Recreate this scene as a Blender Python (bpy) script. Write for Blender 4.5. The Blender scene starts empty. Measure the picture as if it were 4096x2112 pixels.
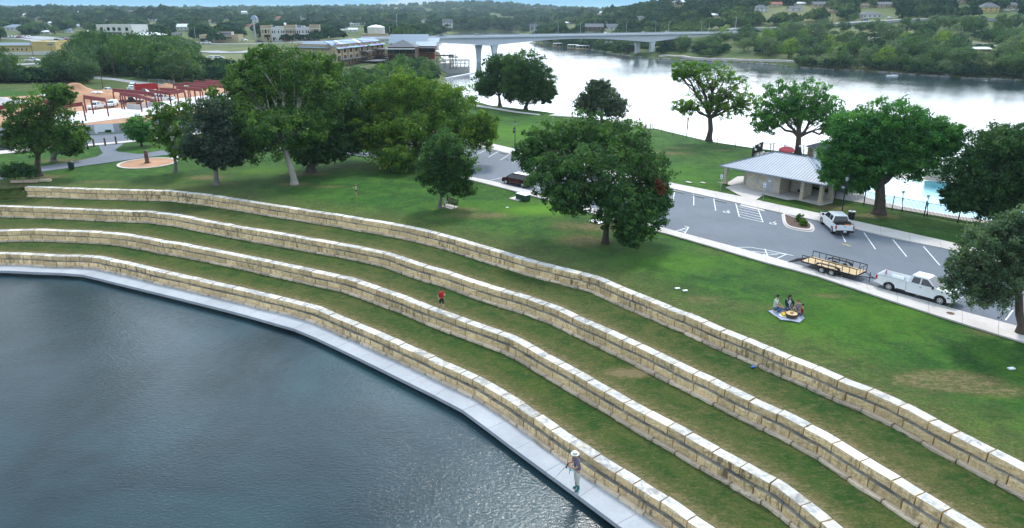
import bpy, bmesh, math, random
import numpy as np
from mathutils import Vector, Matrix, noise
R = math.radians
rnd = random.Random(7)
nr = np.random.RandomState(11)
sc = bpy.context.scene
col = sc.collection
# ---------------------------------------------------------------- camera model
H = 23.0; F = 2819.0; PITCH = R(19.5); SP, CP = math.sin(PITCH), math.cos(PITCH)
def G(px, py, z=0.0):
    u = (px-2048)/F; v = (py-1056)/F; t = (H-z)/(SP+v*CP)
    return Vector((u*t, (CP-v*SP)*t, z))
def at(px, py, Y):
    u = (px-2048)/F; v = (py-1056)/F; t = Y/(CP-v*SP)
    return Vector((u*t, Y, H-t*(SP+v*CP)))
def ang(a, b): return math.atan2(b[1]-a[1], b[0]-a[0])
def mpp(Y, py=600):       # metres per photo pixel at forward distance Y
    v = (py-1056)/F; return Y/(CP-v*SP)/F
# ---------------------------------------------------------------- tagging
def tag(o, label=None, cat=None, group=None, kind=None):
    if label: o['label'] = label
    if cat: o['category'] = cat
    if group: o['group'] = group
    if kind: o['kind'] = kind
    return o
def thing(name, label, cat, loc=(0,0,0), rz=0, group=None, scale=None):
    o = bpy.data.objects.new(name, None); col.objects.link(o)
    o.empty_display_size = 0.2
    o.location = loc; o.rotation_euler = (0,0,rz)
    if scale: o.scale = (scale,)*3 if not hasattr(scale,'__len__') else scale
    return tag(o, label, cat, group)
KIDS = {}
def copy_tree(o, loc, rz, label=None, group=None, scale=None, parent=None):
    c = o.copy(); col.objects.link(c)
    if parent: c.parent = parent
    else:
        c.location = loc; c.rotation_euler = (0,0,rz)
        if label: c['label'] = label
        if group: c['group'] = group
        if scale: c.scale = (scale,)*3 if not hasattr(scale,'__len__') else scale
    for k in KIDS.get(o.name, []):
        copy_tree(k, None, None, parent=c)
    return c
def link(o, parent=None):
    col.objects.link(o)
    if parent is not None:
        o.parent = parent; KIDS.setdefault(parent.name, []).append(o)
    return o
# ---------------------------------------------------------------- mesh builder
class MB:
    def __init__(s): s.v=[]; s.f=[]; s.m=[]; s.mats=[]; s.M=Matrix.Identity(4); s.tint=[]; s.t=1.0
    def mi(s, m):
        if m is None: return 0
        if m not in s.mats: s.mats.append(m)
        return s.mats.index(m)
    def add(s, vs, fs, m=None):
        b=len(s.v); s.v += [tuple(s.M @ Vector(v)) for v in vs]; k=s.mi(m)
        for f in fs: s.f.append([b+i for i in f]); s.m.append(k); s.tint.append(s.t)
    def box(s, c, d, m=None, rz=0, taper=1.0, rx=0, ry=0):
        x,y,z=[q/2 for q in d]; R_=Matrix.Translation(c)@Matrix.Rotation(rz,4,'Z')@Matrix.Rotation(ry,4,'Y')@Matrix.Rotation(rx,4,'X')
        vs=[R_@Vector(p) for p in [(-x,-y,-z),(x,-y,-z),(x,y,-z),(-x,y,-z),(-x*taper,-y*taper,z),(x*taper,-y*taper,z),(x*taper,y*taper,z),(-x*taper,y*taper,z)]]
        s.add(vs,[(3,2,1,0),(4,5,6,7),(0,1,5,4),(1,2,6,5),(2,3,7,6),(3,0,4,7)],m); return s
    def bx(s, x0,x1,y0,y1,z0,z1,m=None): return s.box(((x0+x1)/2,(y0+y1)/2,(z0+z1)/2),(x1-x0,y1-y0,z1-z0),m)
    def tube(s, pts, rs, n=8, m=None, cap=True, sq=1.0):
        pts=[Vector(p) for p in pts]
        if not hasattr(rs,'__len__'): rs=[rs]*len(pts)
        vs=[]; fs=[]; prev=None
        for i,p in enumerate(pts):
            d=(pts[min(i+1,len(pts)-1)]-pts[max(i-1,0)]).normalized()
            if prev is None:
                a=Vector((0,0,1)) if abs(d.z)<.9 else Vector((1,0,0)); x=d.cross(a).normalized()
            else: x=(prev-d*prev.dot(d)).normalized()
            prev=x; y=d.cross(x)
            for k in range(n):
                t=2*math.pi*k/n; vs.append(p+x*math.cos(t)*rs[i]+y*math.sin(t)*rs[i]*sq)
        for i in range(len(pts)-1):
            for k in range(n):
                a=i*n+k; b=i*n+(k+1)%n; fs.append((a,b,b+n,a+n))
        if cap: fs.append(tuple(range(n))[::-1]); fs.append(tuple(range((len(pts)-1)*n,len(pts)*n)))
        s.add(vs,fs,m); return s
    def cyl(s, p, r, h, n=16, m=None, r2=None):
        p=Vector(p); return s.tube([p,p+Vector((0,0,h))],[r,r if r2 is None else r2],n,m)
    def lathe(s, prof, n=16, m=None, c=(0,0,0)):
        vs=[];fs=[]
        for r,z in prof:
            for k in range(n):
                t=2*math.pi*k/n; vs.append((c[0]+r*math.cos(t),c[1]+r*math.sin(t),c[2]+z))
        for i in range(len(prof)-1):
            for k in range(n):
                a=i*n+k;b=i*n+(k+1)%n; fs.append((a,b,b+n,a+n))
        fs.append(tuple(range(n))[::-1]); fs.append(tuple(range((len(prof)-1)*n,len(prof)*n)))
        s.add(vs,fs,m); return s
    def ball(s, c, r, m=None, n=10, k=6, j=0, seed=0):
        vs=[];fs=[]; rr=r if hasattr(r,'__len__') else (r,)*3
        for i in range(1,k):
            a=math.pi*i/k
            for q in range(n):
                t=2*math.pi*q/n; w=1+j*noise.noise(Vector((i*1.3+seed,math.cos(t)*2,math.sin(t)*2+seed)))
                vs.append((c[0]+rr[0]*math.sin(a)*math.cos(t)*w,c[1]+rr[1]*math.sin(a)*math.sin(t)*w,c[2]+rr[2]*math.cos(a)*w))
        vs.append((c[0],c[1],c[2]+rr[2])); vs.append((c[0],c[1],c[2]-rr[2])); T=len(vs)-2
        for i in range(k-2):
            for q in range(n):
                a=i*n+q;b=i*n+(q+1)%n; fs.append((a,a+n,b+n,b))
        for q in range(n):
            fs.append((T,q,(q+1)%n)); fs.append((T+1,(k-2)*n+(q+1)%n,(k-2)*n+q))
        s.add(vs,fs,m); return s
    def prism(s, poly, z0, z1, m=None, top=None):     # poly in xy, z0/z1 numbers or per-vertex lists
        n=len(poly); a=sum(poly[i][0]*poly[(i+1)%n][1]-poly[(i+1)%n][0]*poly[i][1] for i in range(n))
        if a<0: poly=list(poly)[::-1]
        vs=[(p[0],p[1],z0) for p in poly]+[(p[0],p[1],z1) for p in poly]
        s.add(vs,[tuple(range(n))[::-1]]+[(i,(i+1)%n,(i+1)%n+n,i+n) for i in range(n)],m)
        s.add([(p[0],p[1],z1) for p in poly],[tuple(range(n))],top or m); return s
    def side(s, poly, y0, y1, m=None, y0b=None, mt=None):   # poly in xz extruded along y
        n=len(poly); a=sum(poly[i][0]*poly[(i+1)%n][1]-poly[(i+1)%n][0]*poly[i][1] for i in range(n))
        if a<0: poly=list(poly)[::-1]
        vs=[(p[0],y0,p[1]) for p in poly]+[(p[0],y1,p[1]) for p in poly]
        s.add(vs,[tuple(range(n)),tuple(range(n,2*n))[::-1]]+[(i+n,(i+1)%n+n,(i+1)%n,i) for i in range(n)],m); return s
    def quad(s,a,b,c,d,m=None): s.add([a,b,c,d],[(0,1,2,3)],m); return s
    def plate(s,a,b,c,d,t,m=None):
        a,b,c,d=map(Vector,(a,b,c,d)); nn=(b-a).cross(d-a).normalized()*t
        s.add([a,b,c,d,a-nn,b-nn,c-nn,d-nn],[(0,1,2,3),(7,6,5,4),(0,4,5,1),(1,5,6,2),(2,6,7,3),(3,7,4,0)],m); return s
    def build(s, name, mat=None, parent=None, smooth=False, bevel=0, seg=2, autos=None):
        me=bpy.data.meshes.new(name); me.from_pydata(s.v,[],s.f)
        ms=s.mats if s.mats else [mat]
        if mat is not None and s.mats and mat not in ms: pass
        for m in ms: me.materials.append(m)
        if s.mats: me.polygons.foreach_set('material_index',s.m)
        if True:
            at_=me.attributes.new('tint','FLOAT','FACE'); at_.data.foreach_set('value',s.tint)
        me.update()
        if bevel or autos:
            bm=bmesh.new(); bm.from_mesh(me)
            if autos: bmesh.ops.remove_doubles(bm,verts=bm.verts,dist=1e-4)
            if bevel:
                bmesh.ops.remove_doubles(bm,verts=bm.verts,dist=1e-4)
                es=[e for e in bm.edges if len(e.link_faces)==2 and e.calc_face_angle(0)>0.5]
                bmesh.ops.bevel(bm,geom=es,offset=bevel,segments=seg,affect='EDGES',clamp_overlap=True)
            bm.to_mesh(me); bm.free()
        if smooth:
            me.polygons.foreach_set('use_smooth',[True]*len(me.polygons))
            if smooth!='all': me.set_sharp_from_angle(angle=R(40))
        o=bpy.data.objects.new(name,me); return link(o,parent)
def npmesh(name, V, Fq, mats, parent=None, attrs=None, smooth=False, mi=None):
    me=bpy.data.meshes.new(name); n=len(Fq); k=Fq.shape[1]
    me.vertices.add(len(V)); me.vertices.foreach_set('co',np.asarray(V,np.float32).ravel())
    me.loops.add(n*k); me.loops.foreach_set('vertex_index',np.asarray(Fq,np.int32).ravel())
    me.polygons.add(n); me.polygons.foreach_set('loop_start',np.arange(0,n*k,k,dtype=np.int32))
    if mi is not None: me.polygons.foreach_set('material_index',np.asarray(mi,np.int32))
    for m in mats: me.materials.append(m)
    for an,(dom,vals) in (attrs or {}).items():
        a=me.attributes.new(an,'FLOAT',dom); a.data.foreach_set('value',np.asarray(vals,np.float32))
    me.update(calc_edges=True)
    if smooth: me.polygons.foreach_set('use_smooth',[True]*n)
    o=bpy.data.objects.new(name,me); return link(o,parent)
# ---------------------------------------------------------------- materials
class NT:
    def __init__(s,name):
        s.mat=bpy.data.materials.new(name); s.mat.use_nodes=True; s.t=s.mat.node_tree; s.b=s.t.nodes['Principled BSDF']; s.out=s.t.nodes['Material Output']
    def n(s,ty,**k):
        x=s.t.nodes.new(ty)
        for a,b in k.items():
            if hasattr(x,a): setattr(x,a,b)
            else: x.inputs[a.replace('_',' ')].default_value=b
        return x
    def l(s,a,b): s.t.links.new(a,b)
    def coord(s,kind='Object',scale=None):
        o=s.n('ShaderNodeNewGeometry').outputs['Position'] if kind=='World' else s.n('ShaderNodeTexCoord').outputs[kind]
        if scale:
            m=s.n('ShaderNodeMapping'); m.inputs['Scale'].default_value=scale; s.l(o,m.inputs[0]); o=m.outputs[0]
        return o
    def noise(s,vec,scale,detail=4,rough=.6,dist=0):
        x=s.n('ShaderNodeTexNoise'); x.inputs['Scale'].default_value=scale; x.inputs['Detail'].default_value=detail; x.inputs['Roughness'].default_value=rough; x.inputs['Distortion'].default_value=dist
        s.l(vec,x.inputs['Vector']); return x.outputs['Fac']
    def ramp(s,fac,stops):
        r=s.n('ShaderNodeValToRGB'); e=r.color_ramp.elements
        while len(e)<len(stops): e.new(0.5)
        for i,(p,c) in enumerate(stops):
            e[i].position=p; e[i].color=(c,c,c,1) if not hasattr(c,'__len__') else (*c,1)
        s.l(fac,r.inputs[0]); return r.outputs[0]
    def mix(s,fac,a,b,mode='MIX'):
        x=s.n('ShaderNodeMix',data_type='RGBA',blend_type=mode)
        for i,v in ((0,fac),(6,a),(7,b)):
            if hasattr(v,'is_linked') or hasattr(v,'node'): s.l(v,x.inputs[i])
            else: x.inputs[i].default_value = v if i==0 else (*v,1)
        return x.outputs[2]
    def math(s,op,a,b=0.0):
        x=s.n('ShaderNodeMath',operation=op)
        for i,v in ((0,a),(1,b)):
            if hasattr(v,'node'): s.l(v,x.inputs[i])
            else: x.inputs[i].default_value=v
        return x.outputs[0]
    def attr(s,name):
        return s.n('ShaderNodeAttribute',attribute_name=name).outputs['Fac']
    def bump(s,h,strength,dist=.05):
        x=s.n('ShaderNodeBump'); x.inputs['Strength'].default_value=strength; x.inputs['Distance'].default_value=dist
        s.l(h,x.inputs['Height']); s.l(x.outputs[0],s.b.inputs['Normal'])
    def set(s,base=None,rough=None,metal=None,spec=None):
        if base is not None:
            if hasattr(base,'node'): s.l(base,s.b.inputs['Base Color'])
            else: s.b.inputs['Base Color'].default_value=(*base,1)
        if rough is not None:
            if hasattr(rough,'node'): s.l(rough,s.b.inputs['Roughness'])
            else: s.b.inputs['Roughness'].default_value=rough
        if metal is not None: s.b.inputs['Metallic'].default_value=metal
        if spec is not None: s.b.inputs['Specular IOR Level'].default_value=spec
        return s.mat
def sc3(c,k): return tuple(min(1,x*k) for x in c)
def plain(name,c,rough=.6,metal=0,var=.12,scale=3.0,bump=0,spec=.4,fine=None):
    m=NT(name); v=m.coord(); f=m.noise(v,scale)
    c1=m.mix(m.ramp(f,[(.3,0),(.7,1)]),sc3(c,1-var),sc3(c,1+var))
    if bump: m.bump(m.noise(v,fine or scale*6,3),bump,.03)
    m.set(c1,rough,metal,spec); return m.mat
M={}
M['white_paint']=plain('white_paint',(.78,.80,.82),.25,0,.03,1.0,spec=.5)
M['maroon_paint']=plain('maroon_paint',(.045,.006,.012),.2,0,.05,1.0,spec=.5)
M['black_paint']=plain('black_paint',(.012,.013,.015),.25,0,.1,1.0,spec=.5)
M['silver_paint']=plain('silver_paint',(.42,.44,.46),.3,.4,.05,1.0)
M['blue_paint']=plain('blue_paint',(.04,.1,.22),.3,.1,.05,1.0)
M['red_paint']=plain('red_paint',(.4,.02,.025),.3,.0,.05,1.0)
M['glass']=plain('dark_glass',(.02,.03,.035),.06,0,.05,1.0,spec=.9)
M['rubber']=plain('rubber',(.02,.02,.021),.85,0,.2,8)
M['alloy']=plain('alloy',(.55,.56,.58),.35,.7,.08,4)
M['chrome']=plain('chrome',(.7,.72,.74),.15,.9,.03,4)
M['blk']=plain('black_trim',(.018,.018,.02),.55,0,.15,4)
M['blkmetal']=plain('black_metal',(.02,.022,.025),.45,.3,.15,4)
M['redlamp']=plain('red_lamp',(.5,.01,.015),.2,0,.05,4)
M['amber']=plain('amber_lamp',(.6,.2,.02),.2,0,.05,4)
M['wood']=plain('deck_wood',(.55,.40,.22),.75,0,.18,1.5,.3)
M['brownwood']=plain('brown_wood',(.10,.055,.035),.8,0,.25,2)
M['pole']=plain('utility_pole_wood',(.14,.085,.06),.9,0,.2,1.5)
M['concrete']=plain('concrete',(.50,.48,.46),.85,0,.10,.5,.25,fine=12)
M['galv']=plain('galvanised_steel',(.45,.47,.50),.45,.5,.08,1.5)
M['steelred']=plain('primed_red_steel',(.20,.035,.04),.6,.0,.15,.8)
M['green_box']=plain('green_enamel',(.02,.06,.04),.5,0,.1,2)
M['signblue']=plain('sign_blue',(.02,.12,.5),.4,0,.02,2)
M['signwhite']=plain('sign_white',(.75,.78,.8),.4,0,.02,2)
M['globe']=plain('white_globe',(.85,.86,.87),.3,0,.02,2)
M['red_plastic']=plain('red_umbrella',(.55,.09,.10),.6,0,.08,2)
M['tan_wall']=plain('tan_stucco',(.46,.37,.25),.9,0,.08,.4,.2)
M['white_wall']=plain('white_stucco',(.62,.61,.58),.9,0,.06,.4,.2)
M['yellow_wall']=plain('yellow_stucco',(.55,.42,.17),.9,0,.06,.4,.2)
M['grey_roof']=plain('grey_shingle',(.12,.13,.15),.9,0,.15,.8)
M['white_roof']=plain('white_metal_roof',(.66,.70,.73),.5,0,.06,.3)
M['brown_roof']=plain('brown_shingle',(.16,.12,.10),.9,0,.15,.8)
M['red_roof']=plain('red_tile_roof',(.32,.10,.07),.85,0,.15,.8)
M['awning']=plain('black_awning',(.02,.02,.024),.9,0,.1,1)
M['orange']=plain('orange_plastic',(.65,.22,.03),.5,0,.05,2)
M['dirt']=plain('excavated_dirt',(.40,.22,.13),.95,0,.22,.35,.8,fine=3)
M['slab']=plain('fresh_slab',(.72,.73,.75),.8,0,.06,.15)
M['mulch']=plain('mulch',(.10,.06,.045),.95,0,.35,6,.8)
M['granite']=plain('red_granite',(.16,.09,.075),.55,0,.2,14)
M['navy']=plain('navy_plastic',(.02,.04,.22),.5,0,.1,2)
def stdseam(name,c,scale=2.0,axis=0,rough=.38,metal=.35):
    m=NT(name); v=m.coord(); sep=m.n('ShaderNodeSeparateXYZ'); m.l(v,sep.inputs[0])
    fr=m.math('FRACT',m.math('MULTIPLY',sep.outputs[axis],scale))
    line=m.math('LESS_THAN',fr,.09)
    b=m.mix(line,m.mix(m.noise(v,.8),sc3(c,.9),sc3(c,1.1)),sc3(c,.45))
    m.set(b,rough,metal); return m.mat
M['roof_metal']=plain('grey_blue_roof_metal',(.25,.31,.40),.5,0,.08,.6,spec=.35)
M['seam_x']=stdseam('standing_seam_metal',(.30,.34,.40),1.0,0)
M['corr_x']=stdseam('corrugated_blue_metal',(.20,.27,.34),1.2,0)
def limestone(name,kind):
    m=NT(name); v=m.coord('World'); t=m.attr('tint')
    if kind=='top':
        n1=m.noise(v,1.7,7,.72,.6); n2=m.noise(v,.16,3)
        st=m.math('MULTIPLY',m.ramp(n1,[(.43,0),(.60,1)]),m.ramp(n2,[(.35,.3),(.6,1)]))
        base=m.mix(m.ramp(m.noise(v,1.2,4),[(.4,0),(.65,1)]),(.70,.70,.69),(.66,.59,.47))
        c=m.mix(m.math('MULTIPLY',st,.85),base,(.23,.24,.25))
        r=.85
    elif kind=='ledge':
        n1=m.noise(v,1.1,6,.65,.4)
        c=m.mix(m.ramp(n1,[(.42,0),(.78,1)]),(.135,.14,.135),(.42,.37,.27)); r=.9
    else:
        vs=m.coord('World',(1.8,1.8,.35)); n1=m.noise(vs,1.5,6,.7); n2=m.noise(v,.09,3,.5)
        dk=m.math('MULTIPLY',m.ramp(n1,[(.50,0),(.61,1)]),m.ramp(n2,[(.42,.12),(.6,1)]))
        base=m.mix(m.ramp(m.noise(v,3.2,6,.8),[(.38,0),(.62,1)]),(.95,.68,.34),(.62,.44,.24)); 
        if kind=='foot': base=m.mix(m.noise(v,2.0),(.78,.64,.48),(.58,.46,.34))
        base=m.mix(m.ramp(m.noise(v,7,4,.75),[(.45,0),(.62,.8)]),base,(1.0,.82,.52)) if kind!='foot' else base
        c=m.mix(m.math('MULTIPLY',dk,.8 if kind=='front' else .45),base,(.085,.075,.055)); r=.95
    g=m.n('ShaderNodeCombineColor'); 
    for i in range(3): m.l(t,g.inputs[i])
    c=m.mix(1.0,c,g.outputs[0],'MULTIPLY')
    m.bump(m.math('ADD',m.noise(v,7,6,.7),m.math('MULTIPLY',m.noise(v,24,3),.4)),.9 if kind in('front','foot') else .3,.10)
    m.set(c,r,0,.2); return m.mat
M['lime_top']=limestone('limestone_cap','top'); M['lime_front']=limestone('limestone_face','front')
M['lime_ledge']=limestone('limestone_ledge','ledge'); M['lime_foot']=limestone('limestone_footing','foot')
def block_wall(name,c1,c2,bw=.6,bh=.3):
    m=NT(name); v=m.coord(); 
    sep=m.n('ShaderNodeSeparateXYZ'); m.l(v,sep.inputs[0])
    cb=m.n('ShaderNodeCombineXYZ'); m.l(m.math('ADD',sep.outputs[0],sep.outputs[1]),cb.inputs[0]); m.l(sep.outputs[2],cb.inputs[1])
    b=m.n('ShaderNodeTexBrick'); m.l(cb.outputs[0],b.inputs['Vector'])
    b.inputs['Scale'].default_value=1; b.inputs['Brick Width'].default_value=bw; b.inputs['Row Height'].default_value=bh; b.inputs['Mortar Size'].default_value=.012
    b.inputs['Color1'].default_value=(*c1,1); b.inputs['Color2'].default_value=(*c2,1); b.inputs['Mortar'].default_value=(.22,.2,.17,1)
    c=m.mix(m.math('MULTIPLY',m.noise(v,3),.3),b.outputs['Color'],sc3(c1,.6)); m.bump(b.outputs['Fac'],-.4,.03)
    m.set(c,.9,0,.2); return m.mat
M['lime_block']=block_wall('limestone_block_wall',(.66,.61,.52),(.54,.47,.36))
M['brick_tan']=block_wall('tan_brick_wall',(.50,.42,.32),(.44,.36,.27),.5,.16)
def grass(name,dry):
    m=NT(name); v=m.coord('World'); bare=m.attr('bare'); br=m.attr('bright')
    vs=m.coord('World',(1,2.2,1))
    n0=m.noise(v,.035,3,.5); n1=m.noise(v,.16,5,.65); n2=m.noise(vs,1.3,5,.7); n3=m.noise(v,5.5,5,.8)
    a=(.024,.108,.015) if dry<.5 else (.040,.086,.018)
    b=(.072,.172,.020) if dry<.5 else (.115,.115,.038)
    c=m.mix(m.ramp(n1,[(.35,0),(.68,1)]),a,b)
    c=m.mix(m.ramp(n0,[(.45,0),(.62,.5)]),c,(.055,.10,.012))
    c=m.mix(m.ramp(m.noise(v,.42,6,.75,.5),[(.42,.75),(.56,0)]),c,(.013,.062,.012))
    c=m.mix(m.math('MULTIPLY',m.ramp(bare,[(.15,0),(.6,1)]),m.ramp(m.noise(vs,.7,6,.75),[(.3,.25),(.62,1)])),c,(.135,.118,.045))
    c=m.mix(m.math('MULTIPLY',m.ramp(n2,[(.50,0),(.72,1)]),.30+.55*dry),c,(.15,.115,.055))
    c=m.mix(m.math('MULTIPLY',m.ramp(n3,[(.38,1),(.56,0)]),.55),c,(.010,.042,.008))
    c=m.mix(m.math('MULTIPLY',m.ramp(m.noise(vs,2.6,6,.8),[(.52,0),(.68,1)]),.45),c,(.12,.16,.045))
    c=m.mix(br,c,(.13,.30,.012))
    bb=m.math('ADD',bare,m.math('MULTIPLY',m.math('SUBTRACT',m.noise(vs,1.6,6,.8),.5),3.0))
    bm=m.math('MULTIPLY',m.ramp(bb,[(.58,0),(.86,1)]),m.ramp(bare,[(.02,0),(.2,1)]))
    c=m.mix(m.math('MULTIPLY',m.math('MULTIPLY',bm,m.ramp(n3,[(.25,.35),(.6,1)])),.78),c,m.mix(m.noise(v,5,5),(.30,.22,.13),(.17,.14,.08)))
    m.bump(m.math('ADD',m.noise(v,14,4,.75),m.math('MULTIPLY',m.noise(vs,2.5,4),.8)),.9,.08)
    m.set(c,.95,0,.12); return m.mat
M['lawn']=grass('lawn_grass',.15); M['terrace_grass']=grass('terrace_grass',.95)
def asphalt():
    m=NT('asphalt'); v=m.coord('World'); n=m.noise(v,.12,5,.6); f=m.noise(v,18,3)
    c=m.mix(m.ramp(n,[(.3,0),(.7,1)]),(.105,.125,.155),(.15,.175,.21)); c=m.mix(m.math('MULTIPLY',f,.25),c,(.28,.29,.31))
    crack=m.noise(m.coord('World',(1,.25,1)),.6,6,.8,1.5); c=m.mix(m.math('MULTIPLY',m.ramp(crack,[(.49,0),(.5,1),(.51,0)]),.4),c,(.07,.075,.085))
    m.bump(f,.3,.01); m.set(c,.9,0,.25); return m.mat
M['asphalt']=asphalt()
def sidewalk():
    m=NT('sidewalk_concrete'); v=m.coord('World'); c=m.mix(m.ramp(m.noise(v,.35,5,.6),[(.3,0),(.7,1)]),(.50,.46,.43),(.62,.58,.55))
    c=m.mix(m.math('MULTIPLY',m.ramp(m.noise(v,2.5,5,.7),[(.5,0),(.75,1)]),.3),c,(.30,.27,.25)); m.set(c,.9,0,.2); return m.mat
M['sidewalk']=sidewalk()
def deckmat():
    m=NT('walkway_concrete'); v=m.coord('World'); c=m.mix(m.ramp(m.noise(v,.3,5,.6),[(.3,0),(.7,1)]),(.33,.35,.38),(.45,.47,.50))
    vs=m.coord('World',(3,3,.3)); 
    c=m.mix(m.math('MULTIPLY',m.ramp(m.noise(v,4,6,.8),[(.5,0),(.8,1)]),.5),c,(.22,.235,.25)); m.bump(m.noise(v,30,3),.15,.01); m.set(c,.85,0,.25); return m.mat
M['walkway']=deckmat()
M['stripe']=plain('road_paint',(.72,.73,.74),.8,0,.15,3)
M['yellowpaint']=plain('yellow_marking',(.6,.5,.05),.8,0,.1,3)
M['farroad']=plain('far_road',(.30,.31,.33),.9,0,.06,.02)
def water(name,deep,scale,rough,bumpd):
    m=NT(name); v=m.coord('World'); vs=m.coord('World',(1.0,1.7,1))
    h=m.math('ADD',m.noise(vs,scale,4,.6,.3),m.math('MULTIPLY',m.noise(v,scale*.3,2,.5),.5))
    g=m.noise(v,.05,3,.5)
    b=m.n('ShaderNodeBump'); b.inputs['Distance'].default_value=bumpd
    m.l(m.ramp(g,[(.3,.35),(.7,1.0)]),b.inputs['Strength']); m.l(h,b.inputs['Height']); m.l(b.outputs[0],m.b.inputs['Normal'])
    pt=m.noise(v,.035,5,.6,.8)
    m.set(m.mix(m.ramp(pt,[(.35,0),(.65,1)]),sc3(deep,.55),sc3(deep,1.5)),m.ramp(m.noise(v,.06,5,.65,.5),[(.35,rough),(.65,rough+.05)]),0,.5); m.b.inputs['IOR'].default_value=1.33; return m.mat
# ================================================================ camera, light, sky
cam=bpy.data.cameras.new('camera'); co=bpy.data.objects.new('camera',cam); col.objects.link(co); sc.camera=co
co.location=(0,0,H); co.rotation_euler=(R(90)-PITCH,0,0)
cam.sensor_width=36; cam.lens=F/4096*36; cam.clip_end=20000; cam.clip_start=.5
sc.render.resolution_x=1024; sc.render.resolution_y=528
SUN_EL, SUN_AZ = 52, 12        # the sun stands ahead and a little right, behind thin cloud
sun=bpy.data.lights.new('sun','SUN'); sun.energy=2.9; sun.angle=R(10); sun.color=(1,.96,.9)
so=bpy.data.objects.new('sun',sun); col.objects.link(so)
d=Vector((math.sin(R(SUN_AZ))*math.cos(R(SUN_EL)),math.cos(R(SUN_AZ))*math.cos(R(SUN_EL)),math.sin(R(SUN_EL))))
so.rotation_euler=d.to_track_quat('Z','Y').to_euler()
w=bpy.data.worlds.new('World'); sc.world=w; w.use_nodes=True; wt=w.node_tree; bg=wt.nodes['Background']; bg.inputs[1].default_value=.1
class WT(NT):
    def __init__(s): s.t=wt
W=WT()
sky=W.n('ShaderNodeTexSky'); sky.sky_type='NISHITA'; sky.sun_disc=False; sky.sun_elevation=R(SUN_EL); sky.sun_rotation=R(SUN_AZ)
tc=W.n('ShaderNodeTexCoord'); sep=W.n('ShaderNodeSeparateXYZ'); W.l(tc.outputs['Generated'],sep.inputs[0])
z=sep.outputs[2]
# cloud layer: bright thin overcast from a couple of degrees up, brighter towards the hidden sun
mp=W.n('ShaderNodeMapping'); mp.inputs['Scale'].default_value=(1,1,2.2); W.l(tc.outputs['Generated'],mp.inputs[0])
cn=W.noise(mp.outputs[0],2.3,6,.6,.3); cn2=W.noise(mp.outputs[0],6.0,6,.6)
dot=W.n('ShaderNodeVectorMath',operation='DOT_PRODUCT'); W.l(tc.outputs['Generated'],dot.inputs[0]); dot.inputs[1].default_value=(math.sin(R(18)),math.cos(R(18)),.16)
glow=W.ramp(dot.outputs['Value'],[(.0,(10.0,11.0,12.2)),(.6,(11.5,12.6,13.8)),(.97,(52,56,60))])
cloud=W.mix(W.ramp(cn,[(.32,0),(.62,1)]),W.mix(1.0,glow,(.80,.84,.90),'MULTIPLY'),glow)
hi=W.ramp(z,[(.30,0),(.62,1)])
cloud=W.mix(hi,cloud,W.mix(W.ramp(cn2,[(.3,0),(.7,1)]),(6.6,9.0,11.8),(9.6,12.0,14.4)))
full=W.mix(W.ramp(z,[(.028,0),(.075,1)]),(.9,4.0,6.8),cloud)
# clear blue strip low over the horizon with one cumulus in it
mp2=W.n('ShaderNodeMapping'); mp2.inputs['Scale'].default_value=(14,14,40); W.l(tc.outputs['Generated'],mp2.inputs[0])
cu=W.noise(mp2.outputs[0],1.0,5,.6)
dx=W.math('ABSOLUTE',W.math('ADD',sep.outputs[0],.113))
band=W.math('SUBTRACT',1.0,W.math('ADD',W.math('MULTIPLY',dx,11.0),W.math('MULTIPLY',W.math('ABSOLUTE',W.math('SUBTRACT',z,.008)),42.0)))
cum=W.ramp(W.math('ADD',band,W.math('MULTIPLY',W.math('SUBTRACT',cu,.5),.7)),[(.02,0),(.35,1)])
full=W.mix(W.math('MULTIPLY',cum,.75),full,(5.6,6.6,7.4))
fin=W.mix(.93,sky.outputs[0],full)
W.l(fin,bg.inputs[0])
sc.view_settings.view_transform='Standard'; sc.view_settings.look='None'; sc.view_settings.exposure=.15; sc.view_settings.gamma=1; sc.view_settings.use_curve_mapping=False
# ================================================================ 2-D helpers
def pip(P, poly):
    P=np.asarray(P); x,y=P[:,0],P[:,1]; ins=np.zeros(len(P),bool); n=len(poly)
    for i in range(n):
        x1,y1=poly[i][:2]; x2,y2=poly[(i+1)%n][:2]
        if y1==y2: continue
        c=((y1>y)!=(y2>y))&(x<(x2-x1)*(y-y1)/(y2-y1)+x1); ins^=c
    return ins
def dist_line(P, line, closed=False):
    P=np.asarray(P)[:,:2]; D=np.full(len(P),1e9); n=len(line)
    for i in range(n if closed else n-1):
        a=np.array(line[i][:2]); b=np.array(line[(i+1)%n][:2]); ab=b-a; L=(ab**2).sum()
        if L==0: continue
        t=np.clip(((P-a)@ab)/L,0,1); q=a+t[:,None]*ab; D=np.minimum(D,np.hypot(*(P-q).T))
    return D
def offset(line, d):     # positive d = to the left of travel
    L=[Vector(p[:2]) for p in line]; out=[]
    for i,p in enumerate(L):
        ns=[]
        if i>0: t=(p-L[i-1]).normalized(); ns.append(Vector((-t.y,t.x)))
        if i<len(L)-1: t=(L[i+1]-p).normalized(); ns.append(Vector((-t.y,t.x)))
        n=sum(ns,Vector((0,0))).normalized(); k=1/max(.5,n.dot(ns[0])); out.append(p+n*d*k)
    return out
def smooth_line(pts, it=2):
    P=[Vector(p[:2]) for p in pts]
    for _ in range(it):
        Q=[P[0]]
        for a,b in zip(P,P[1:]): Q+= [a.lerp(b,.25),a.lerp(b,.75)]
        Q.append(P[-1]); P=Q
    return P
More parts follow.
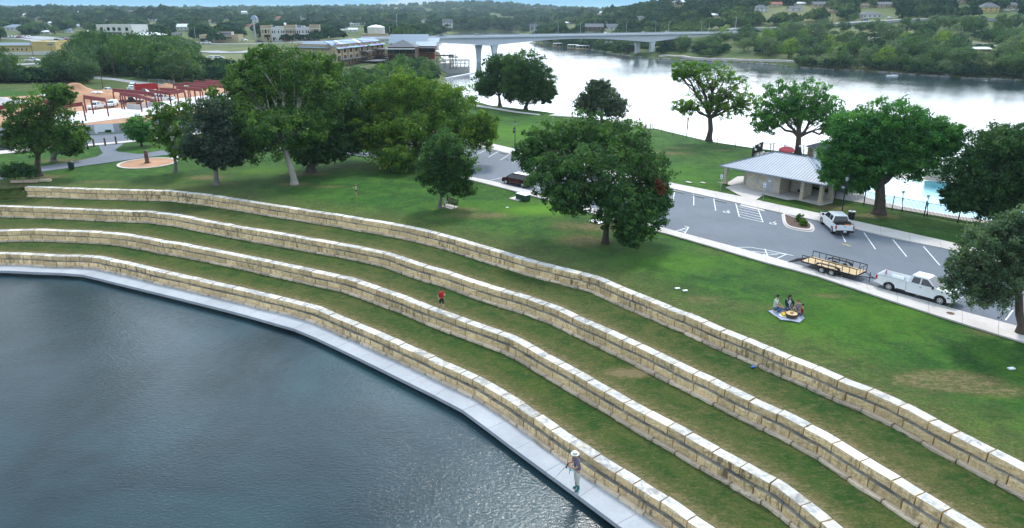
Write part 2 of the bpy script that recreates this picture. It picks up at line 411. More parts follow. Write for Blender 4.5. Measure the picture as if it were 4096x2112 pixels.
def walk(line):
    L=[Vector(p[:2]) for p in line]; S=[0]
    for a,b in zip(L,L[1:]): S.append(S[-1]+(b-a).length)
    def at_s(s):
        s=max(0,min(S[-1],s)); i=0
        while i<len(S)-2 and S[i+1]<s: i+=1
        t=(s-S[i])/max(1e-9,S[i+1]-S[i]); return L[i].lerp(L[i+1],t), (L[i+1]-L[i]).normalized()
    return S[-1], at_s
HUM=lambda x,y,a: a*noise.noise(Vector((x*.12,y*.12,3)))
# ================================================================ the four limestone walls
WZ=[0,-1.25,-2.5,-3.75]; DECK=-5.0; WATER=-5.6
WPX=[[(96,748),(362,758),(664,765),(700,768),(820,781),(947,800),(1080,822),(1219,843),(1364,865),(1438,878),(1517,890),(1599,905),(1639,913),(1712,930),(1788,949),(1908,986),(1992,1009),(2080,1036),(2130,1051),(2228,1075),(2329,1100),(2381,1114),(2476,1156),(2579,1198),(2686,1243),(2746,1265),(2864,1318),(2997,1371),(3140,1433),(3219,1463),(3292,1495),(3377,1533),(3464,1564),(3554,1604),(3646,1650),(3739,1702),(3839,1754),(3948,1810),(4063,1869),(4200,1940),(4420,2060)],
[(-500,818),(0,827),(209,834),(326,839),(481,846),(595,850),(700,863),(849,892),(982,916),(1162,946),(1276,966),(1396,987),(1438,995),(1517,1011),(1552,1020),(1664,1060),(1788,1095),(1875,1126),(1965,1156),(2060,1183),(2109,1198),(2160,1217),(2209,1233),(2256,1254),(2305,1279),(2407,1323),(2460,1349),(2516,1374),(2573,1400),(2633,1430),(2693,1460),(2759,1492),(2830,1523),(2898,1558),(2972,1595),(3050,1630),(3130,1666),(3209,1708),(3296,1753),(3374,1804),(3464,1861),(3559,1918),(3657,1981),(3766,2049),(3870,2112),(4050,2230)],
[(-500,935),(0,925),(68,923),(155,921),(316,928),(399,932),(481,939),(519,945),(585,956),(645,969),(700,976),(738,984),(874,1009),(1021,1039),(1174,1072),(1299,1099),(1385,1118),(1422,1129),(1536,1169),(1615,1197),(1697,1232),(1786,1264),(1835,1282),(1928,1315),(2033,1352),(2080,1376),(2123,1400),(2172,1430),(2274,1485),(2326,1515),(2381,1547),(2441,1579),(2503,1617),(2566,1652),(2633,1688),(2703,1725),(2776,1768),(2855,1812),(2932,1853),(3013,1899),(3102,1946),(3178,2005),(3266,2075),(3345,2145),(3480,2270)],
[(-500,1030),(0,1016),(95,1018),(221,1026),(304,1027),(389,1032),(449,1045),(512,1059),(579,1075),(649,1092),(700,1103),(823,1131),(940,1157),(1092,1194),(1175,1213),(1260,1237),(1296,1253),(1371,1286),(1408,1301),(1487,1334),(1569,1372),(1612,1391),(1704,1432),(1751,1456),(1851,1500),(1906,1526),(1952,1554),(2049,1613),(2100,1650),(2152,1685),(2202,1721),(2258,1760),(2315,1798),(2366,1833),(2448,1885),(2518,1929),(2590,1977),(2671,2027),(2747,2083),(2840,2145),(3000,2262)]]
WL=[[G(x,y,WZ[k]).xy for x,y in WPX[k]] for k in range(4)]
def block(mb, at_s, s0, s1, off, depth, zt, zb, jit, tops, fronts, nx=5, nz=3, rough=.028, seedv=0):
    g=.045; s0+=g; s1-=g
    tn=.76+.40*rnd.random(); mb.t=tn
    jo=rnd.uniform(-jit,jit); zt+=rnd.uniform(-.035,.02)
    F_=[]; 
    for j in range(nz+1):
        for i in range(nx+1):
            s=s0+(s1-s0)*i/nx; p,t=at_s(s); n=Vector((t.y,-t.x))   # towards the water (right of travel)
            h=j/nz; edge=(i in(0,nx)) or j in (0,nz)
            b=(-.03 if edge else 0)+rough*noise.noise(Vector((p.x*3+seedv,p.y*3,h*4+zt*5)))*(.5 if edge else 1.6)
            q=p+n*(off+jo+b); F_.append((q.x,q.y,zb+(zt-zb)*h-(.012 if j==nz else 0)))
    vs=F_[:]; fs=[]; ms=[]
    W_=nx+1
    for j in range(nz):
        for i in range(nx): fs.append((j*W_+i,j*W_+i+1,(j+1)*W_+i+1,(j+1)*W_+i))
    mb.add(vs,fs,fronts)
    tp=[];tf=[]
    for i in range(nx+1):
        s=s0+(s1-s0)*i/nx; p,t=at_s(s); n=Vector((t.y,-t.x)); a=F_[nz*W_+i]
        c=p+n*(off+jo-.045); dd=p+n*(off+jo-depth+.02*noise.noise(Vector((p.x*4,p.y*4,9)))) 
        tp+= [(a[0],a[1],a[2]),(c.x,c.y,zt),(dd.x,dd.y,zt),(dd.x,dd.y,zb)]
    for i in range(nx):
        for k in range(3): tf.append((i*4+k,(i+1)*4+k,(i+1)*4+k+1,i*4+k+1))
    mb.add(tp,tf,tops)
    for side_,sg in ((0,1),(nx,-1)):
        ring=[F_[j*W_+side_] for j in range(nz+1)]+[tp[side_*4+2],tp[side_*4+3]]
        mb.add(ring,[tuple(range(len(ring)))[::sg]],fronts)
WALL_LABELS=['topmost limestone block retaining wall, bordering the big lawn','second limestone retaining wall down from the big lawn','third limestone retaining wall down, the one the red shirted man walks on','lowest limestone retaining wall, standing on the concrete walkway by the water']
for k in range(4):
    root=thing('retaining_wall',WALL_LABELS[k],'retaining wall',(0,0,0),0,'stepped limestone retaining walls')
    L,at_s=walk(WL[k]); s_start=0
    def seg(k,L,at_s,off,first=0.0):
        cuts=[first]; 
        while cuts[-1]<L:
            p,_=at_s(cuts[-1]); far=min(1,max(0,(p.y-30)/80)); m=2.05-.75*far
            cuts.append(cuts[-1]+m*rnd.choice([.72,1,1,1,1.05,1.1]))
        return cuts[:-1]+[L]
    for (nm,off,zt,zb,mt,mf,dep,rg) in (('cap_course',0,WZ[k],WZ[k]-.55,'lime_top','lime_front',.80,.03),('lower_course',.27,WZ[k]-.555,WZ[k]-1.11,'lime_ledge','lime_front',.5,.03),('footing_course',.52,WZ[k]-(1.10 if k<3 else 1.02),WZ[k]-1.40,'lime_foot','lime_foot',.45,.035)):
        mb=MB(); cuts=seg(k,L,at_s,off,rnd.random()*.5 if nm!='cap_course' else 0)
        for a,b in zip(cuts,cuts[1:]):
            if b-a<.2: continue
            p,_=at_s((a+b)/2); near=p.y<75
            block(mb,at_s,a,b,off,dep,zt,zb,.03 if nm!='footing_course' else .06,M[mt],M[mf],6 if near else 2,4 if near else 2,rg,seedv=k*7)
        if k==0 and nm=='lower_course':   # end stone standing out past the cap at the far left
            p,t=at_s(0); q=p-t*.9
            L2,at2=walk([q-t*.2,q+t*1.0]); block(mb,at2,.1,1.1,.25,.9,WZ[0]-.56,WZ[0]-1.15,.0,M[mt],M[mf],4,3,rg)
        mb.build(nm,None,root)
# ---------------------------------------------------------------- ground sheets
def ground_grid(name, poly, z, cell, mat, bare_fn=None, bright=None, hum=.0, x=None, label=None, zfn=None):
    P=np.array([p[:2] for p in poly]); x0,y0=P.min(0)-cell; x1,y1=P.max(0)+cell
    xs=np.arange(x0,x1,cell); ys=np.arange(y0,y1,cell); XX,YY=np.meshgrid(xs,ys); V=np.c_[XX.ravel(),YY.ravel()]
    nx,ny=len(xs),len(ys); I=np.arange(nx*ny).reshape(ny,nx)
    Fq=np.c_[I[:-1,:-1].ravel(),I[:-1,1:].ravel(),I[1:,1:].ravel(),I[1:,:-1].ravel()]
    c=V[Fq].mean(1); keep=pip(c,poly); Fq=Fq[keep]
    used=np.unique(Fq); mp_=-np.ones(len(V),int); mp_[used]=np.arange(len(used)); V=V[used]; Fq=mp_[Fq]
    h=np.array([HUM(a,b,1)+.5*noise.noise(Vector((a*.5,b*.5,1))) for a,b in V])*hum
    zz=z+np.minimum(0,h-hum*.6) if zfn is None else zfn(V)+h
    bare=bare_fn(V) if bare_fn else np.zeros(len(V))
    br=np.zeros(len(V))
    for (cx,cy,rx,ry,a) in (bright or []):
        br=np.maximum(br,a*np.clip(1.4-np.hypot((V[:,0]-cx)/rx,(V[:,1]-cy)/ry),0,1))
    o=npmesh(name,np.c_[V,zz],Fq,[mat],attrs={'bare':('POINT',bare),'bright':('POINT',br)},smooth=True)
    tag(o,label,kind='structure'); return o
for k in range(3):
    up=offset(WL[k],-.30); lo=offset(WL[k+1],.35)
    if k==0: up=[G(-500,800,-1.25).xy,G(0,795,-1.25).xy,G(60,793,-1.25).xy]+up
    poly=up+lo[::-1]
    def bf(V,k=k,up=up,lo=lo):
        dl=dist_line(V,lo); du=dist_line(V,up)
        b=np.clip(1.0-(dl-.3)*.50,.0,1.0); b=np.maximum(b,np.clip(.45-(dl)*.045,0,.45)); b=np.maximum(b,np.clip(.75-(du)*2.2,0,.75)); b=np.where(du<2.2,np.maximum(np.minimum(b,.12),np.clip(.75-(du)*2.2,0,.75)),b); b=np.where(dl<1.4,np.maximum(b,np.clip(1.0-(dl-.3)*.5,0,1)),b)
        if k==1:
            c=G(2515,1488,-2.5); b=np.maximum(b,1.1*np.clip(1.5-np.hypot((V[:,0]-c.x)/1.9,(V[:,1]-c.y)/.8),0,1))
        return b
    ground_grid('terrace_%s'%('upper','middle','lower')[k],poly,WZ[k+1]-.03,.36,M['terrace_grass'],bf,hum=.05)
# concrete walkway beside the water
DO=[(-500,1075),(0,1081),(139,1088),(263,1092),(335,1099),(700,1188),(953,1251),(1203,1322),(1301,1368),(1400,1414),(1566,1496),(1743,1583),(1840,1632),(1906,1679),(2000,1751),(2100,1826),(2181,1885),(2263,1943),(2391,2042),(2489,2112),(2640,2220)]
DOW=[G(x,y,DECK).xy for x,y in DO]; DI=offset(WL[3],-.30)
L,ao=walk(DOW); Li,ai=walk(DI)
mb=MB(); n=int(L/3.1)
for i in range(n):
    a,_=ao(L*i/n+.014); b,_=ao(L*(i+1)/n-.014)
    def near(p):
        best=None
        for q in range(0,400):
            c,_=ai(Li*q/400); dd=(c-p).length
            if best is None or dd<best[0]: best=(dd,c)
        return best[1]
    c=near(b); d_=near(a)
    if i: d_=prev+ (c-prev).normalized()*.028
    prev=c; c=c+(c-b).normalized()*.3; d2=d_+(d_-a).normalized()*.3
    mb.prism([a,b,c,d2],DECK-.30,DECK+rnd.uniform(-.004,.004))
tag(mb.build('walkway',M['walkway']),'pale concrete walkway along the water','walkway',kind='structure')
mb=MB(); q=offset(DOW,.7)
for a,b in zip(q,q[1:]): mb.quad((a.x,a.y,-9),(b.x,b.y,-9),(b.x,b.y,DECK-.31),(a.x,a.y,DECK-.31))
tag(mb.build('bulkhead',M['concrete']),kind='structure')
# ================================================================ lawn and land outline
BANK=[(1500,283),(1640,300),(1760,350),(1870,395),(1960,420),(2048,430),(2180,446),(2290,464),(2600,508),(2826,562),(3022,592),(3300,625),(3806,690),(4096,735),(4500,800),(5600,960)]
BW=[G(x,y).xy for x,y in BANK]
capback=offset(WL[0],.35)
p0=WL[0][0]
LEFT=[G(-500,762).xy,G(0,757).xy,G(60,752).xy]
NEARY=232
land=[Vector((-230,LEFT[0].y+6))]+[LEFT[0],LEFT[1],LEFT[2]]+capback+[Vector((75,22)),BW[-1]]+BW[::-1][1:]+[Vector((BW[0].x,NEARY)),Vector((-230,NEARY))]
ROADNEAR=[(-400,645),(0,604),(264,585),(490,567),(620,553),(800,532),(950,517),(1100,520),(1300,555),(1500,605),(1700,660),(1856,704),(1980,728),(2048,746),(2195,783),(2660,915),(2831,961),(2944,991),(3072,1027),(3480,1144.5),(3535,1161),(3704,1206),(3880,1257),(4000,1289),(4096,1315),(4500,1425)]
ROADFAR=[(-400,600),(0,552),(269,543),(494,531),(700,505),(950,475),(1150,462),(1350,475),(1600,515),(1871,573),(2048,619),(2699,758),(2944,812),(3072,842),(3366,905),(3454,925),(3561,952),(3757,991),(4096,1075),(4500,1165)]
WALKNEAR=[(1700,682),(1881,720),(2048,763),(2190,802),(2586,920),(2650,932),(2831,984),(3072,1055),(3248,1100),(3520,1191),(3721,1256),(3957,1331),(4096,1372),(4500,1490)]
WALKFAR=[(1600,495),(1881,556),(2048,594),(2689,734),(2978,790),(3072,812),(3376,876),(3772,964),(4096,1040),(4500,1130)]
def lawn_bare(V):
    d_=dist_line(V,capback); b=np.maximum(np.clip(1.0-d_*.75,0,1.0),np.clip(.52-d_*.055,0,.5))
    for (x,y,rx,ry,a) in [(3790,1520,4.0,1.6,.95),(3990,1560,3.0,1.0,.6),(2400,905,4,2.2,.7),(2330,960,3.5,3,.6),(2270,900,2.5,2.5,.5),(400,725,5,1.5,.5),(130,770,6,2,.7),(60,735,5,4,.5),(830,708,3.5,2,.7),(905,733,3,1,.6),(1220,695,3.5,1.6,.8),(1175,735,3,1.5,.7),(1700,700,3,1.5,.55),(1860,835,2.4,1.5,.6),(1900,860,6,2,.5),(1980,858,2.4,1.5,.6),(2680,610,5,2.4,.55),(2620,630,3,2,.5),(2720,590,3,1,.6),(2885,600,3,.7,.6),(3330,830,3,1.6,.7),(3290,820,2,2,.5),(3500,862,4,1.6,.6),(2800,1195,3,1.4,.5),(2900,1210,4,1.2,.35),(3000,1230,5,1.5,.35),(3320,1180,2.4,.7,.5),(330,570,6,1.5,.55),(250,640,6,2.5,.5),(170,705,4,2,.7),(2900,1000,6,2,.3),(3980,1325,3,1,.5),(1290,745,4,1,.5),(560,745,3,1,.4)]:
        c=G(x,y); b=np.maximum(b,np.minimum(.70,1.15*a*np.clip(1.35-np.hypot((V[:,0]-c.x)/rx,(V[:,1]-c.y)/ry),0,1)))
    return b
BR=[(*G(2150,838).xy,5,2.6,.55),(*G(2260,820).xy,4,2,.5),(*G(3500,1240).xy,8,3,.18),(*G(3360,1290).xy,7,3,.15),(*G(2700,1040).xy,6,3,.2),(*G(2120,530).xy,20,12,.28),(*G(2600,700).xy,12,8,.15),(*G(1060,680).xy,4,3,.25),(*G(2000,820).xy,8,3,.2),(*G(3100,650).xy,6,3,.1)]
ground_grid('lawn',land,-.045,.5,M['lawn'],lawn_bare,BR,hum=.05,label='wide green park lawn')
# sloping bank at the left end of the top wall
mb=MB(); a=[G(-500,762).xy+Vector((-40,0)),LEFT[0],LEFT[1],LEFT[2],WL[0][0]+Vector((-.3,.3)),WL[0][0]+Vector((.5,.4))]; b=[G(-500,800,-1.25).xy+Vector((-40,0)),G(-500,800,-1.25).xy,G(0,795,-1.25).xy,G(60,793,-1.25).xy,G(92,790,-1.25).xy,WL[0][0]+Vector((.5,-.5))]
for i in range(5):
    mb.quad((b[i].x,b[i].y,-1.27),(b[i+1].x,b[i+1].y,-1.27),(a[i+1].x,a[i+1].y+.4,-.04),(a[i].x,a[i].y+.4,-.04))
tag(mb.build('grass_slope',M['terrace_grass']),kind='structure')
# river bank falling to the water
mb=MB(); o2=offset(BW,-1)   # sign fixed below
side_=1 if (offset(BW,6)[4]-Vector((0,0))).length>(BW[4]).length else -1
o1=BW; o2=offset(BW,side_*9)
for i in range(len(BW)-1):
    mb.quad((o1[i].x,o1[i].y,-.05),(o1[i+1].x,o1[i+1].y,-.05),(o2[i+1].x,o2[i+1].y,-7.5),(o2[i].x,o2[i].y,-7.5))
tag(mb.build('river_bank',M['lawn']),kind='structure')
# ---------------------------------------------------------------- roads, kerbs and walks
def sheet(name, poly, z, mat, kind='structure', thick=None, label=None):
    from mathutils.geometry import tessellate_polygon
    P=[Vector((p[0],p[1],0)) for p in poly]; T=tessellate_polygon([P]); mb=MB()
    A=[(p.x,p.y,z) for p in P]
    tris=[]
    for t in T:
        a,b,c=[P[i] for i in t]; tris.append(t if (b-a).cross(c-a).z>0 else t[::-1])
    mb.add(A,tris)
    if thick:
        n=len(P); mb.add(A+[(p.x,p.y,z-thick) for p in P],[(i,(i+1)%n,(i+1)%n+n,i+n) for i in range(n)])
    return tag(mb.build(name,mat),label,kind=kind)
gp=lambda L,z=0:[G(x,y,z).xy for x,y in L]
RN,RF,WN,WF=gp(ROADNEAR),gp(ROADFAR),gp(WALKNEAR),gp(WALKFAR)
sheet('road',RN+RF[::-1],-.02,M['asphalt'],label='grey asphalt parking road')
def strip(name,A,B,z,mat,joint=1.6,thick=.13,w=None):
    LA,a_s=walk(A); LB,b_s=walk(B); mb=MB(); n=int(LA/joint)
    for i in range(n):
        g=.012/LA
        p=[a_s(LA*(i/n+g))[0],a_s(LA*((i+1)/n-g))[0],b_s(LB*((i+1)/n-g))[0],b_s(LB*(i/n+g))[0]]
        mb.t=.93+.12*rnd.random(); mb.prism(p,z-thick,z)
    return tag(mb.build(name,mat),kind='structure')
strip('sidewalk_near',gp([(1700,660),(1856,704),(1980,728),(2048,746),(2195,783),(2660,915),(2831,961),(2944,991),(3072,1027),(3480,1144.5),(3704,1206),(3880,1257),(4000,1289),(4096,1315),(4500,1425)]),WN,.09,M['sidewalk'],2.6)
strip('sidewalk_far',gp([(1600,515),(1871,573),(2048,619),(2699,758),(2944,812),(3072,842),(3366,905),(3454,925),(3561,952),(3757,991),(4096,1075),(4500,1165)]),WF,.09,M['sidewalk'],3.0)
# street kerb strip on the left
strip('kerb',gp([(-400,645),(0,604),(264,585),(490,567),(620,553),(800,532),(950,517)]),gp([(-400,662),(0,617),(264,593),(490,573),(620,558),(800,537),(950,521)]),.09,M['sidewalk'],3)
# asphalt footpaths at the left
sheet('footpath',gp([(392,574),(452,567),(520,556),(480,585),(462,600),(470,606),(560,616),(640,602),(760,594),(955,588),(1300,592),(1500,612),(1560,640),(1300,604),(955,604),(720,614),(640,622),(560,632),(430,650),(300,668),(180,684),(100,700),(0,718),(-400,780),(-400,755),(0,698),(150,668),(300,645),(390,625),(412,612),(400,595)]),-.012,M['asphalt'],label='winding asphalt footpath')
sheet('river_path',gp([(1900,418),(1960,426),(2060,444),(2160,456),(2160,461),(2060,450),(1950,432),(1890,424)]),-.012,M['sidewalk'])
mb=MB(); 
c=G(590,652); mb.lathe([(4.5,-.05),(4.5,.06),(4.1,.06),(4.1,-.02)],40,M['sidewalk'],(c.x,c.y,0)); mb.cyl((c.x,c.y,-.05),4.15,.06,40,M['dirt'])
tag(mb.build('monument_pad',None),kind='structure')
sheet('gravel_path',gp([(650,636),(735,618),(790,612),(900,600),(905,604),(795,619),(740,626),(662,642)]),-.008,M['sidewalk'])
# ---------------------------------------------------------------- water
WM=water('river_water',(.018,.042,.052),2.0,.06,.04); WI=water('inlet_water',(.022,.048,.058),3.2,.05,.05)
mb=MB(); mb.quad((45,-200,WATER),(6000,-200,WATER),(6000,100,WATER),(45,100,WATER)); mb.quad((-2500,100,WATER),(6000,100,WATER),(6000,7000,WATER),(-2500,7000,WATER))
tag(mb.build('river',WM),'wide bright river',kind='structure')
mb=MB(); mb.quad((-2500,-200,WATER),(45,-200,WATER),(45,100,WATER),(-2500,100,WATER)); tag(mb.build('water',WI),'rippled water of the inlet',kind='structure')
# ================================================================ foliage
def leafmat(name, c1, c2, c3, trans=.36):
    k=1.0 if name.startswith(('distant','far')) else 1.15
    c1,c2,c3=[tuple(x*k for x in c) for c in (c1,c2,c3)]
    m=NT(name); t=m.attr('tone'); oi=m.n('ShaderNodeObjectInfo')
    c=m.ramp(t,[(.0,c1),(.5,c2),(1.0,c3)])
    v=m.math('ADD',m.math('MULTIPLY',oi.outputs['Random'],.5),.75)
    g=m.n('ShaderNodeCombineColor'); m.l(v,g.inputs[0]); m.l(m.math('ADD',m.math('MULTIPLY',v,.6),.4),g.inputs[1]); m.l(m.math('ADD',m.math('MULTIPLY',v,-.3),1.3),g.inputs[2])
    c=m.mix(.7,c,m.mix(1.0,c,g.outputs[0],'MULTIPLY'))
    m.set(c,.6,0,.25)
    tr=m.n('ShaderNodeBsdfTranslucent'); m.l(m.mix(1.0,c,(1.3,1.5,.6),'MULTIPLY'),tr.inputs[0])
    mx=m.n('ShaderNodeMixShader'); mx.inputs[0].default_value=trans; m.l(m.b.outputs[0],mx.inputs[1]); m.l(tr.outputs[0],mx.inputs[2]); m.l(mx.outputs[0],m.out.inputs[0])
    return m.mat
LEAF={'green':leafmat('pecan_leaves',(.022,.062,.018),(.046,.108,.028),(.105,.19,.040)),
 'yellow':leafmat('cypress_leaves',(.030,.080,.014),(.075,.150,.020),(.160,.240,.030)),
 'dark':leafmat('oak_leaves',(0.019,0.055,0.024),(0.035,0.087,0.032),(0.064,0.131,0.039)),
 'maple':leafmat('maple_leaves',(0.019,0.080,0.027),(0.042,0.145,0.036),(0.088,0.225,0.042)),
 'grey':leafmat('live_oak_leaves',(.052,.090,.052),(.095,.145,.078),(.15,.20,.10)) if 1 else leafmat('live_oak_leaves_b',(0.042,0.075,0.042),(0.077,0.116,0.060),(0.128,0.167,0.078)),
 'blue':leafmat('blue_oak_leaves',(0.026,0.052,0.039),(0.048,0.081,0.060),(0.080,0.113,0.075)),
 'bright':leafmat('young_leaves',(.045,.11,.016),(.085,.185,.022),(.16,.27,.03),.35),
 'rust':leafmat('dead_leaves',(.06,.022,.014),(.11,.04,.02),(.16,.06,.03)),
 'far':leafmat('far_leaves',(0.032,0.075,0.039),(0.054,0.113,0.051),(0.099,0.167,0.060)),
 'shrub':leafmat('shrub_leaves',(0.032,0.102,0.022),(0.064,0.160,0.030),(0.128,0.232,0.030))}
BARK=plain('bark',(.085,.068,.055),.95,0,.3,3,.8); BARKL=plain('pale_bark',(.34,.31,.27),.95,0,.25,2,.6); BARKG=plain('grey_bark',(.17,.16,.15),.95,0,.25,3,.7)
def leaves(C, N, Rr, n, size, tone, rs, flat=.75, aspect=.5):
    """n leaves round each clump centre C (k,3), outward normals N, clump radii Rr (k,)"""
    k=len(C); idx=np.repeat(np.arange(k),n); m=len(idx)
    d=rs.normal(size=(m,3)); d/=np.linalg.norm(d,axis=1)[:,None]; d=d+N[idx]*.35; d[:,2]+=.1; d/=np.linalg.norm(d,axis=1)[:,None]
    r=Rr[idx]*(rs.uniform(.25,1,m)**.6)*(1+.25*rs.normal(size=m)); sc_=np.array([1,1,flat])
    P=C[idx]+d*r[:,None]*sc_
    nn=d+rs.normal(size=(m,3))*.55; nn/=np.linalg.norm(nn,axis=1)[:,None]
    a=np.cross(nn,rs.normal(size=(m,3))); a/=np.linalg.norm(a,axis=1)[:,None]; b=np.cross(nn,a)
    L=size*rs.uniform(.6,1.35,m); a*=L[:,None]*.5; b*=(L*aspect)[:,None]*.5
    V=np.stack([P-a,P-b+a*.1,P+a,P+b+a*.1],1).reshape(-1,3)
    Fq=np.arange(m*4).reshape(m,4); T=np.clip(tone[idx]+rs.normal(size=m)*.16,0,1)
    return V,Fq,T
def tree(name, label, cat, base, lobes, mat='green', bark=None, trunk_r=.35, fork=None, size=.36, dens=1.0, clump=None, seed=0, group=None, fill=.35, shell=(.55,1.0), extra=None, limbs=7, lean=None, hang=0, stems=None):
    """base: world point; lobes: (centre Vector, rx, ry, rz) in world units"""
    rs=np.random.RandomState(seed+100); root=thing(name,label,cat,base,0,group); b=Vector(base)
    Cs=[];Ns=[];Rs=[];Lb=[]; allc=[]
    for li,(c,rx,ry,rz) in enumerate(lobes):
        rad=np.array([rx,ry,rz]); mr=(rx*ry*rz)**(1/3); rc=clump or max(.45,min(1.5,mr*.24)); area=4*math.pi*((rx*ry)**1.6/3+(rx*rz)**1.6/3+(ry*rz)**1.6/3)**(1/1.6)
        n=max(8,int(area/(math.pi*rc*rc)*1.15*dens))
        g=(np.arange(n)+.5)/n; ph=np.arange(n)*2.399963+rs.uniform(0,6)
        zc=1-2*g; s=np.sqrt(1-zc*zc); D=np.c_[s*np.cos(ph),s*np.sin(ph),zc]+rs.normal(size=(n,3))*.12
        D/=np.linalg.norm(D,axis=1)[:,None]
        rr=rs.uniform(shell[0],shell[1],n); bump=np.array([1+.22*noise.noise(Vector((x*2.1+seed,y*2.1,z_*2.1+li))) for x,y,z_ in D])
        P=np.array(c)+D*rad*(rr*bump)[:,None]
        k=int(n*fill); D2=rs.normal(size=(k,3)); D2/=np.linalg.norm(D2,axis=1)[:,None]; P2=np.array(c)+D2*rad*rs.uniform(.1,.6,k)[:,None]
        P=np.r_[P,P2]; D=np.r_[D,D2]
        keep=P[:,2]>b.z+.9; P=P[keep];D=D[keep]
        Cs.append(P);Ns.append(D);Rs.append(rc*rs.uniform(.7,1.3,len(P)))
        Lb.append(P)
    C=np.concatenate(Cs);N=np.concatenate(Ns);Rr=np.concatenate(Rs)
    tone=np.clip(.5+.27*rs.normal(size=len(C)),0,1)
    nl=max(8,int(4*math.pi*np.mean(Rr)**2/(size*size*.5*.5)*.30))
    V,Fq,T=leaves(C,N,Rr,nl,size,tone,rs)
    if hang:
        k=rs.rand(len(C))<.35; Ch=C[k].copy(); Ch[:,2]-=hang*rs.uniform(.4,1,len(Ch)); V2,F2,T2=leaves(Ch,N[k],Rr[k]*.7,nl//2,size,tone[k],rs,1.6)
        V=np.r_[V,V2]; T=np.r_[T,T2]; Fq=np.arange(len(V)).reshape(-1,4)
    npmesh('crown',V-np.array(b),Fq,[LEAF[mat]],root,{'tone':('FACE',T)})
    if extra:
        for (c,r,mt,nm) in extra:
            Cx=np.array(c)+rs.normal(size=(7,3))*r*.42; V,Fq,T=leaves(Cx,rs.normal(size=(7,3))*.1,np.full(7,.4),38,size,np.full(7,.2),rs)
            npmesh(nm,V-np.array(b),Fq,[LEAF[mt]],root,{'tone':('FACE',T)})
    mb=MB(); cen=sum((Vector(l[0]) for l in lobes),Vector((0,0,0)))/len(lobes)
    zlow=min(l[0][2]-l[3] for l in lobes); fk=Vector(fork) if fork else Vector((b.x+(cen.x-b.x)*.25,b.y,b.z+max(1.2,(zlow-b.z)*.9+.12*(cen.z-zlow))))
    mid=b.lerp(fk,.5)+Vector((rs.normal()*.08,rs.normal()*.08,0))*trunk_r*4
    fl=trunk_r
    mb.tube([Vector((0,0,-.3)),Vector((0,0,.12)),Vector((0,0,.6))+(mid-b)*.1,mid-b,fk-b],[fl*1.9,fl*1.45,fl*1.08,fl*.95,fl*.85],10)
    def limb(p,q,r0,r1,segs=4,wob=.1):
        pts=[];rs_=[];L=(q-p).length
        for i in range(segs+1):
            t=i/segs; w=Vector(rs.normal(size=3))*L*wob*.35*math.sin(math.pi*t); pts.append(p.lerp(q,t)+Vector((0,0,L*.10*math.sin(math.pi*t)))+w); rs_.append(r0+(r1-r0)*t)
        mb.tube([x-b for x in pts],rs_,6,cap=False); return pts
    for c,P in zip(lobes,Lb):
        c0=Vector(c[0]); tgt=c0-Vector((0,0,c[3]*.25)); ml=limb(fk,tgt,trunk_r*.55,trunk_r*.25,5)
        if len(P)==0: continue
        for i in rs.choice(len(P),min(limbs,len(P)),replace=False):
            q=Vector(P[i]); s=ml[rs.randint(1,5)]; lp=limb(s,q,trunk_r*.2,.03,4,.12)
            for j in rs.choice(len(P),2): 
                q2=Vector(P[j]); 
                if (q2-lp[2]).length<(c[1]+c[3])*.9: limb(lp[2],q2,trunk_r*.1,.02,3,.1)
    mb.build('trunk',bark or BARK,root,smooth='all')
    return root
def ptree(label, bx, by, lobes, name='tree', cat='tree', **k):
    """lobes in photo pixels turned into world-size lobes standing at the tree's own distance"""
    b=G(bx,by,k.pop('z',0)); L=[]
    for q in lobes:
        cx,cy,rx,ry=q[:4]; dy=q[4] if len(q)>4 else 0
        c=at(cx,cy,b.y+dy); s=mpp(b.y+dy,cy)*1.1; rz=ry*s/math.cos(PITCH)*.98; RX=rx*s
        L.append((c,RX,min(RX,RX*.55+rz*.5),rz))
    if 'fork' in k and k['fork']: k['fork']=at(k['fork'][0],k['fork'][1],b.y)
    return tree(name,label,cat,b,L,**k)
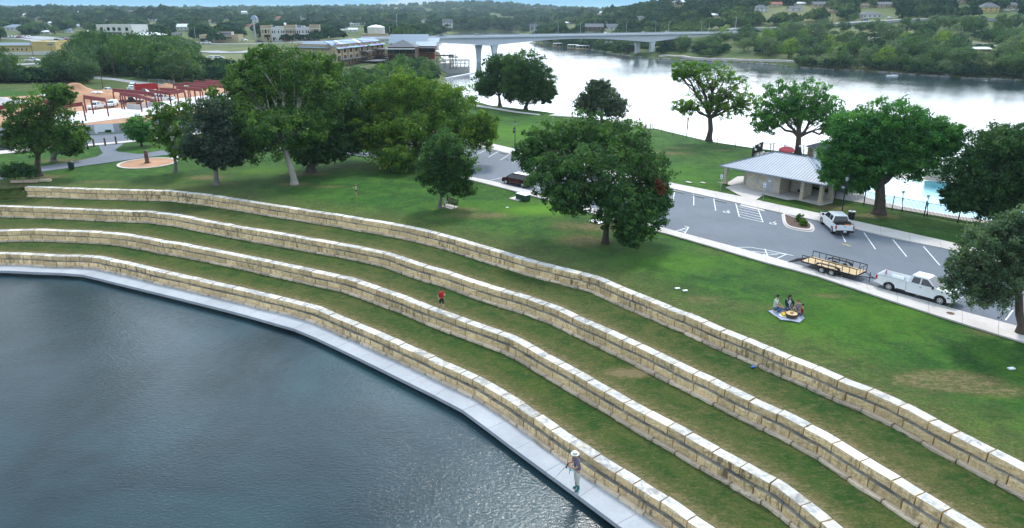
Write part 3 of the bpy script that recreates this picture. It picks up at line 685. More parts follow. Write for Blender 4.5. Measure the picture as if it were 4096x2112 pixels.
NEAR_TREES=[
 ('feathery green tree standing over the shrub at the left end of the top wall',156,701,[(90,470,75,75),(200,450,80,90,1),(290,540,60,50),(150,560,110,60),(60,540,45,45),(240,380,55,35)],dict(mat='green',size=.42,trunk_r=.42,dens=.85,seed=1)),
 ('leaning multi trunk tree on the dry verge behind the feathery tree',216,645,[(255,560,60,50),(190,520,60,50),(290,600,35,30)],dict(mat='green',size=.42,trunk_r=.40,bark=BARKG,dens=.7,seed=2)),
 ('small round dark tree on the grass beside the street bollards',567,583,[(548,515,52,46),(575,540,40,28)],dict(mat='maple',size=.38,trunk_r=.16,dens=1.3,seed=3)),
 ('slender yellow green tree between the monument and the blue green oak',705,687,[(700,520,70,60),(650,460,50,45),(740,450,45,50),(720,600,50,35),(640,540,40,40)],dict(mat='yellow',size=.42,trunk_r=.25,bark=BARKG,dens=.65,seed=4)),
 ('blue green oak with a forked grey trunk below the construction site',868,739,[(830,520,100,85),(900,560,75,70),(780,590,60,45),(930,620,45,40),(850,450,75,50),(870,640,70,30)],dict(mat='blue',size=.38,trunk_r=.33,bark=BARKG,dens=1.0,seed=5)),
 ('sparse tree with browning leaves in front of the red steel frame',925,560,[(880,440,45,55),(930,490,50,50),(850,380,30,40)],dict(mat='yellow',size=.45,trunk_r=.22,dens=.4,seed=18)),
 ('huge green tree with a bare white trunk, tallest on the lawn',1178,735,[(1010,400,110,120,6),(1130,300,130,110,8),(1240,390,130,120,8),(1080,530,120,90,0),(980,560,70,80,2),(1200,500,110,80,4),(1060,240,80,50,10),(1290,290,80,70,12),(960,340,60,80,8)],dict(mat='green',size=.42,trunk_r=.42,bark=BARKL,dens=1.05,seed=6,fork=(1135,590))),
 ('broad dark tree with low spreading limbs behind the white trunked tree',1244,686,[(1290,500,120,100,3),(1370,440,100,100,6),(1240,590,80,60,0),(1330,590,80,50,2),(1420,520,80,80,8)],dict(mat='dark',size=.42,trunk_r=.6,dens=1.1,seed=7)),
 ('golden green spreading tree in front of the riverside ruin, with drooping boughs',1660,668,[(1500,420,100,80,6),(1640,370,120,75,8),(1780,420,120,80,6),(1500,540,100,70,2),(1650,520,130,90,2),(1820,520,110,80,2),(1930,510,60,60,2),(1590,640,80,60,-3),(1450,480,60,60,5)],dict(mat='yellow',size=.42,trunk_r=.5,dens=1.0,seed=8,hang=2.5)),
 ('young upright tree shading the black park bench',1760,832,[(1780,590,75,65),(1730,660,65,60),(1840,660,65,60),(1790,720,85,50),(1700,700,35,35),(1850,755,50,28)],dict(mat='green',size=.30,trunk_r=.2,bark=BARKG,dens=1.0,seed=9)),
 ('large bushy pecan tree leaning over the lot, with a rust brown dead branch',2422,968,[(2200,580,110,80,5),(2350,540,120,75,6),(2500,580,110,90,5),(2590,700,95,110,2),(2400,680,150,110,0),(2220,700,110,80,0),(2280,790,100,60,-2),(2460,820,90,80,-3),(2570,860,90,80,-2),(2620,790,60,80,1),(2130,610,70,60,3),(2520,920,60,60,-4)],dict(mat='green',size=.34,trunk_r=.3,dens=1.0,seed=10,extra=[('rust',2648,745)],fork=(2425,800))),
 ('shorter dark lakeside tree, left of the close pair by the river path',1999,421,[(1970,320,65,55),(2040,300,60,60),(2000,260,60,38),(1945,350,40,35)],dict(mat='dark',size=.55,trunk_r=.4,dens=1.1,seed=11)),
 ('taller dark lakeside tree, right of the close pair by the river path',2103,436,[(2090,270,75,60),(2150,310,70,65),(2060,350,60,50),(2110,370,85,38),(2185,370,40,35)],dict(mat='dark',size=.55,trunk_r=.45,dens=1.1,seed=12)),
 ('single round dark oak on the lawn edge beside the fenced overlook',2408,490,[(2400,400,75,60),(2350,420,50,42),(2460,430,50,45),(2395,350,50,28)],dict(mat='blue',size=.5,trunk_r=.35,dens=1.2,seed=13)),
 ('open sprawling tree with many bare stems at the river fence',2835,563,[(2760,275,70,30),(2850,300,90,50),(2930,350,60,60),(2830,390,70,50),(2740,430,55,30),(2990,420,60,40),(2900,420,60,50),(2720,300,35,20)],dict(mat='bright',size=.42,trunk_r=.5,dens=.5,seed=14,fill=.1,limbs=11)),
 ('domed green tree with spreading stems behind the restroom roof',3190,617,[(3130,380,80,50),(3230,380,90,55),(3300,440,70,55),(3110,450,80,45),(3060,490,50,45),(3340,510,50,40),(3200,450,90,40)],dict(mat='maple',size=.42,trunk_r=.5,dens=.7,seed=15,fill=.15,limbs=10)),
 ('dense rounded maple with a thick trunk in front of the pool fence',3515,853,[(3420,520,110,80),(3560,490,120,75),(3700,540,110,80),(3480,620,130,80),(3640,640,120,70),(3370,620,80,70),(3780,560,60,60),(3420,720,80,45),(3340,690,50,40),(3560,590,120,80)],dict(mat='maple',size=.32,trunk_r=.62,dens=1.25,seed=16,fork=(3520,740))),
 ('big dark maple beyond the pool, cut off by the right of the picture',4040,905,[(3980,600,110,85),(4100,580,120,85),(3900,690,110,80),(4040,720,130,90),(3850,790,80,50),(3980,820,90,55),(4150,720,100,90)],dict(mat='dark',size=.32,trunk_r=.5,dens=1.3,seed=17)),
 ('grey green live oak at the kerb beside the parked white work truck',4083,1335,[(3960,960,120,75),(4070,930,110,70),(3880,1050,90,60),(4000,1080,130,80),(4110,1060,110,90),(3850,1130,75,50),(3960,1180,80,45),(4080,900,80,60)],dict(mat='grey',size=.22,trunk_r=.3,dens=.6,seed=19,hang=.8,fork=(4075,1180))),
]
for lab,bx,by,lobes,k in NEAR_TREES:
    k=dict(k)
    if 'extra' in k: 
        b=G(bx,by); k['extra']=[(at(px,py,b.y-3),1.0,mt,'dead_branch') for mt,px,py in k['extra']]
    ptree(lab,bx,by,lobes,**k)
ptree('low dark spreading shrub behind the short limestone kerb at the left',62,726,[(60,690,48,34),(110,690,40,26),(30,700,30,26)],name='shrub',cat='shrub',mat='dark',size=.3,trunk_r=.08,dens=1.3,seed=21)
# ================================================================ far terrain: town bank, right bank, hills
RSH=[(2064,131),(2100,152),(2131,167),(2179,181),(2358,197.5),(2445,215),(2529,226.5),(2668,238),(2803,243),(3018,254),(3072,258),(3231,274),(3469,286),(3668,300),(3867,314),(4096,323),(4500,345),(5400,395)]
GW=lambda x,y: G(x,y,WATER).xy
FSH=[(2064,127.5),(1960,128.5),(1838,130.5),(1790,139),(1752,158),(1745,185),(1765,225),(1800,262),(1790,296)]
WPOLY=[GW(*p) for p in RSH][::-1]+[GW(*p) for p in FSH]
WPOLY=[Vector((900,330))]+WPOLY+[Vector((BW[2].x-2,BW[2].y+10)),Vector((BW[3].x,BW[3].y+3)),Vector((BW[5].x,BW[5].y+4)),Vector((BW[-1].x,BW[-1].y+4)),Vector((900,60))]
CTRL=[]  # (px, Y, z)
def C_(px,py,Y,dz=0): p=at(px,py,Y); CTRL.append((px,Y,p.z-dz))
for px in (-900,-300,0,400,800,1200): 
    CTRL.append((px,235,-.15)); CTRL.append((px,190,-.15)); CTRL.append((px,330,.0)); CTRL.append((px,450,.6)); CTRL.append((px,620,2.2)); CTRL.append((px,900,5))
for px in (-900,-300,0,400,800): CTRL.append((px,1400,16)); CTRL.append((px,2600,33)); CTRL.append((px,6000,58))
CTRL+=[(1200,1300,8),(1200,2600,31),(1500,1000,3),(1500,1500,10),(1500,2600,31),(1500,6000,50),(1480,235,-.5),(1480,330,1.0),(1700,250,-.3),(1700,330,-1.5),(1700,420,3),(1700,600,5),(1700,1000,2)]
for px in (1750,1900,2050,2200): C_(px,15,3000,10); CTRL.append((px,1900,14)); CTRL.append((px,1450,3))
CTRL+=[(2400,3000,22),(2600,3000,18),(1900,6000,50),(2600,6000,40)]
# right bank
C_(2110,116,1100,8); C_(2200,90,1120,8); C_(2300,72,1130,8); C_(2400,48,1130,9); C_(2520,20,1130,9); C_(2640,4,1120,9); C_(2900,-60,1150,8); C_(3300,-120,1150,8); C_(4096,-160,1100,8); C_(5200,-160,1100,8)
C_(2700,60,860,4); C_(3000,35,820,3); C_(2400,100,900,4); C_(2250,120,950,4)
for px in (3072,3400,3700,4096,5000): C_(px,20,720)
for px,py,Y in ((2900,122,600),(3072,119,600),(3300,108,590),(3500,92,600),(3700,86,590),(3900,80,590),(4096,76,585),(4600,70,580)): C_(px,py,Y)
for px,py,Y in ((2900,190,530),(3100,200,480),(3400,205,450),(3700,210,430),(4096,225,410),(4700,240,400)): C_(px,py,Y)
for px,py,Y in ((3300,160,520),(3700,150,500),(4096,150,490)): C_(px,py,Y)
for px,py in RSH[4:]: 
    g=G(px,py,WATER); CTRL.append((px,g.y+14,-2.8))
for px in (2300,2450,2600): CTRL.append((px,720,6)); CTRL.append((px,620,-2))
def uy(px,Y): return ((px-2048)/F, np.log(Y)*.55)
CT=np.array([[*uy(a,b),c] for a,b,c in CTRL])
def rbf_fit(P,z,lam=2e-4):
    n=len(P); r=np.linalg.norm(P[:,None]-P[None],axis=2); K=r*1.0
    A=np.zeros((n+3,n+3)); A[:n,:n]=K-lam*np.eye(n)*0; A[:n,:n]+=0; A[:n,n]=1; A[:n,n+1:]=P; A[n,:n]=1; A[n+1:,:n]=P.T
    A[:n,:n]-=lam*np.eye(n)
    return np.linalg.lstsq(A,np.r_[z,0,0,0],rcond=None)[0]
CW=rbf_fit(CT[:,:2],CT[:,2])
def zfun(X,Y):
    X=np.atleast_1d(np.asarray(X,float)); Y=np.atleast_1d(np.asarray(Y,float)); z=np.zeros(len(X))
    u=X/(.9426*np.maximum(Y,1)+.3338*18); P=np.c_[u,np.log(np.maximum(Y,1))*.55]
    n=len(CT); out=np.zeros(len(X))
    for i in range(0,len(X),20000):
        r=np.linalg.norm(P[i:i+20000,None]-CT[None,:,:2],axis=2); out[i:i+20000]=r@CW[:n]+CW[n]+P[i:i+20000]@CW[n+1:]
    V=np.c_[X,Y]; d=dist_line(V,WPOLY,True); ins=pip(V,WPOLY)
    return np.where(ins,np.maximum(-11,WATER-.6-d*.3),np.minimum(out,WATER+.15+d*.42))
us=np.arange(-1.25,1.25,.0042); ys=[]; y=180.0
while y<7500: ys.append(y); y*=1.0135
ys=np.array(ys); UU,YY=np.meshgrid(us,ys); XX=UU*(.9426*YY+6)
Z=zfun(XX.ravel(),YY.ravel())
nz=np.array([noise.noise(Vector((a/45,b/45,0)))*1.2+noise.noise(Vector((a/240,b/240,5)))*15*min(1,max(0,(b-700)/900)) for a,b in zip(XX.ravel(),YY.ravel())])
Z=np.where(Z>-1,Z+nz*np.clip((YY.ravel()-300)/400,0,1),Z)
ny,nx=YY.shape; I=np.arange(nx*ny).reshape(ny,nx); Fq=np.c_[I[:-1,:-1].ravel(),I[:-1,1:].ravel(),I[1:,1:].ravel(),I[1:,:-1].ravel()]
ZG=Z.reshape(ny,nx); ZMAX=float(Z.max())
cx=XX.ravel()[Fq].mean(1); cy=YY.ravel()[Fq].mean(1); cz=Z[Fq].max(1)
keep=~((cy<NEARY-2)&(pip(np.c_[cx,cy],land)))&(cz>-9.5); Fq=Fq[keep]
def groundmat():
    m=NT('far_ground'); v=m.coord('World'); n=m.noise(v,.02,5,.6); n2=m.noise(v,.11,5,.65); n3=m.noise(v,.006,3,.5)
    c=m.mix(m.ramp(n,[(.4,0),(.6,1)]),(.035,.070,.020),(.085,.12,.035)); c=m.mix(m.ramp(n2,[(.5,0),(.7,.6)]),c,(.17,.145,.085))
    c=m.mix(m.ramp(n3,[(.45,0),(.6,.5)]),c,(.20,.20,.10)); m.set(c,.95,0,.1); return m.mat
M['far_ground']=groundmat()
tag(npmesh('hills',np.c_[XX.ravel(),YY.ravel(),Z],Fq,[M['far_ground']],smooth=True),'tree covered hills and town ground beyond the park',kind='structure')
def zt(x,y):
    """terrain height (bilinear in the terrain grid)"""
    if y<=ys[0]: return 0.0
    j=np.searchsorted(ys,y)-1; j=min(max(j,0),ny-2); u=x/(.9426*y+6); i=(u-us[0])/.0042; i0=int(min(max(i,0),nx-2)); fi=min(max(i-i0,0),1); fj=(y-ys[j])/(ys[j+1]-ys[j])
    return float((ZG[j,i0]*(1-fi)+ZG[j,i0+1]*fi)*(1-fj)+(ZG[j+1,i0]*(1-fi)+ZG[j+1,i0+1]*fi)*fj)
def hit(px,py,dz=0,ymin=185,ymax=7000):
    """where the sight line through a photo pixel meets the ground"""
    u=(px-2048)/F; v=(py-1056)/F; Y=ymin; last=None
    g=G(px,py) if (SP+v*CP)>1e-4 else None
    if g is not None and g.y<ymin: return g
    while Y<ymax:
        t=Y/(CP-v*SP); z=H-t*(SP+v*CP); h=zt(u*t,Y)
        if z<=h+dz: 
            return Vector((u*t,Y,h))
        Y*=1.006
    t=1500/(CP-v*SP); return Vector((u*t,1500,zt(u*t,1500)))
def hat(px,Y):
    x=(px-2048)/F*(.9426*Y+.3338*(23-5)); z=zt(x,Y); x=(px-2048)/F*(.9426*Y+.3338*(23-z)); return Vector((x,Y,zt(x,Y)))
# ---------------------------------------------------------------- tree kinds for the distance
def tree_proto(name,mat,seed,n=46,leaf=.13,per=40,flat=.8,trunk=.28):
    rs=np.random.RandomState(seed); D=rs.normal(size=(n,3)); D/=np.linalg.norm(D,axis=1)[:,None]; D[:,2]=D[:,2]*1.0+.1
    off=np.array([1+.35*noise.noise(Vector((a*1.7+seed,b*1.7,c*1.7))) for a,b,c in D])
    Cc=D*(rs.uniform(.45,.85,n)*off)[:,None]; Cc[:,2]=np.maximum(Cc[:,2]*flat+.86,.28)
    tone=np.clip(.5+.26*rs.normal(size=n)+D[:,2]*.0,0,1)
    V,Fq,T=leaves(Cc,D,np.full(n,.30),per,leaf,tone,rs)
    r=thing(name,None,None); npmesh('crown',V,Fq,[LEAF[mat]],r,{'tone':('FACE',T)})
    mb=MB(); mb.tube([(0,0,-.15),(0,0,.3),(.03,0,.8)],[.07,.05,.035],6)
    for k in range(5):
        q=Cc[rs.randint(n)]; mb.tube([(0,0,.35+.08*k),(q[0]*.5,q[1]*.5,.75),tuple(q)],[.035,.022,.008],4,cap=False)
    mb.build('trunk',BARK,r); return r
PROTO=[tree_proto('tree','far',31,60),tree_proto('tree','far',32,52,flat=.7),tree_proto('tree','green',33,56),tree_proto('tree','dark',34,60,flat=.75),tree_proto('tree','grey',35,52,flat=.75),tree_proto('tree','yellow',36,44,flat=.95)]
USED=[False]*6; TREECOUNT=0
CLEAR=[]     # (px0,px1,py0,py1,Y): photo windows in which a building must stay visible
BLOCKED=[]   # (x,y,r) keep-outs filled by buildings and roads before trees are scattered
def put_tree(k,p,r,label,group,name='tree',rz=None,hs=1.0):
    global TREECOUNT; TREECOUNT+=1
    rz=rnd.uniform(0,6.28) if rz is None else rz
    s=(r*rnd.uniform(.9,1.1),r*rnd.uniform(.9,1.1),r*hs*rnd.uniform(.85,1.1))
    if not USED[k]:
        USED[k]=True; o=PROTO[k]; o.location=p; o.rotation_euler=(0,0,rz); o.scale=s; tag(o,label,'tree',group); return o
    o=copy_tree(PROTO[k],p,rz,label,group,s); o['category']='tree'; return o
# ================================================================ vehicles (x forward, z up, origin on the ground under the middle)
def shell(mb, poly, w, m=None):
    n=len(poly); a=sum(poly[i][0]*poly[(i+1)%n][1]-poly[(i+1)%n][0]*poly[i][1] for i in range(n))
    if a<0: poly=poly[::-1]
    vs=[(x,-w(z,x),z) for x,z in poly]+[(x,w(z,x),z) for x,z in poly]
    mb.add(vs,[tuple(range(n)),tuple(range(n,2*n))[::-1]]+[(i+n,(i+1)%n+n,(i+1)%n,i) for i in range(n)],m)
def pane(poly,w,sg,m,name,parent,proud=.006):
    mb=MB(); n=len(poly); a=sum(poly[i][0]*poly[(i+1)%n][1]-poly[(i+1)%n][0]*poly[i][1] for i in range(n))
    if a<0: poly=poly[::-1]
    o=[(x,sg*(w(z,x)+proud),z) for x,z in poly]; i_=[(x,sg*(w(z,x)-.02),z) for x,z in poly]
    f=[tuple(range(n)) if sg<0 else tuple(range(n))[::-1]]+[((i+n,(i+1)%n+n,(i+1)%n,i) if sg>0 else (i,(i+1)%n,(i+1)%n+n,i+n)) for i in range(n)]
    mb.add(o+i_,f,m); return mb.build(name,None,parent)
def endpane(x0,z0,x1,z1,w,m,name,parent,sgn,inset=.09,proud=.008):
    mb=MB(); d=Vector((x1-x0,0,z1-z0)); nrm=Vector((d.z,0,-d.x)).normalized()*(sgn); 
    if nrm.x*sgn<0: nrm=-nrm
    a=[]; 
    for t in (.06,.94):
        x=x0+(x1-x0)*t; z=z0+(z1-z0)*t; ww=w(z,x)-inset; a.append([(x+nrm.x*proud,-ww,z+nrm.z*proud),(x+nrm.x*proud,ww,z+nrm.z*proud)])
    q=[a[0][0],a[0][1],a[1][1],a[1][0]]
    if sgn<0: q=q[::-1]
    mb.plate(*q,.02,m); return mb.build(name,None,parent)
def arch(cx,r,zb,up=.0,n=9):
    return [(cx+r*math.cos(t),max(zb,.38+up+r*math.sin(t))) for t in [math.pi-math.pi*i/(n-1) for i in range(n)]]
def wheel(root,x,y,r,wd,n=18,rimr=.62,rim='alloy'):
    s=1 if y>0 else -1; mb=MB(); mb.tube([(x,y-wd/2*s,r),(x,y-wd*.42*s,r),(x,y+wd*.42*s,r),(x,y+wd/2*s,r)],[r*.93,r,r,r*.93],n,M['rubber'])
    t=mb.build('wheel',None,root,smooth=True)
    mb=MB(); mb.tube([(x,y+wd*.40*s,r),(x,y+(wd/2+.012)*s,r)],[r*rimr,r*rimr*.92],n,M[rim])
    for k in range(6):
        a=math.pi/3*k+.26; mb.box((x+math.cos(a)*r*.38,y+(wd/2+.014)*s,r+math.sin(a)*r*.38),(r*.2,.012,r*.2),M['blk'],ry=-a)
    mb.tube([(x,y+wd*.4*s,r),(x,y+(wd/2+.03)*s,r)],[r*.13]*2,10,M[rim]); mb.build('rim',None,t,smooth=True)
def small(mb_,name,root,**k): return mb_.build(name,None,root,**k)
def bx(name,root,c,d,m,bevel=.01,**k):
    b=MB(); b.box(c,d,M[m],**k); return b.build(name,None,root,bevel=bevel)
def pickup(label,loc,rz,paint='white_paint',L=6.35,wb=4.17,doors=2,group=None,bed='white_paint',decal=False,toolbox=False,name='pickup_truck'):
    root=thing(name,label,'pickup truck',loc,rz,group); P=M[paint]; hw=.99
    xf=wb/2+.05; xr=-wb/2+.05; fr=xf+.98; re=fr-L; r=.41
    cab0=xf-1.05-(1.75 if doors==2 else 2.4); cab1=xf-.45; belt=1.30
    w=lambda z,x: hw-(.05 if z>1.0 else 0)-(.07*max(0,(z-belt)/.6) if z>belt else 0)-(.05 if x>fr-.25 else 0)
    wg=lambda z,x: hw-.07-.20*max(0,(z-belt))/.6
    body=MB(); fa=arch(xf,.52,.38); ra=arch(xr,.52,.38)
    shell(body,[(cab0,.42)]+[(xf-.6,.42)]+fa+[(fr-.1,.45),(fr,.6),(fr,1.12),(fr-.12,1.22),(cab1+.05,1.32),(cab0,belt)],w,P)
    side=[(re+.05,.55)]+ra+[(xr+.62,.5),(cab0-.03,.5),(cab0-.03,1.28),(re,1.28),(re,.62)]
    for s in (-1,1):
        n=len(side); body.add([(x,s*(hw-.02),z) for x,z in side]+[(x,s*(hw-.13),z) for x,z in side],[tuple(range(n)) if s<0 else tuple(range(n))[::-1], tuple(range(n,2*n))[::-1] if s<0 else tuple(range(n,2*n))]+[((i+n,(i+1)%n+n,(i+1)%n,i) if s<0 else (i,(i+1)%n,(i+1)%n+n,i+n)) for i in range(n)],P)
        body.box(((re+cab0)/2,s*(hw-.075),1.285),(cab0-re-.06,.13,.03),M['blk'])
        body.box((xr,s*(hw-.24),.95),(1.05,.22,.32),M[bed])
    body.bx(re+.03,cab0-.05,-hw+.13,hw-.13,.72,.80,M[bed]); body.bx(cab0-.10,cab0-.03,-hw+.13,hw-.13,.8,1.28,M[bed])
    body.bx(re+.2,fr-.3,-.62,.62,.34,.60,M['blk'])
    body.build('body',None,root,bevel=.018,smooth=True)
    tg=MB(); tg.box((re+.035,0,1.0),(.07,2*hw-.2,.58),P); tg.box((re-.004,0,1.15),(.012,.24,.06),M['blk']); tg.build('tailgate',None,root,bevel=.012)
    g=MB(); rb,rt,ft,fb=cab0+.04,cab0+.20,cab1-.85,cab1
    shell(g,[(cab0+.02,belt-.02),(fb+.02,belt-.02),(ft,1.93),(ft-.15,1.96),(rt+.12,1.96),(rt,1.92)],wg,P); g.build('cab',None,root,bevel=.03,smooth=True)
    if doors==2: panes=[[(rb+.28,belt+.06),(rb+.95,belt+.04),(rb+.95,1.84),(rt+.22,1.84)],[(rb+1.06,belt+.04),(fb-.20,belt+.04),(ft+.0,1.84),(rb+1.06,1.84)]]
    else: panes=[[(rb+.22,belt+.05),(rb+1.05,belt+.04),(rb+1.05,1.84),(rt+.2,1.84)],[(rb+1.15,belt+.04),(fb-.2,belt+.04),(ft,1.84),(rb+1.15,1.84)]]
    for s in (-1,1):
        for p in panes: pane(p,wg,s,M['glass'],'side_window',root)
        mm=MB(); mm.box((fb-.22,s*(hw+.12),belt+.1),(.12,.22,.26),M['blk']); mm.box((fb-.2,s*(hw-.02),belt+.05),(.06,.12,.06),M['blk']); mm.build('mirror',None,root,bevel=.02)
        h=MB(); h.box((rb+.98+.12,s*(hw-.045),1.12),(.18,.03,.035),M['blk']); h.build('door_handle',None,root)
        bx('headlight',root,(fr-.04,s*(hw-.2),.98),(.12,.26,.26),'chrome',.02)
        bx('indicator',root,(fr-.10,s*(hw-.055),.93),(.14,.03,.16),'amber',.01)
        bx('taillight',root,(re+.06,s*(hw-.075),1.05),(.14,.15,.38),'redlamp',.01)
        for x in (xf,xr): wheel(root,x,s*(hw-.15),r,.27)
    endpane(fb+.02,belt,ft,1.93,wg,M['glass'],'windscreen',root,1); endpane(cab0+.02,belt+.02,rt,1.9,wg,M['glass'],'rear_window',root,-1)
    gr=MB(); gr.box((fr+.005,0,.93),(.05,1.35,.32),M['blk']); 
    for k in range(3): gr.box((fr+.035,0,.82+.11*k),(.02,1.3,.025),M['chrome'])
    gr.build('grille',None,root)
    bx('front_bumper',root,(fr+.06,0,.58),(.16,1.95,.22),'chrome',.04); bx('rear_bumper',root,(re-.09,0,.60),(.16,1.9,.2),'blk' if toolbox else 'chrome',.03)
    bx('number_plate',root,(re-.175,0,.62),(.012,.3,.15),'signwhite',0)
    if toolbox: 
        t=MB(); t.box((cab0-.32,0,1.24),(.5,1.7,.30),M['blk']); t.box((cab0-.32,0,1.40),(.54,1.74,.03),M['blkmetal']); t.build('tool_box',None,root,bevel=.015)
    if decal:
        for s in (-1,1):
            d=MB(); 
            for k,(wd,zz) in enumerate(((.30,1.14),(.46,1.03),(.52,.93))):
                for q in range(int(wd/.045)):
                    if (q*7+k)%5==4: continue
                    d.box((rb+1.55+(q-wd/.09)*.045,s*(hw-.046),zz),(.026,.006,.045 if q%3 else .06),M['blk'])
            d.build('door_lettering',None,root)
    return root
def car(label,loc,rz,paint,kind='suv',L=4.9,wb=2.9,group=None,name='parked_car',roof=None,cat='car'):
    root=thing(name,label,cat,loc,rz,group); P=M[paint]; hw=.95; r=.35
    xf=wb/2+.0; fr=xf+.92; re=fr-L; xr=xf-wb; belt=1.02; Ht={'suv':1.75,'van':1.76,'sedan':1.44,'bigvan':2.1}[kind]
    w=lambda z,x: hw-.03*abs(z-.75)/.4-(.10 if x>fr-.3 else 0)-(.05 if x<re+.2 else 0)
    wg=lambda z,x: hw-.05-.22*max(0,(z-belt))/.7*(.5 if kind=='bigvan' else 1)
    body=MB(); hood={'suv':.98,'van':.98,'sedan':.86,'bigvan':1.1}[kind]
    shell(body,[(re+.1,.32),(re,.5)]+[(re,belt-.05),(re+.1,belt+.02),(xf-.55,belt+.02),(fr-.35,hood),(fr-.02,hood-.25),(fr,.45),(fr-.12,.28)]+arch(xf,.43,.28,-.03)[::-1]+arch(xr,.43,.28,-.03)[::-1],w,P)
    body.bx(re+.3,fr-.3,-.6,.6,.22,.4,M['blk']); body.build('body',None,root,bevel=.045,seg=3,smooth=True)
    if kind=='sedan': b0,t0,t1,b1=re+.35,re+1.25,xf-1.25,xf-.35
    elif kind=='van': b0,t0,t1,b1=re+.06,re+.42,xf-.85,xf+.25
    elif kind=='bigvan': b0,t0,t1,b1=re+.02,re+.18,xf-.35,xf+.25
    else: b0,t0,t1,b1=re+.08,re+.45,xf-1.15,xf-.25
    g=MB(); shell(g,[(b0,belt),(b1,belt),(t1,Ht-.06),(t1-.3,Ht),(t0+.4,Ht),(t0,Ht-.05)],wg,P); g.build('cabin',None,root,bevel=.05,seg=3,smooth=True)
    zt_=Ht-.16; n=3 if kind!='sedan' else 2; x0=b0+.25;x1=b1-.35
    for s in (-1,1):
        xs=[x0+(x1-x0)*i/n for i in range(n+1)]
        for i in range(n):
            a,b=xs[i]+.03,xs[i+1]-.03; ta=max(a,t0+.12) if i==0 else a; tb=min(b,t1-.02) if i==n-1 else b
            pane([(a,belt+.07),(b,belt+.07),(tb,zt_),(ta,zt_)],wg,s,M['glass'],'side_window',root)
        bx('mirror',root,(b1-.35,s*(hw+.08),belt+.06),(.12,.2,.14),paint,.03)
        bx('headlight',root,(fr-.1,s*(hw-.27),.68),(.22,.3,.14),'chrome',.03)
        bx('taillight',root,(re+.06,s*(hw-.14),.92),(.16,.2,.2),'redlamp',.02)
        for x in (xf,xr): wheel(root,x,s*(hw-.12),r,.22,16,.68)
        for q in range(2): bx('door_handle',root,(b1-1.25-q*1.0,s*(w(.9,0)-.0),.9),(.16,.03,.03),'chrome',0)
    endpane(b1,belt,t1,Ht-.06,wg,M['glass'],'windscreen',root,1); endpane(b0,belt,t0,Ht-.05,wg,M['glass'],'rear_window',root,-1)
    if roof: bx('roof_panel',root,((t0+t1)/2,0,Ht+.004),(t1-t0-.5,1.2,.012),roof,0)
    bx('number_plate',root,(re-.01,0,.72),(.03,.32,.15),'signwhite',0); bx('grille',root,(fr-.015,0,.6),(.05,.9,.16),'blk',.01)
    return root
# far away cars: one mesh each, a few pixels long in the photo
def far_car(paint,kind):
    mb=MB(); P=M[paint]; w=lambda z,x:.9-.03*abs(z-.7); wg=lambda z,x:.85-.22*max(0,z-.95)/.6
    L=2.3 if kind!='pickup' else 2.8
    shell(mb,[(-L,.45),(-L,.98),(L-1.2,1.0),(L-.1,.86),(L,.4)]+arch(L-.95,.4,.28,-.04)[::-1]+arch(-L+.95,.4,.28,-.04)[::-1],w,P)
    pr={'suv':[(-L+.05,.95),(L-1.2,.95),(L-2.0,1.62),(-L+.35,1.62)],'sedan':[(-L+.5,.95),(L-1.2,.95),(L-2.0,1.42),(-L+1.3,1.42)],'pickup':[(-.6,.95),(L-1.5,.95),(L-2.2,1.75),(-.45,1.75)]}[kind]
    shell(mb,pr,wg,P); g=[(pr[0][0]+.2,1.04),(pr[1][0]-.25,1.04),(pr[2][0]-.05,pr[2][1]-.12),(pr[3][0]+.1,pr[2][1]-.12)]
    for s in (-1,1):
        o=[(x,s*(wg(z,x)+.01),z) for x,z in g]; mb.add(o,[(0,1,2,3) if s<0 else (3,2,1,0)],M['glass'])
        for x in (L-.95,-L+.95): mb.tube([(x,s*.72,.34),(x,s*.93,.34)],[.34,.34],12,M['rubber']); mb.tube([(x,s*.93,.34),(x,s*.945,.34)],[.2,.2],10,M['alloy'])
    a,b=pr[1],pr[2]; mb.quad((a[0]+.012,-.74,a[1]+.06),(a[0]+.012,.74,a[1]+.06),(b[0]+.03,.58,b[1]-.06),(b[0]+.03,-.58,b[1]-.06),M['glass'])
    a,b=pr[0],pr[3]; mb.quad((a[0]-.012,.74,a[1]+.06),(a[0]-.012,-.74,a[1]+.06),(b[0]-.03,-.58,b[1]-.06),(b[0]-.03,.58,b[1]-.06),M['glass'])
    if kind=='pickup': mb.bx(-L+.1,-.65,-.8,.8,.985,.99,M['blk'])
    return mb.build('parked_car' if kind!='pickup' else 'pickup_truck',None)
FC={}
def put_car(paint,kind,p,rz,label,group=None,cat=None,s=1):
    key=(paint,kind)
    if key not in FC: FC[key]=far_car(paint,kind); o=FC[key]; 
    else: o=FC[key].copy(); col.objects.link(o)
    if 'group' in o and not group: del o['group']
    o.location=p; o.rotation_euler=(0,0,rz); o.scale=(s,s,s)
    return tag(o,label,cat or ('pickup truck' if kind=='pickup' else 'car'),group)
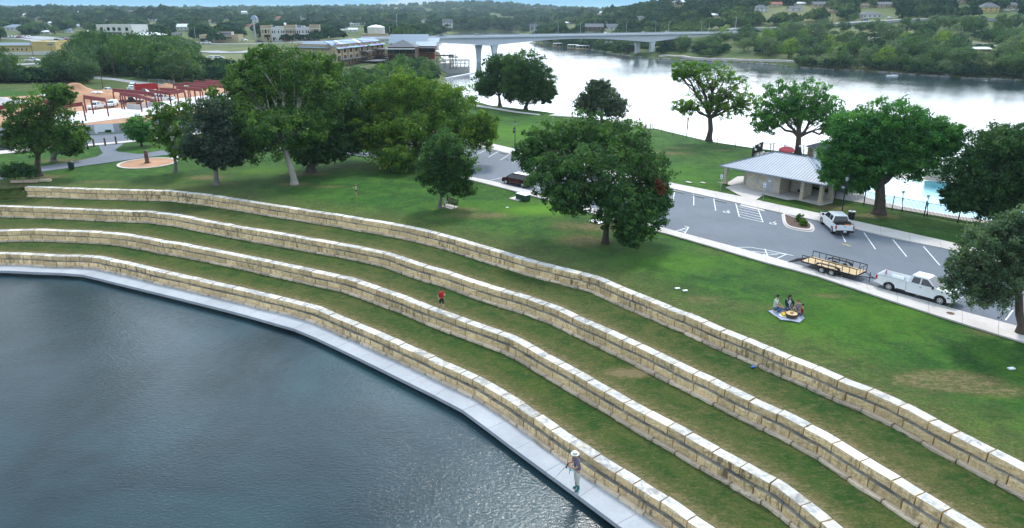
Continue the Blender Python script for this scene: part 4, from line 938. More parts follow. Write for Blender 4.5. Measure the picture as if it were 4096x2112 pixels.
# ---------------------------------------------------------------- vehicles near the camera
a,b=G(3554,1163),G(3757,1219); az=ang(a,b); n=Vector((-math.sin(az),math.cos(az),0))
mid=(a+b)/2+n*.86-Vector((math.cos(az),math.sin(az),0))*.05; mid.z=-.02
TRUCK=(mid,az)
pickup('white extended cab work truck with door lettering, hitched to the flatbed trailer',mid,az,decal=True)
b2=ang(G(3262,905),G(3306,958)); p=G(3339,915); p.z=-.02
pickup('white pickup with a black tool box, parked nose in beside the planted island',p,math.atan2(*(G(3262,893)-G(3330,935)).yx) if False else ang(G(3392,962),G(3300,880)),L=5.9,wb=3.7,doors=3,toolbox=True,bed='blk')
a,b=G(2089,749),G(2027,737); az=ang(a,b); n=Vector((math.sin(az),-math.cos(az),0))
p=(a+b)/2+Vector((-math.sin(az),math.cos(az),0))*(-.83); p.z=-.02
car('dark maroon minivan with a pale roof parked at the lawn kerb under the pecan tree',p,az,'maroon_paint','van',5.1,3.06,roof='silver_paint',name='minivan',cat='minivan')
p=G(10,596); p.z=-.02
car('black sport utility car on the street, cut off by the left of the picture',p,ang(G(0,604),G(264,585)),'black_paint','suv',5.0,2.95)
# utility trailer behind the work truck
tm,ta=TRUCK; fx=Vector((math.cos(ta),math.sin(ta),0))
hitch=tm-fx*(6.35-2.085-.98-.05+.35)
root=thing('flatbed_trailer','black framed twin axle trailer with a plywood floor and its mesh ramp lowered','trailer',hitch+Vector((0,0,0)),ta)
T0,T1=-1.35,-6.6; hw=1.02; zb=.62
mb=MB(); mb.bx(T1,T0,-hw+.03,hw-.03,zb,zb+.05,M['wood'])
for k in range(1,8): mb.bx(T1+.02,T0-.02,-hw+.03+k*.25,-hw+.04+k*.25,zb+.05,zb+.053,M['brownwood'])
mb.build('floor',None,root)
fl=MB()
for s in (-1,1): fl.box(((T0+T1)/2,s*hw,zb-.02),(T0-T1,.07,.13),M['blkmetal'])
for x in (T0,T1): fl.box((x,0,zb-.02),(.07,2*hw,.13),M['blkmetal'])
fl.tube([(T0,-.8,zb-.05),(-.15,0,.50)],.045,4,M['blkmetal']); fl.tube([(T0,.8,zb-.05),(-.15,0,.50)],.045,4,M['blkmetal']); fl.tube([(-.2,0,.5),(.25,0,.52)],.05,6,M['blkmetal']); fl.tube([(-.55,0,.05),(-.55,0,.95)],.035,6,M['blkmetal'])
fl.build('frame',None,root)
for s in (-1,1):
    rl=MB(); rl.tube([(T1,s*hw,zb+.62),(T0,s*hw,zb+.62)],.042,4,M['blkmetal'])
    for k in range(9): x=T1+(T0-T1)*k/8; rl.tube([(x,s*hw,zb),(x,s*hw,zb+.62)],.036,4,M['blkmetal'])
    rl.tube([(T1+1.3,s*hw,zb+.33),(T1+3.9,s*hw,zb+.33)],.02,4,M['blkmetal']); rl.build('side_rail',None,root)
    fd=MB(); fd.side([(-5.15,.72),(-5.0,.95),(-4.75,1.02),(-3.15,1.02),(-2.9,.95),(-2.75,.72),(-2.85,.72),(-3.2,.96),(-4.7,.96),(-5.05,.72)],s*(hw+.04),s*(hw+.30),M['blk']); fd.build('fender',None,root)
    for x in (-4.45,-3.5): wheel(root,x,s*(hw+.17),.37,.22,18,.6,'alloy')
    bx('taillight',root,(T1-.02,s*(hw-.12),zb+.12),(.03,.12,.1),'redlamp',0)
fr_=MB(); fr_.tube([(T0,-hw,zb+.62),(T0,hw,zb+.62)],.042,4,M['blkmetal']); fr_.tube([(T0,-.3,zb),(T0,-.3,zb+.6)],.02,4,M['blkmetal']); fr_.tube([(T0,.3,zb),(T0,.3,zb+.6)],.02,4,M['blkmetal']); fr_.build('front_rail',None,root)
rp=MB()
for k in range(8): y=-.9+1.8*k/7; rp.tube([(T1-.05,y,zb),(T1-1.55,y,.06)],.018,4,M['blkmetal'])
for k in range(9): t=k/8; rp.tube([(T1-.05-1.5*t,-.9,zb-(zb-.06)*t),(T1-.05-1.5*t,.9,zb-(zb-.06)*t)],.014,4,M['blkmetal'])
rp.build('ramp',None,root)
# ================================================================ people
def pmat(n,c,r=.8): 
    k='p_'+n
    if k not in M: M[k]=plain(n,c,r,0,.08,6)
    return M[k]
SKIN=plain('skin',(.52,.30,.21),.55,0,.05,8)
def skin(name, pts, edges, mat, parent, sub=2, root=0):
    """pts: list of (Vector, r or (rx,ry)); grown with a Skin modifier, then frozen"""
    me=bpy.data.meshes.new(name); me.from_pydata([tuple(p[0]) for p in pts],edges,[]); o=bpy.data.objects.new(name,me); col.objects.link(o)
    me.skin_vertices or None
    sm=o.modifiers.new('s','SKIN'); sm.use_smooth_shade=True
    if not me.skin_vertices: 
        bm=bmesh.new(); bm.from_mesh(me); bm.verts.layers.skin.verify(); bm.to_mesh(me); bm.free()
    for i,p in enumerate(pts):
        r=p[1]; sv=me.skin_vertices[0].data[i]; sv.radius=(r,r) if not hasattr(r,'__len__') else r; sv.use_root=(i==root)
    sb=o.modifiers.new('b','SUBSURF'); sb.levels=sub; sb.render_levels=sub
    dg=bpy.context.evaluated_depsgraph_get(); m2=bpy.data.meshes.new_from_object(o.evaluated_get(dg)); 
    m2.materials.clear(); m2.materials.append(mat); m2.polygons.foreach_set('use_smooth',[True]*len(m2.polygons))
    col.objects.unlink(o); bpy.data.objects.remove(o)
    q=bpy.data.objects.new(name,m2); return link(q,parent)
V3=Vector
def hand(wrist, dirn, palmn, s, curl=.5, side=1):
    """five tapering fingers: returns list of (points, radii) chains and palm points"""
    d=dirn.normalized(); n=palmn.normalized(); x=d.cross(n).normalized()*side; ch=[]
    for k,(off,l) in enumerate(((-.030,.070),(-.010,.080),(.010,.076),(.029,.060))):
        b=wrist+d*.085*s+x*off*s; c1=b+(d*math.cos(curl*.6)+n*math.sin(curl*.6))*l*.45*s; c2=c1+(d*math.cos(curl*1.4)+n*math.sin(curl*1.4))*l*.35*s; c3=c2+(d*math.cos(curl*2)+n*math.sin(curl*2))*l*.25*s
        ch.append(([b,c1,c2,c3],[.0095*s,.0085*s,.008*s,.006*s]))
    b=wrist+d*.03*s-x*.028*s; c1=b+(d*.6-x*.7+n*.3).normalized()*.038*s; c2=c1+(d*.9-x*.2+n*.4).normalized()*.032*s
    ch.append(([b,c1,c2],[.012*s,.010*s,.008*s])); return ch
def person(label, loc, rz, J, s=1.0, shirt=(.5,.5,.5), trousers=(.1,.1,.1), hair=(.03,.02,.015), hairlen=0, sleeves=.5, legcover=1.0, shoe=(.05,.05,.05), boots=None, hat=None, group=None, beard=False, apron=None, jacket=None, curl=.7, slim=1.0, cuff=None):
    """J: joints in local metres: hip, chest, neck, head, (sh,el,wr)x2, (hp,kn,an,toe)x2"""
    root=thing('person',label,'person',loc,rz,group,scale=s); j={k:V3(v) for k,v in J.items()}
    hip,ch,nk,hd=j['hip'],j['chest'],j['neck'],j['head']; w=slim
    P=[(hip,(.135*w,.105*w)),((hip+ch)/2,(.115*w,.090*w)),(ch,(.145*w,.10*w)),(nk,(.052,.050)),(nk.lerp(hd,.45),(.048,.048)),(hd+V3((0,0,-.02)),(.070,.082)),(hd+V3((0,0,.055)),(.068,.082)),(hd+V3((0,0,.10)),(.038,.045))]; E=[(0,1),(1,2),(2,3),(3,4),(4,5),(5,6),(6,7)]
    arms=[];legs=[]
    for q in 'LR':
        sh,el,wr=j['sh'+q],j['el'+q],j['wr'+q]; b=len(P)
        hv=j.get('hd'+q,wr+(wr-el).normalized()*.09)
        P+=[(sh,.052*w),(sh.lerp(el,.5),.043*w),(el,.036*w),(el.lerp(wr,.4),.036*w),(wr,.024),(wr+(hv-wr)*.5,(.036,.018)),(wr+(hv-wr)*.95,(.034,.016))]
        E+=[(2,b)]+[(b+i,b+i+1) for i in range(6)]; arms.append((sh,el,wr,hv))
        hp,kn,an,to=j['hp'+q],j['kn'+q],j['an'+q],j['to'+q]; b=len(P)
        P+=[(hp,.082*w),(hp.lerp(kn,.45),.070*w),(kn,.052*w),(kn.lerp(an,.35),.052*w),(an,.034),(an.lerp(to,.5)+V3((0,0,-.03)),.034),(to,.028)]
        E+=[(0,b)]+[(b+i,b+i+1) for i in range(6)]; legs.append((hp,kn,an,to))
    fwd=j.get('face',V3((1,0,0))).normalized(); up=V3((0,0,1)); sd=fwd.cross(up).normalized()
    body=skin('body',P,E,SKIN,root,2)
    # fingers, nose, ears joined into the body mesh
    mb=MB()
    for q,(sh,el,wr,hv) in zip('LR',arms):
        d=(hv-wr).normalized(); pn=j.get('palm'+q,V3((0,0,-1)))
        for pts,rs in hand(wr,d,pn,1.15,curl,1 if q=='L' else -1): mb.tube(pts,rs,6)
    mb.tube([hd+fwd*.074+up*.03,hd+fwd*.098-up*.005,hd+fwd*.080-up*.012],[.008,.014,.008],6)
    for s_ in (-1,1): mb.ball(hd+sd*.078*s_+up*.005-fwd*.005,(.018,.010,.030),None,8,5)
    tmp=mb.build('tmp',SKIN,None,smooth='all'); KIDS.pop('tmp',None)
    bm=bmesh.new(); bm.from_mesh(body.data); bm.from_mesh(tmp.data); bm.to_mesh(body.data); bm.free(); bpy.data.objects.remove(tmp)
    body.data.polygons.foreach_set('use_smooth',[True]*len(body.data.polygons))
    f=MB()
    for s_ in (-1,1):
        f.ball(hd+fwd*.079+sd*.030*s_+up*.018,(.010,.010,.007),pmat('eye_white',(.7,.7,.7),.3),8,5); f.ball(hd+fwd*.086+sd*.030*s_+up*.018,(.005,.005,.005),M['blk'],6,4)
        f.tube([hd+fwd*.084+sd*.045*s_+up*.040,hd+fwd*.088+sd*.018*s_+up*.042],.004,5,pmat('hair%.2f%.2f'%hair[:2],hair))
    f.tube([hd+fwd*.080+sd*.022-up*.045,hd+fwd*.086-up*.048,hd+fwd*.080-sd*.022-up*.045],.006,5,pmat('lips',(.42,.14,.12),.5)); f.build('face',None,root,smooth='all')
    hm=pmat('hair%.2f%.2f'%hair[:2],hair); h=MB(); c=hd+up*.045-fwd*.014
    h.ball(c,(.092,.088,.082),hm,14,8,.10,3)
    if hairlen: 
        h.tube([c-fwd*.03,c-fwd*.07-up*.08,c-fwd*.075-up*(.10+hairlen*.5),c-fwd*.06-up*(.08+hairlen)],[.078,.082,.07,.03],10,hm,sq=.8)
        for s_ in (-1,1): h.tube([c+sd*.06*s_,c+sd*.082*s_-up*.09-fwd*.01,c+sd*.075*s_-up*(.08+hairlen*.7)-fwd*.02],[.035,.035,.018],8,hm)
    if beard: h.tube([hd+fwd*.05-up*.06+sd*.04,hd+fwd*.07-up*.075,hd+fwd*.05-up*.06-sd*.04],[.02,.026,.02],6,hm)
    h.build('hair',None,root,smooth='all')
    def garment(nm,segs,mat):
        PP=[];EE=[];mp={}
        def vid(v,r):
            k=tuple(round(x,4) for x in v)
            if k not in mp: mp[k]=len(PP); PP.append((v,r))
            return mp[k]
        for (a,ra,b,rb) in segs: EE.append((vid(a,ra),vid(b,rb)))
        return skin(nm,PP,EE,mat,root,2)
    sg=[(hip-V3((0,0,.02)) if j['hip'].z<.5 else hip-(ch-hip).normalized()*.09,(.162*w,.132*w),(hip+ch)/2,(.138*w,.112*w)),((hip+ch)/2,(.138*w,.112*w),ch,(.165*w,.12*w)),(ch,(.165*w,.12*w),nk-V3((0,0,.025)),(.070,.065))]
    for (sh,el,wr,hv) in arms:
        e=sh.lerp(el,min(1,sleeves*2)); sg+=[(ch,(.165*w,.12*w),sh,.070*w),(sh,.070*w,e,.058*w)]
        if sleeves>.5: sg+=[(e,.058*w,el.lerp(wr,(sleeves-.5)*2),.040*w)]
    garment('shirt',sg,pmat('shirt%.2f%.2f%.2f'%tuple(shirt),shirt))
    sg=[(hip+(ch-hip)*.28,(.150*w,.120*w),hip-(ch-hip).normalized()*.03,(.150*w,.122*w))]
    for (hp,kn,an,to) in legs:
        sg+=[(hip-(ch-hip).normalized()*.03,(.150*w,.122*w),hp,.098*w),(hp,.098*w,hp.lerp(kn,.5),.088*w)]
        e=hp.lerp(kn,min(1,.3+legcover)); sg+=[(hp.lerp(kn,.5),.088*w,e if legcover<.6 else kn,.080*w if legcover<.6 else .066*w)]
        if legcover>=.6: sg+=[(kn,.066*w,kn.lerp(an,min(.95,(legcover-.6)/.4)),.052*w)]
    garment('trousers',sg,pmat('trousers%.2f%.2f%.2f'%tuple(trousers),trousers))
    for q,(hp,kn,an,to) in zip('LR',legs):
        if boots:
            skin('boot',[(kn.lerp(an,.25),.066),(kn.lerp(an,.7),.056),(an,.052),(an.lerp(to,.5)-V3((0,0,.035)),.050),(to-V3((0,0,.008)),.044)],[(0,1),(1,2),(2,3),(3,4)],pmat('boots',boots,.35),root,2)
        else:
            skin('shoe',[(an-(to-an).normalized()*.03-V3((0,0,.03)),.042),(an.lerp(to,.5)-V3((0,0,.035)),.043),(to-V3((0,0,.005)),.036)],[(0,1),(1,2)],pmat('shoe%.2f%.2f'%tuple(shoe[:2]),shoe),root,2)
    if jacket:
        sg=[(hip,(.165*w,.135*w),(hip+ch)/2,(.150*w,.122*w)),((hip+ch)/2,(.150*w,.122*w),ch-fwd*.012,(.178*w,.128*w))]
        for (sh,el,wr,hv) in arms: sg+=[(ch-fwd*.012,(.178*w,.128*w),sh,.078*w),(sh,.078*w,el,.062),(el,.062,wr,.045)]
        garment('jacket',sg,pmat('jacket',jacket))
        f2=MB(); f2.tube([ch+fwd*.118-V3((0,0,-.06)),hip+fwd*.13+(ch-hip)*.3],[.035,.05],8,pmat('inner',(.62,.64,.66)),sq=.4); f2.build('shirt_front',None,root)
    if hat:
        ht=MB(); ht.lathe([(.155,.0),(.165,.008),(.10,.028),(.098,.09),(.07,.115),(.01,.12)],20,pmat('hat',hat),tuple(hd+up*.055)); 
        ht.lathe([(.1005,.030),(.1005,.052)],20,pmat('hat_band',(.25,.30,.22)),tuple(hd+up*.055)); ht.build('sun_hat',None,root,smooth=True)
    return root
def stand(dx=0,lean=0,arms=None,stride=0,turn=0):
    J=dict(hip=(0,0,.93),chest=(.02+lean*.6,0,1.28),neck=(.03+lean,0,1.48),head=(.06+lean*1.3,0,1.60),
     hpL=(0,.085,.88),knL=(.03+stride*.25,.10,.48),anL=(-.02+stride*.42,.10,.085),toL=(.15+stride*.42,.12,.04),
     hpR=(0,-.085,.88),knR=(.03-stride*.10,-.10,.48),anR=(-.02-stride*.5,-.10,.085+abs(stride)*.12),toR=(.14-stride*.42,-.12,.04),
     shL=(lean*.9,.18,1.42),elL=(.02,.24,1.12),wrL=(.12,.22,.88),shR=(lean*.9,-.18,1.42),elR=(.02,-.24,1.12),wrR=(.12,-.22,.88))
    J.update(arms or {}); return J
# fisherman: much nearer to the lens than the wall behind him; his size follows the photo
fb=G(2308,1958,DECK)
FS=1.62
FJ=stand(lean=.05,arms=dict(elL=(.14,.24,1.16),wrL=(.36,.10,1.17),elR=(.16,-.22,1.15),wrR=(.38,-.05,1.25),head=(.13,0,1.585),face=(.9,0,-.45),palmL=(0,-1,0),palmR=(0,1,0),hdL=(.43,.03,1.20),hdR=(.45,.0,1.28)))
fz=R(195)
person('fisherman in a cream sun hat, grey polo shirt and green rubber boots on the walkway',fb,fz,FJ,FS,shirt=(.16,.14,.20),trousers=(.55,.55,.48),hair=(.12,.10,.08),sleeves=.35,legcover=.85,boots=(.01,.14,.12),hat=(.75,.73,.62),curl=1.1,slim=1.18)
def loc2w(p,base,rz,s): 
    c,s_=math.cos(rz),math.sin(rz); return V3((base.x+(p[0]*c-p[1]*s_)*s,base.y+(p[0]*s_+p[1]*c)*s,base.z+p[2]*s))
def rod(label,p0,p1,reel,cl):
    r=thing('fishing_rod',label,'fishing rod',p0); a=p0-p0; d=p1-p0
    m=MB(); m.tube([a,d*.18],[.028,.024],8,M['blk']); m.build('handle',None,r); m=MB(); m.tube([d*.18,d*.6+V3((0,0,.03)),d],[.016,.011,.004],6,cl); m.build('blank',None,r)
    m=MB(); q=d*.2; m.ball(q-V3((0,0,.10)),(.055,.045,.055),M['blkmetal'],10,6); m.tube([q,q-V3((0,0,.09))],.012,6,M['blkmetal']); m.tube([q-V3((0,.05,.1)),q-V3((0,.13,.10)),q-V3((0,.13,.16))],.010,5,M['chrome']); m.build('reel',None,r)
hL=loc2w((.44,.02,1.20),fb,fz,FS); hR=loc2w((.45,0,1.28),fb,fz,FS)
dn=at(2215,1918,fb.y-.15); rod('long dark fishing rod pointing down over the walkway from the fisherman hands',hL+(hL-dn).normalized()*.25,dn,1,M['blk'])
up_=at(2279,1790,fb.y+.1); rod('thin upright fishing rod held in front of the fisherman chest',hR+V3((0,0,-.25)),up_,1,M['blk'])
m=MB(); c=loc2w((.33,.02,1.05),fb,fz,FS); m.tube([c,c-V3((0,0,.2)),c-V3((.02,0,.45))],[.03,.022,.02],6,pmat('teal',(.02,.45,.40))); m.box(c-V3((-.03,0,.15)),(.10,.05,.09),pmat('teal',(.02,.45,.40))); m.tube([c,c+V3((.05,0,.35))],.008,5,M['blk'])
tag(m.build('landing_net_handle',None),'teal handled fishing tool hanging at the fisherman waist','fishing gear')
# man in red on the third wall cap
rb=G(1766,1233,-2.5); rs=1.04*61/62*1.02
person('man in a red shirt and black shorts walking on the third wall cap',rb,R(-60),stand(lean=.03,stride=.5,arms=dict(elL=(.22,.26,1.20),wrL=(.36,.12,1.30),elR=(-.12,-.26,1.16),wrR=(.10,-.30,1.02))),1.12,shirt=(.50,.01,.02),trousers=(.015,.015,.018),hair=(.05,.04,.035),sleeves=.3,legcover=.65,slim=1.18)
# woman standing on the lawn, raising a phone
person('woman with long fair hair in a pale top and black shorts, standing on the lawn',G(1427,786),R(185),stand(lean=.0,arms=dict(elL=(.16,.18,1.18),wrL=(.36,.08,1.30),elR=(.14,-.18,1.18),wrR=(.36,-.06,1.30))),.98,shirt=(.62,.55,.56),trousers=(.012,.012,.015),hair=(.28,.14,.06),hairlen=.22,sleeves=.3,legcover=.12,shoe=(.5,.35,.28),slim=.88)
def sit(**k):
    J=dict(hip=(0,0,.12),chest=(.04,0,.46),neck=(.07,0,.66),head=(.10,0,.80),
     hpL=(.06,.10,.12),knL=(.34,.26,.22),anL=(.22,-.02,.08),toL=(.34,-.12,.05),hpR=(.06,-.10,.12),knR=(.34,-.26,.22),anR=(.20,.02,.08),toR=(.32,.12,.05),
     shL=(.05,.17,.60),elL=(.16,.24,.36),wrL=(.34,.14,.26),shR=(.05,-.17,.60),elR=(.16,-.24,.36),wrR=(.34,-.12,.26))
    J.update(k); return J
# seated woman on the bench
PK=1.42
bb=G(3218,1252)
# picnic party
def pg(x,y): return G(x,y,0)
person('person in a white tee shirt and jeans at the left of the picnic blanket',pg(3098,1240),R(-25),sit(chest=(.02,0,.46),knL=(.45,.10,.10),anL=(.72,.05,.07),toL=(.80,.14,.07),knR=(.42,-.16,.14),anR=(.12,-.30,.07),toR=(.02,-.36,.05),face=(.8,.5,0)),PK*1.08,shirt=(.60,.62,.60),trousers=(.03,.10,.19),hair=(.015,.012,.010),sleeves=.3,shoe=(.5,.5,.5))
person('woman with dark bobbed hair and dark jacket seated at the blanket back',pg(3150,1236),R(-80),sit(),PK*1.02,shirt=(.6,.62,.65),trousers=(.03,.12,.22),hair=(.03,.012,.008),hairlen=.14,sleeves=.9,shoe=(.5,.5,.5),jacket=(.010,.022,.04))
person('child with red brown hair and a grey top on the blanket',pg(3190,1243),R(-120),sit(),PK*.82,shirt=(.30,.28,.28),trousers=(.03,.12,.22),hair=(.22,.08,.03),hairlen=.06,sleeves=.1,slim=.9)
person('boy in a dark red shirt leaning on one arm at the right of the blanket',pg(3206,1262),R(160),sit(elR=(-.12,-.30,.32),wrR=(-.16,-.32,.04),chest=(-.02,0,.46),neck=(-.01,0,.66),head=(.03,0,.79)),PK*.80,shirt=(.24,.02,.03),trousers=(.02,.06,.11),hair=(.03,.015,.01),sleeves=.3,slim=.9)
# blanket and food
def blanket():
    m=NT('striped_blanket'); v=m.coord('Object'); s=m.n('ShaderNodeSeparateXYZ'); m.l(v,s.inputs[0])
    f=m.math('FRACT',m.math('MULTIPLY',m.math('ADD',s.outputs[0],m.math('MULTIPLY',s.outputs[1],.15)),9.0)); m.set(m.mix(m.math('GREATER_THAN',f,.45),(.55,.58,.66),(.10,.13,.22)),.9); return m.mat
q=[pg(3072,1244),pg(3110,1270),pg(3122,1279),pg(3160,1282),pg(3198,1290),pg(3219,1272),pg(3210,1262),pg(3150,1236),pg(3095,1240)]
o=V3((sum(p.x for p in q)/len(q),sum(p.y for p in q)/len(q),0)); mb=MB()
from mathutils.geometry import tessellate_polygon
mb.prism([(p.x-o.x,p.y-o.y) for p in q],-.03,.018); b_=tag(mb.build('picnic_blanket',blanket()),'blue and white striped picnic blanket spread on the lawn under the picnic party','blanket'); b_.location=o
c=pg(3165,1268); r=thing('stump_table','round slice of tree trunk used as a low table on the blanket','table',c+V3((0,0,.02)))
m=MB(); m.lathe([(.46,0),(.48,.12),(.46,.30)],24,M['brownwood']); m.build('bark_side',None,r,smooth=True); m=MB(); m.cyl((0,0,.30),.44,.015,24,M['wood']); m.build('top',None,r)
m=MB(); m.ball((0,0,.06),(.16,.10,.06),pmat('bread',(.45,.22,.10)),10,6,.2); m.ball((.10,.1,.05),(.08,.06,.05),pmat('bread',(.45,.22,.10)),8,5,.2)
tag(m.build('bread',None),'brown bread lying on the round stump table','food').location=c+V3((0,0,.34))
c=pg(3136,1264); m=MB(); m.lathe([(.10,0),(.36,.02),(.40,.05),(.38,.055),(.1,.03)],22,M['signwhite']); tag(m.build('plate',None,smooth=True),'wide white plate on the blanket under the bananas','plate').location=c+V3((0,0,.02))
m=MB(); 
for k in range(6): m.tube([(-.24,.09*k-.22,0),(-.08,.09*k-.20,.05),(.10,.09*k-.20,.05),(.24,.09*k-.22,.0)],[.02,.042,.042,.015],7,pmat('banana',(.70,.50,.06)))
tag(m.build('bananas',None,smooth='all'),'yellow bananas heaped on the white plate','fruit').location=c+V3((0,0,.12))
c=pg(3142,1256); rr=MB(); rr.lathe([(.14,0),(.20,.12),(.19,.125),(.13,.02)],18,M['wood']); tag(rr.build('fruit_bowl',None,smooth=True),'shallow bowl on the blanket behind the bananas, holding red fruit','bowl').location=c+V3((0,0,.02))
for k,(x,y,zz,cl) in enumerate(((-.07,0,.13,(.45,.03,.02)),(.07,.02,.13,(.5,.12,.02)),(0,-.08,.13,(.4,.03,.02)),(0,.02,.21,(.5,.25,.03)))):
    m=MB(); m.ball((0,0,0),.07,pmat('fruit%d'%k,cl,.3),10,7); tag(m.build('fruit',None,smooth='all'),['red apple at the left of the fruit bowl','orange fruit at the right of the fruit bowl','red apple at the front of the fruit bowl','yellow orange fruit on top of the fruit bowl'][k],'fruit').location=c+V3((x,y,zz))
c=pg(3168,1254); m=MB(); m.lathe([(.07,0),(.085,.24),(.075,.24),(.06,.02)],14,pmat('juice',(.45,.55,.03),.2)); tag(m.build('juice_jug',None,smooth=True),'yellow green jug of juice on the blanket beside the stump table','jug').location=c+V3((0,0,.02))
# ================================================================ lot markings
LOTA=ang(G(3072,1027),G(3880,1257))     # direction of the near kerb
def stripe(pts,w=.11,z=-.012,mat='stripe',name='road_marking'):
    P=[p.xy for p in pts]; A=offset(P,w/2); B=offset(P,-w/2); mb=MB()
    for i in range(len(P)-1): mb.quad((B[i].x,B[i].y,z),(B[i+1].x,B[i+1].y,z),(A[i+1].x,A[i+1].y,z),(A[i].x,A[i].y,z))
    return mb
def mark(lines,name='road_marking',w=.11,z=-.012,mat='stripe'):
    mb=MB()
    for k,l in enumerate(lines):
        m=stripe([G(*p) for p in l],w,z+.0012*(k%3)); mb.add(m.v,m.f)
    return tag(mb.build(name,M[mat]),kind='structure')
for l in [[(1871,575),(1836,595)],[(1907,582),(1875,604)],[(1952,595),(1908,617)],[(1996,604),(1954,628)],[(2044,614),(2001,640)],[(2090,625),(2050,652)],
          [(2699,760),(2693,801)],[(2775,776),(2775,821)],[(2855,794),(2863,842)],[(3364,930),(3382,967)],[(3456,930),(3502,996)],[(3571,957),(3627,1026)],[(3694,985),(3759,1060)],[(3815,1015),(3890,1095)],
          [(1955,722),(2004,711),(2018,718)],[(2070,754),(2110,744)],[(2135,742),(2160,752)],[(3370,1100),(3352,1120)],[(3660,1185),(3688,1172)],[(4020,1232),(4052,1240),(4022,1280)],[(3060,1015),(3025,1034)]]: mark([l])
hz=[[(2943,813),(2957,866),(3053,889),(3032,831)]]
mark([[(2943,813),(2957,866)],[(2957,866),(3052,888)],[(3052,888),(3032,834)],[(2946,824),(3036,845)],[(2948,835),(3040,856)],[(2951,845),(3044,867)],[(2954,855),(3048,878)]],'hatched_bay')
mark([[(2737,903),(2755,908),(2738,934)],[(2755,908),(2703,924)],[(2729,913),(2744,918)],[(2718,919),(2740,927)]],'chevron_marking')
mark([[(2944,989),(3000,988),(3072,1000),(3147,1016),(3175,1022)],[(2990,1004),(3147,1016)],[(3030,1020),(3110,1018)],[(3147,1016),(3100,1036)],[(3060,995),(3072,1027)]],'curved_marking')
def wheelchair_symbol(px,py,rz,s=.55):
    p=G(px,py); mb=MB(); z=-.010
    def ln(pts,w=.12):
        m=stripe([V3((a*s,b*s,0)) for a,b in pts],w,0); mb.add(m.v,m.f)
    ln([(.55*math.cos(t),.55*math.sin(t)-.3) for t in np.linspace(2.2,6.4,12)]); ln([(-.1,1.1),(-.05,.3),(.55,.3),(.75,-.6),(1.0,-.55)]); 
    q=[(math.cos(t)*.16-.1,math.sin(t)*.16+1.4) for t in np.linspace(0,6.28,9)]; mb.add([(a*s,b*s,0.001) for a,b in q],[tuple(range(9))])
    o=mb.build('wheelchair_symbol',M['stripe']); o.location=(p.x,p.y,z); o.rotation_euler=(0,0,rz); tag(o,kind='structure')
wheelchair_symbol(2906,846,LOTA+R(10)); wheelchair_symbol(3092,892,LOTA+R(10))
mark([[(3368,975),(3385,978),(3402,984)]],'survey_mark',.15,-.01,'yellowpaint')
for l in [(1884,583),(1924,590),(1966,600),(2012,610),(2715,766),(2795,784),(2882,803)]:
    p=G(l[0],l[1]+3); t=MB(); t.box((0,0,.06),(1.8,.16,.13)); o=t.build('wheel_stop',M['concrete'],None,bevel=.03); o.location=(p.x,p.y,0); o.rotation_euler=(0,0,ang(RF[9],RF[11]) if l[0]>2500 else ang(RF[8],RF[10]))
    tag(o,'concrete wheel stop along the far kerb of the parking lot','wheel stop','wheel stops along the far kerb')
# concrete apron and paths round the restroom
sheet('apron',gp([(2865,727),(2905,733),(2950,705),(3070,700),(3340,780),(3330,812),(3280,822),(3180,798),(3150,800),(3020,770),(2979,817),(3060,838),(3010,825),(3016,797),(2975,790),(2900,749),(2925,741)]),-.006,M['sidewalk'])
sheet('entrance_walk',gp([(2979,791),(3030,763),(3052,782),(3017,803),(3062,846),(2960,822)]),-.003,M['sidewalk'])
# planted island
isl=[(3132,855),(3195,877),(3245,893),(3253,916),(3240,925),(3185,918),(3150,908),(3136,890)]
P=smooth_line([G(*p) for p in isl]+[G(*isl[0])],2)[:-1]; 
cen=sum(P,Vector((0,0)))/len(P); inn=[cen+(p-cen)*.86 for p in P]; outr=[cen+(p-cen)*1.12 for p in P]
mb=MB(); n=len(P)
for i in range(n):
    j=(i+1)%n; mb.quad((P[i].x,P[i].y,-.02),(P[j].x,P[j].y,-.02),(P[j].x,P[j].y,.12),(P[i].x,P[i].y,.12)); mb.quad((P[i].x,P[i].y,.12),(P[j].x,P[j].y,.12),(inn[j].x,inn[j].y,.12),(inn[i].x,inn[i].y,.12)); mb.quad((outr[i].x,outr[i].y,-.008),(outr[j].x,outr[j].y,-.008),(P[j].x,P[j].y,-.004),(P[i].x,P[i].y,-.004))
tag(mb.build('island_kerb',M['sidewalk']),kind='structure')
mb=MB(); mb.add([(p.x,p.y,.08) for p in inn],[tuple(range(n))]); tag(mb.build('island_soil',M['mulch']),kind='structure')
def bush(label,p,r,h,mat='bright',seed=0,group=None,size=.16,n=24,name='shrub'):
    rs=np.random.RandomState(seed); D=rs.normal(size=(n,3)); D/=np.linalg.norm(D,axis=1)[:,None]; D[:,2]=abs(D[:,2])
    C=D*np.array([r,r,h])*rs.uniform(.4,.85,n)[:,None]+np.array([0,0,.1]); V,Fq,T=leaves(C,D,np.full(n,r*.32),34,size,np.clip(.5+.25*rs.normal(size=n),0,1),rs)
    root=thing(name,label,'shrub',p,0,group); npmesh('foliage',V,Fq,[LEAF[mat]],root,{'tone':('FACE',T)}); mb=MB()
    for k in range(5): q=C[rs.randint(n)]; mb.tube([(0,0,-.05),tuple(q*.5),tuple(q)],[.025,.018,.008],4,cap=False)
    mb.build('stem',BARK,root); return root
bush('taller yellow green grass clump at the far end of the planted island',G(3197,884,.08),.55,.9,'yellow',1); bush('lower yellow green bush at the near end of the planted island',G(3213,900,.08),.6,.6,'yellow',2)
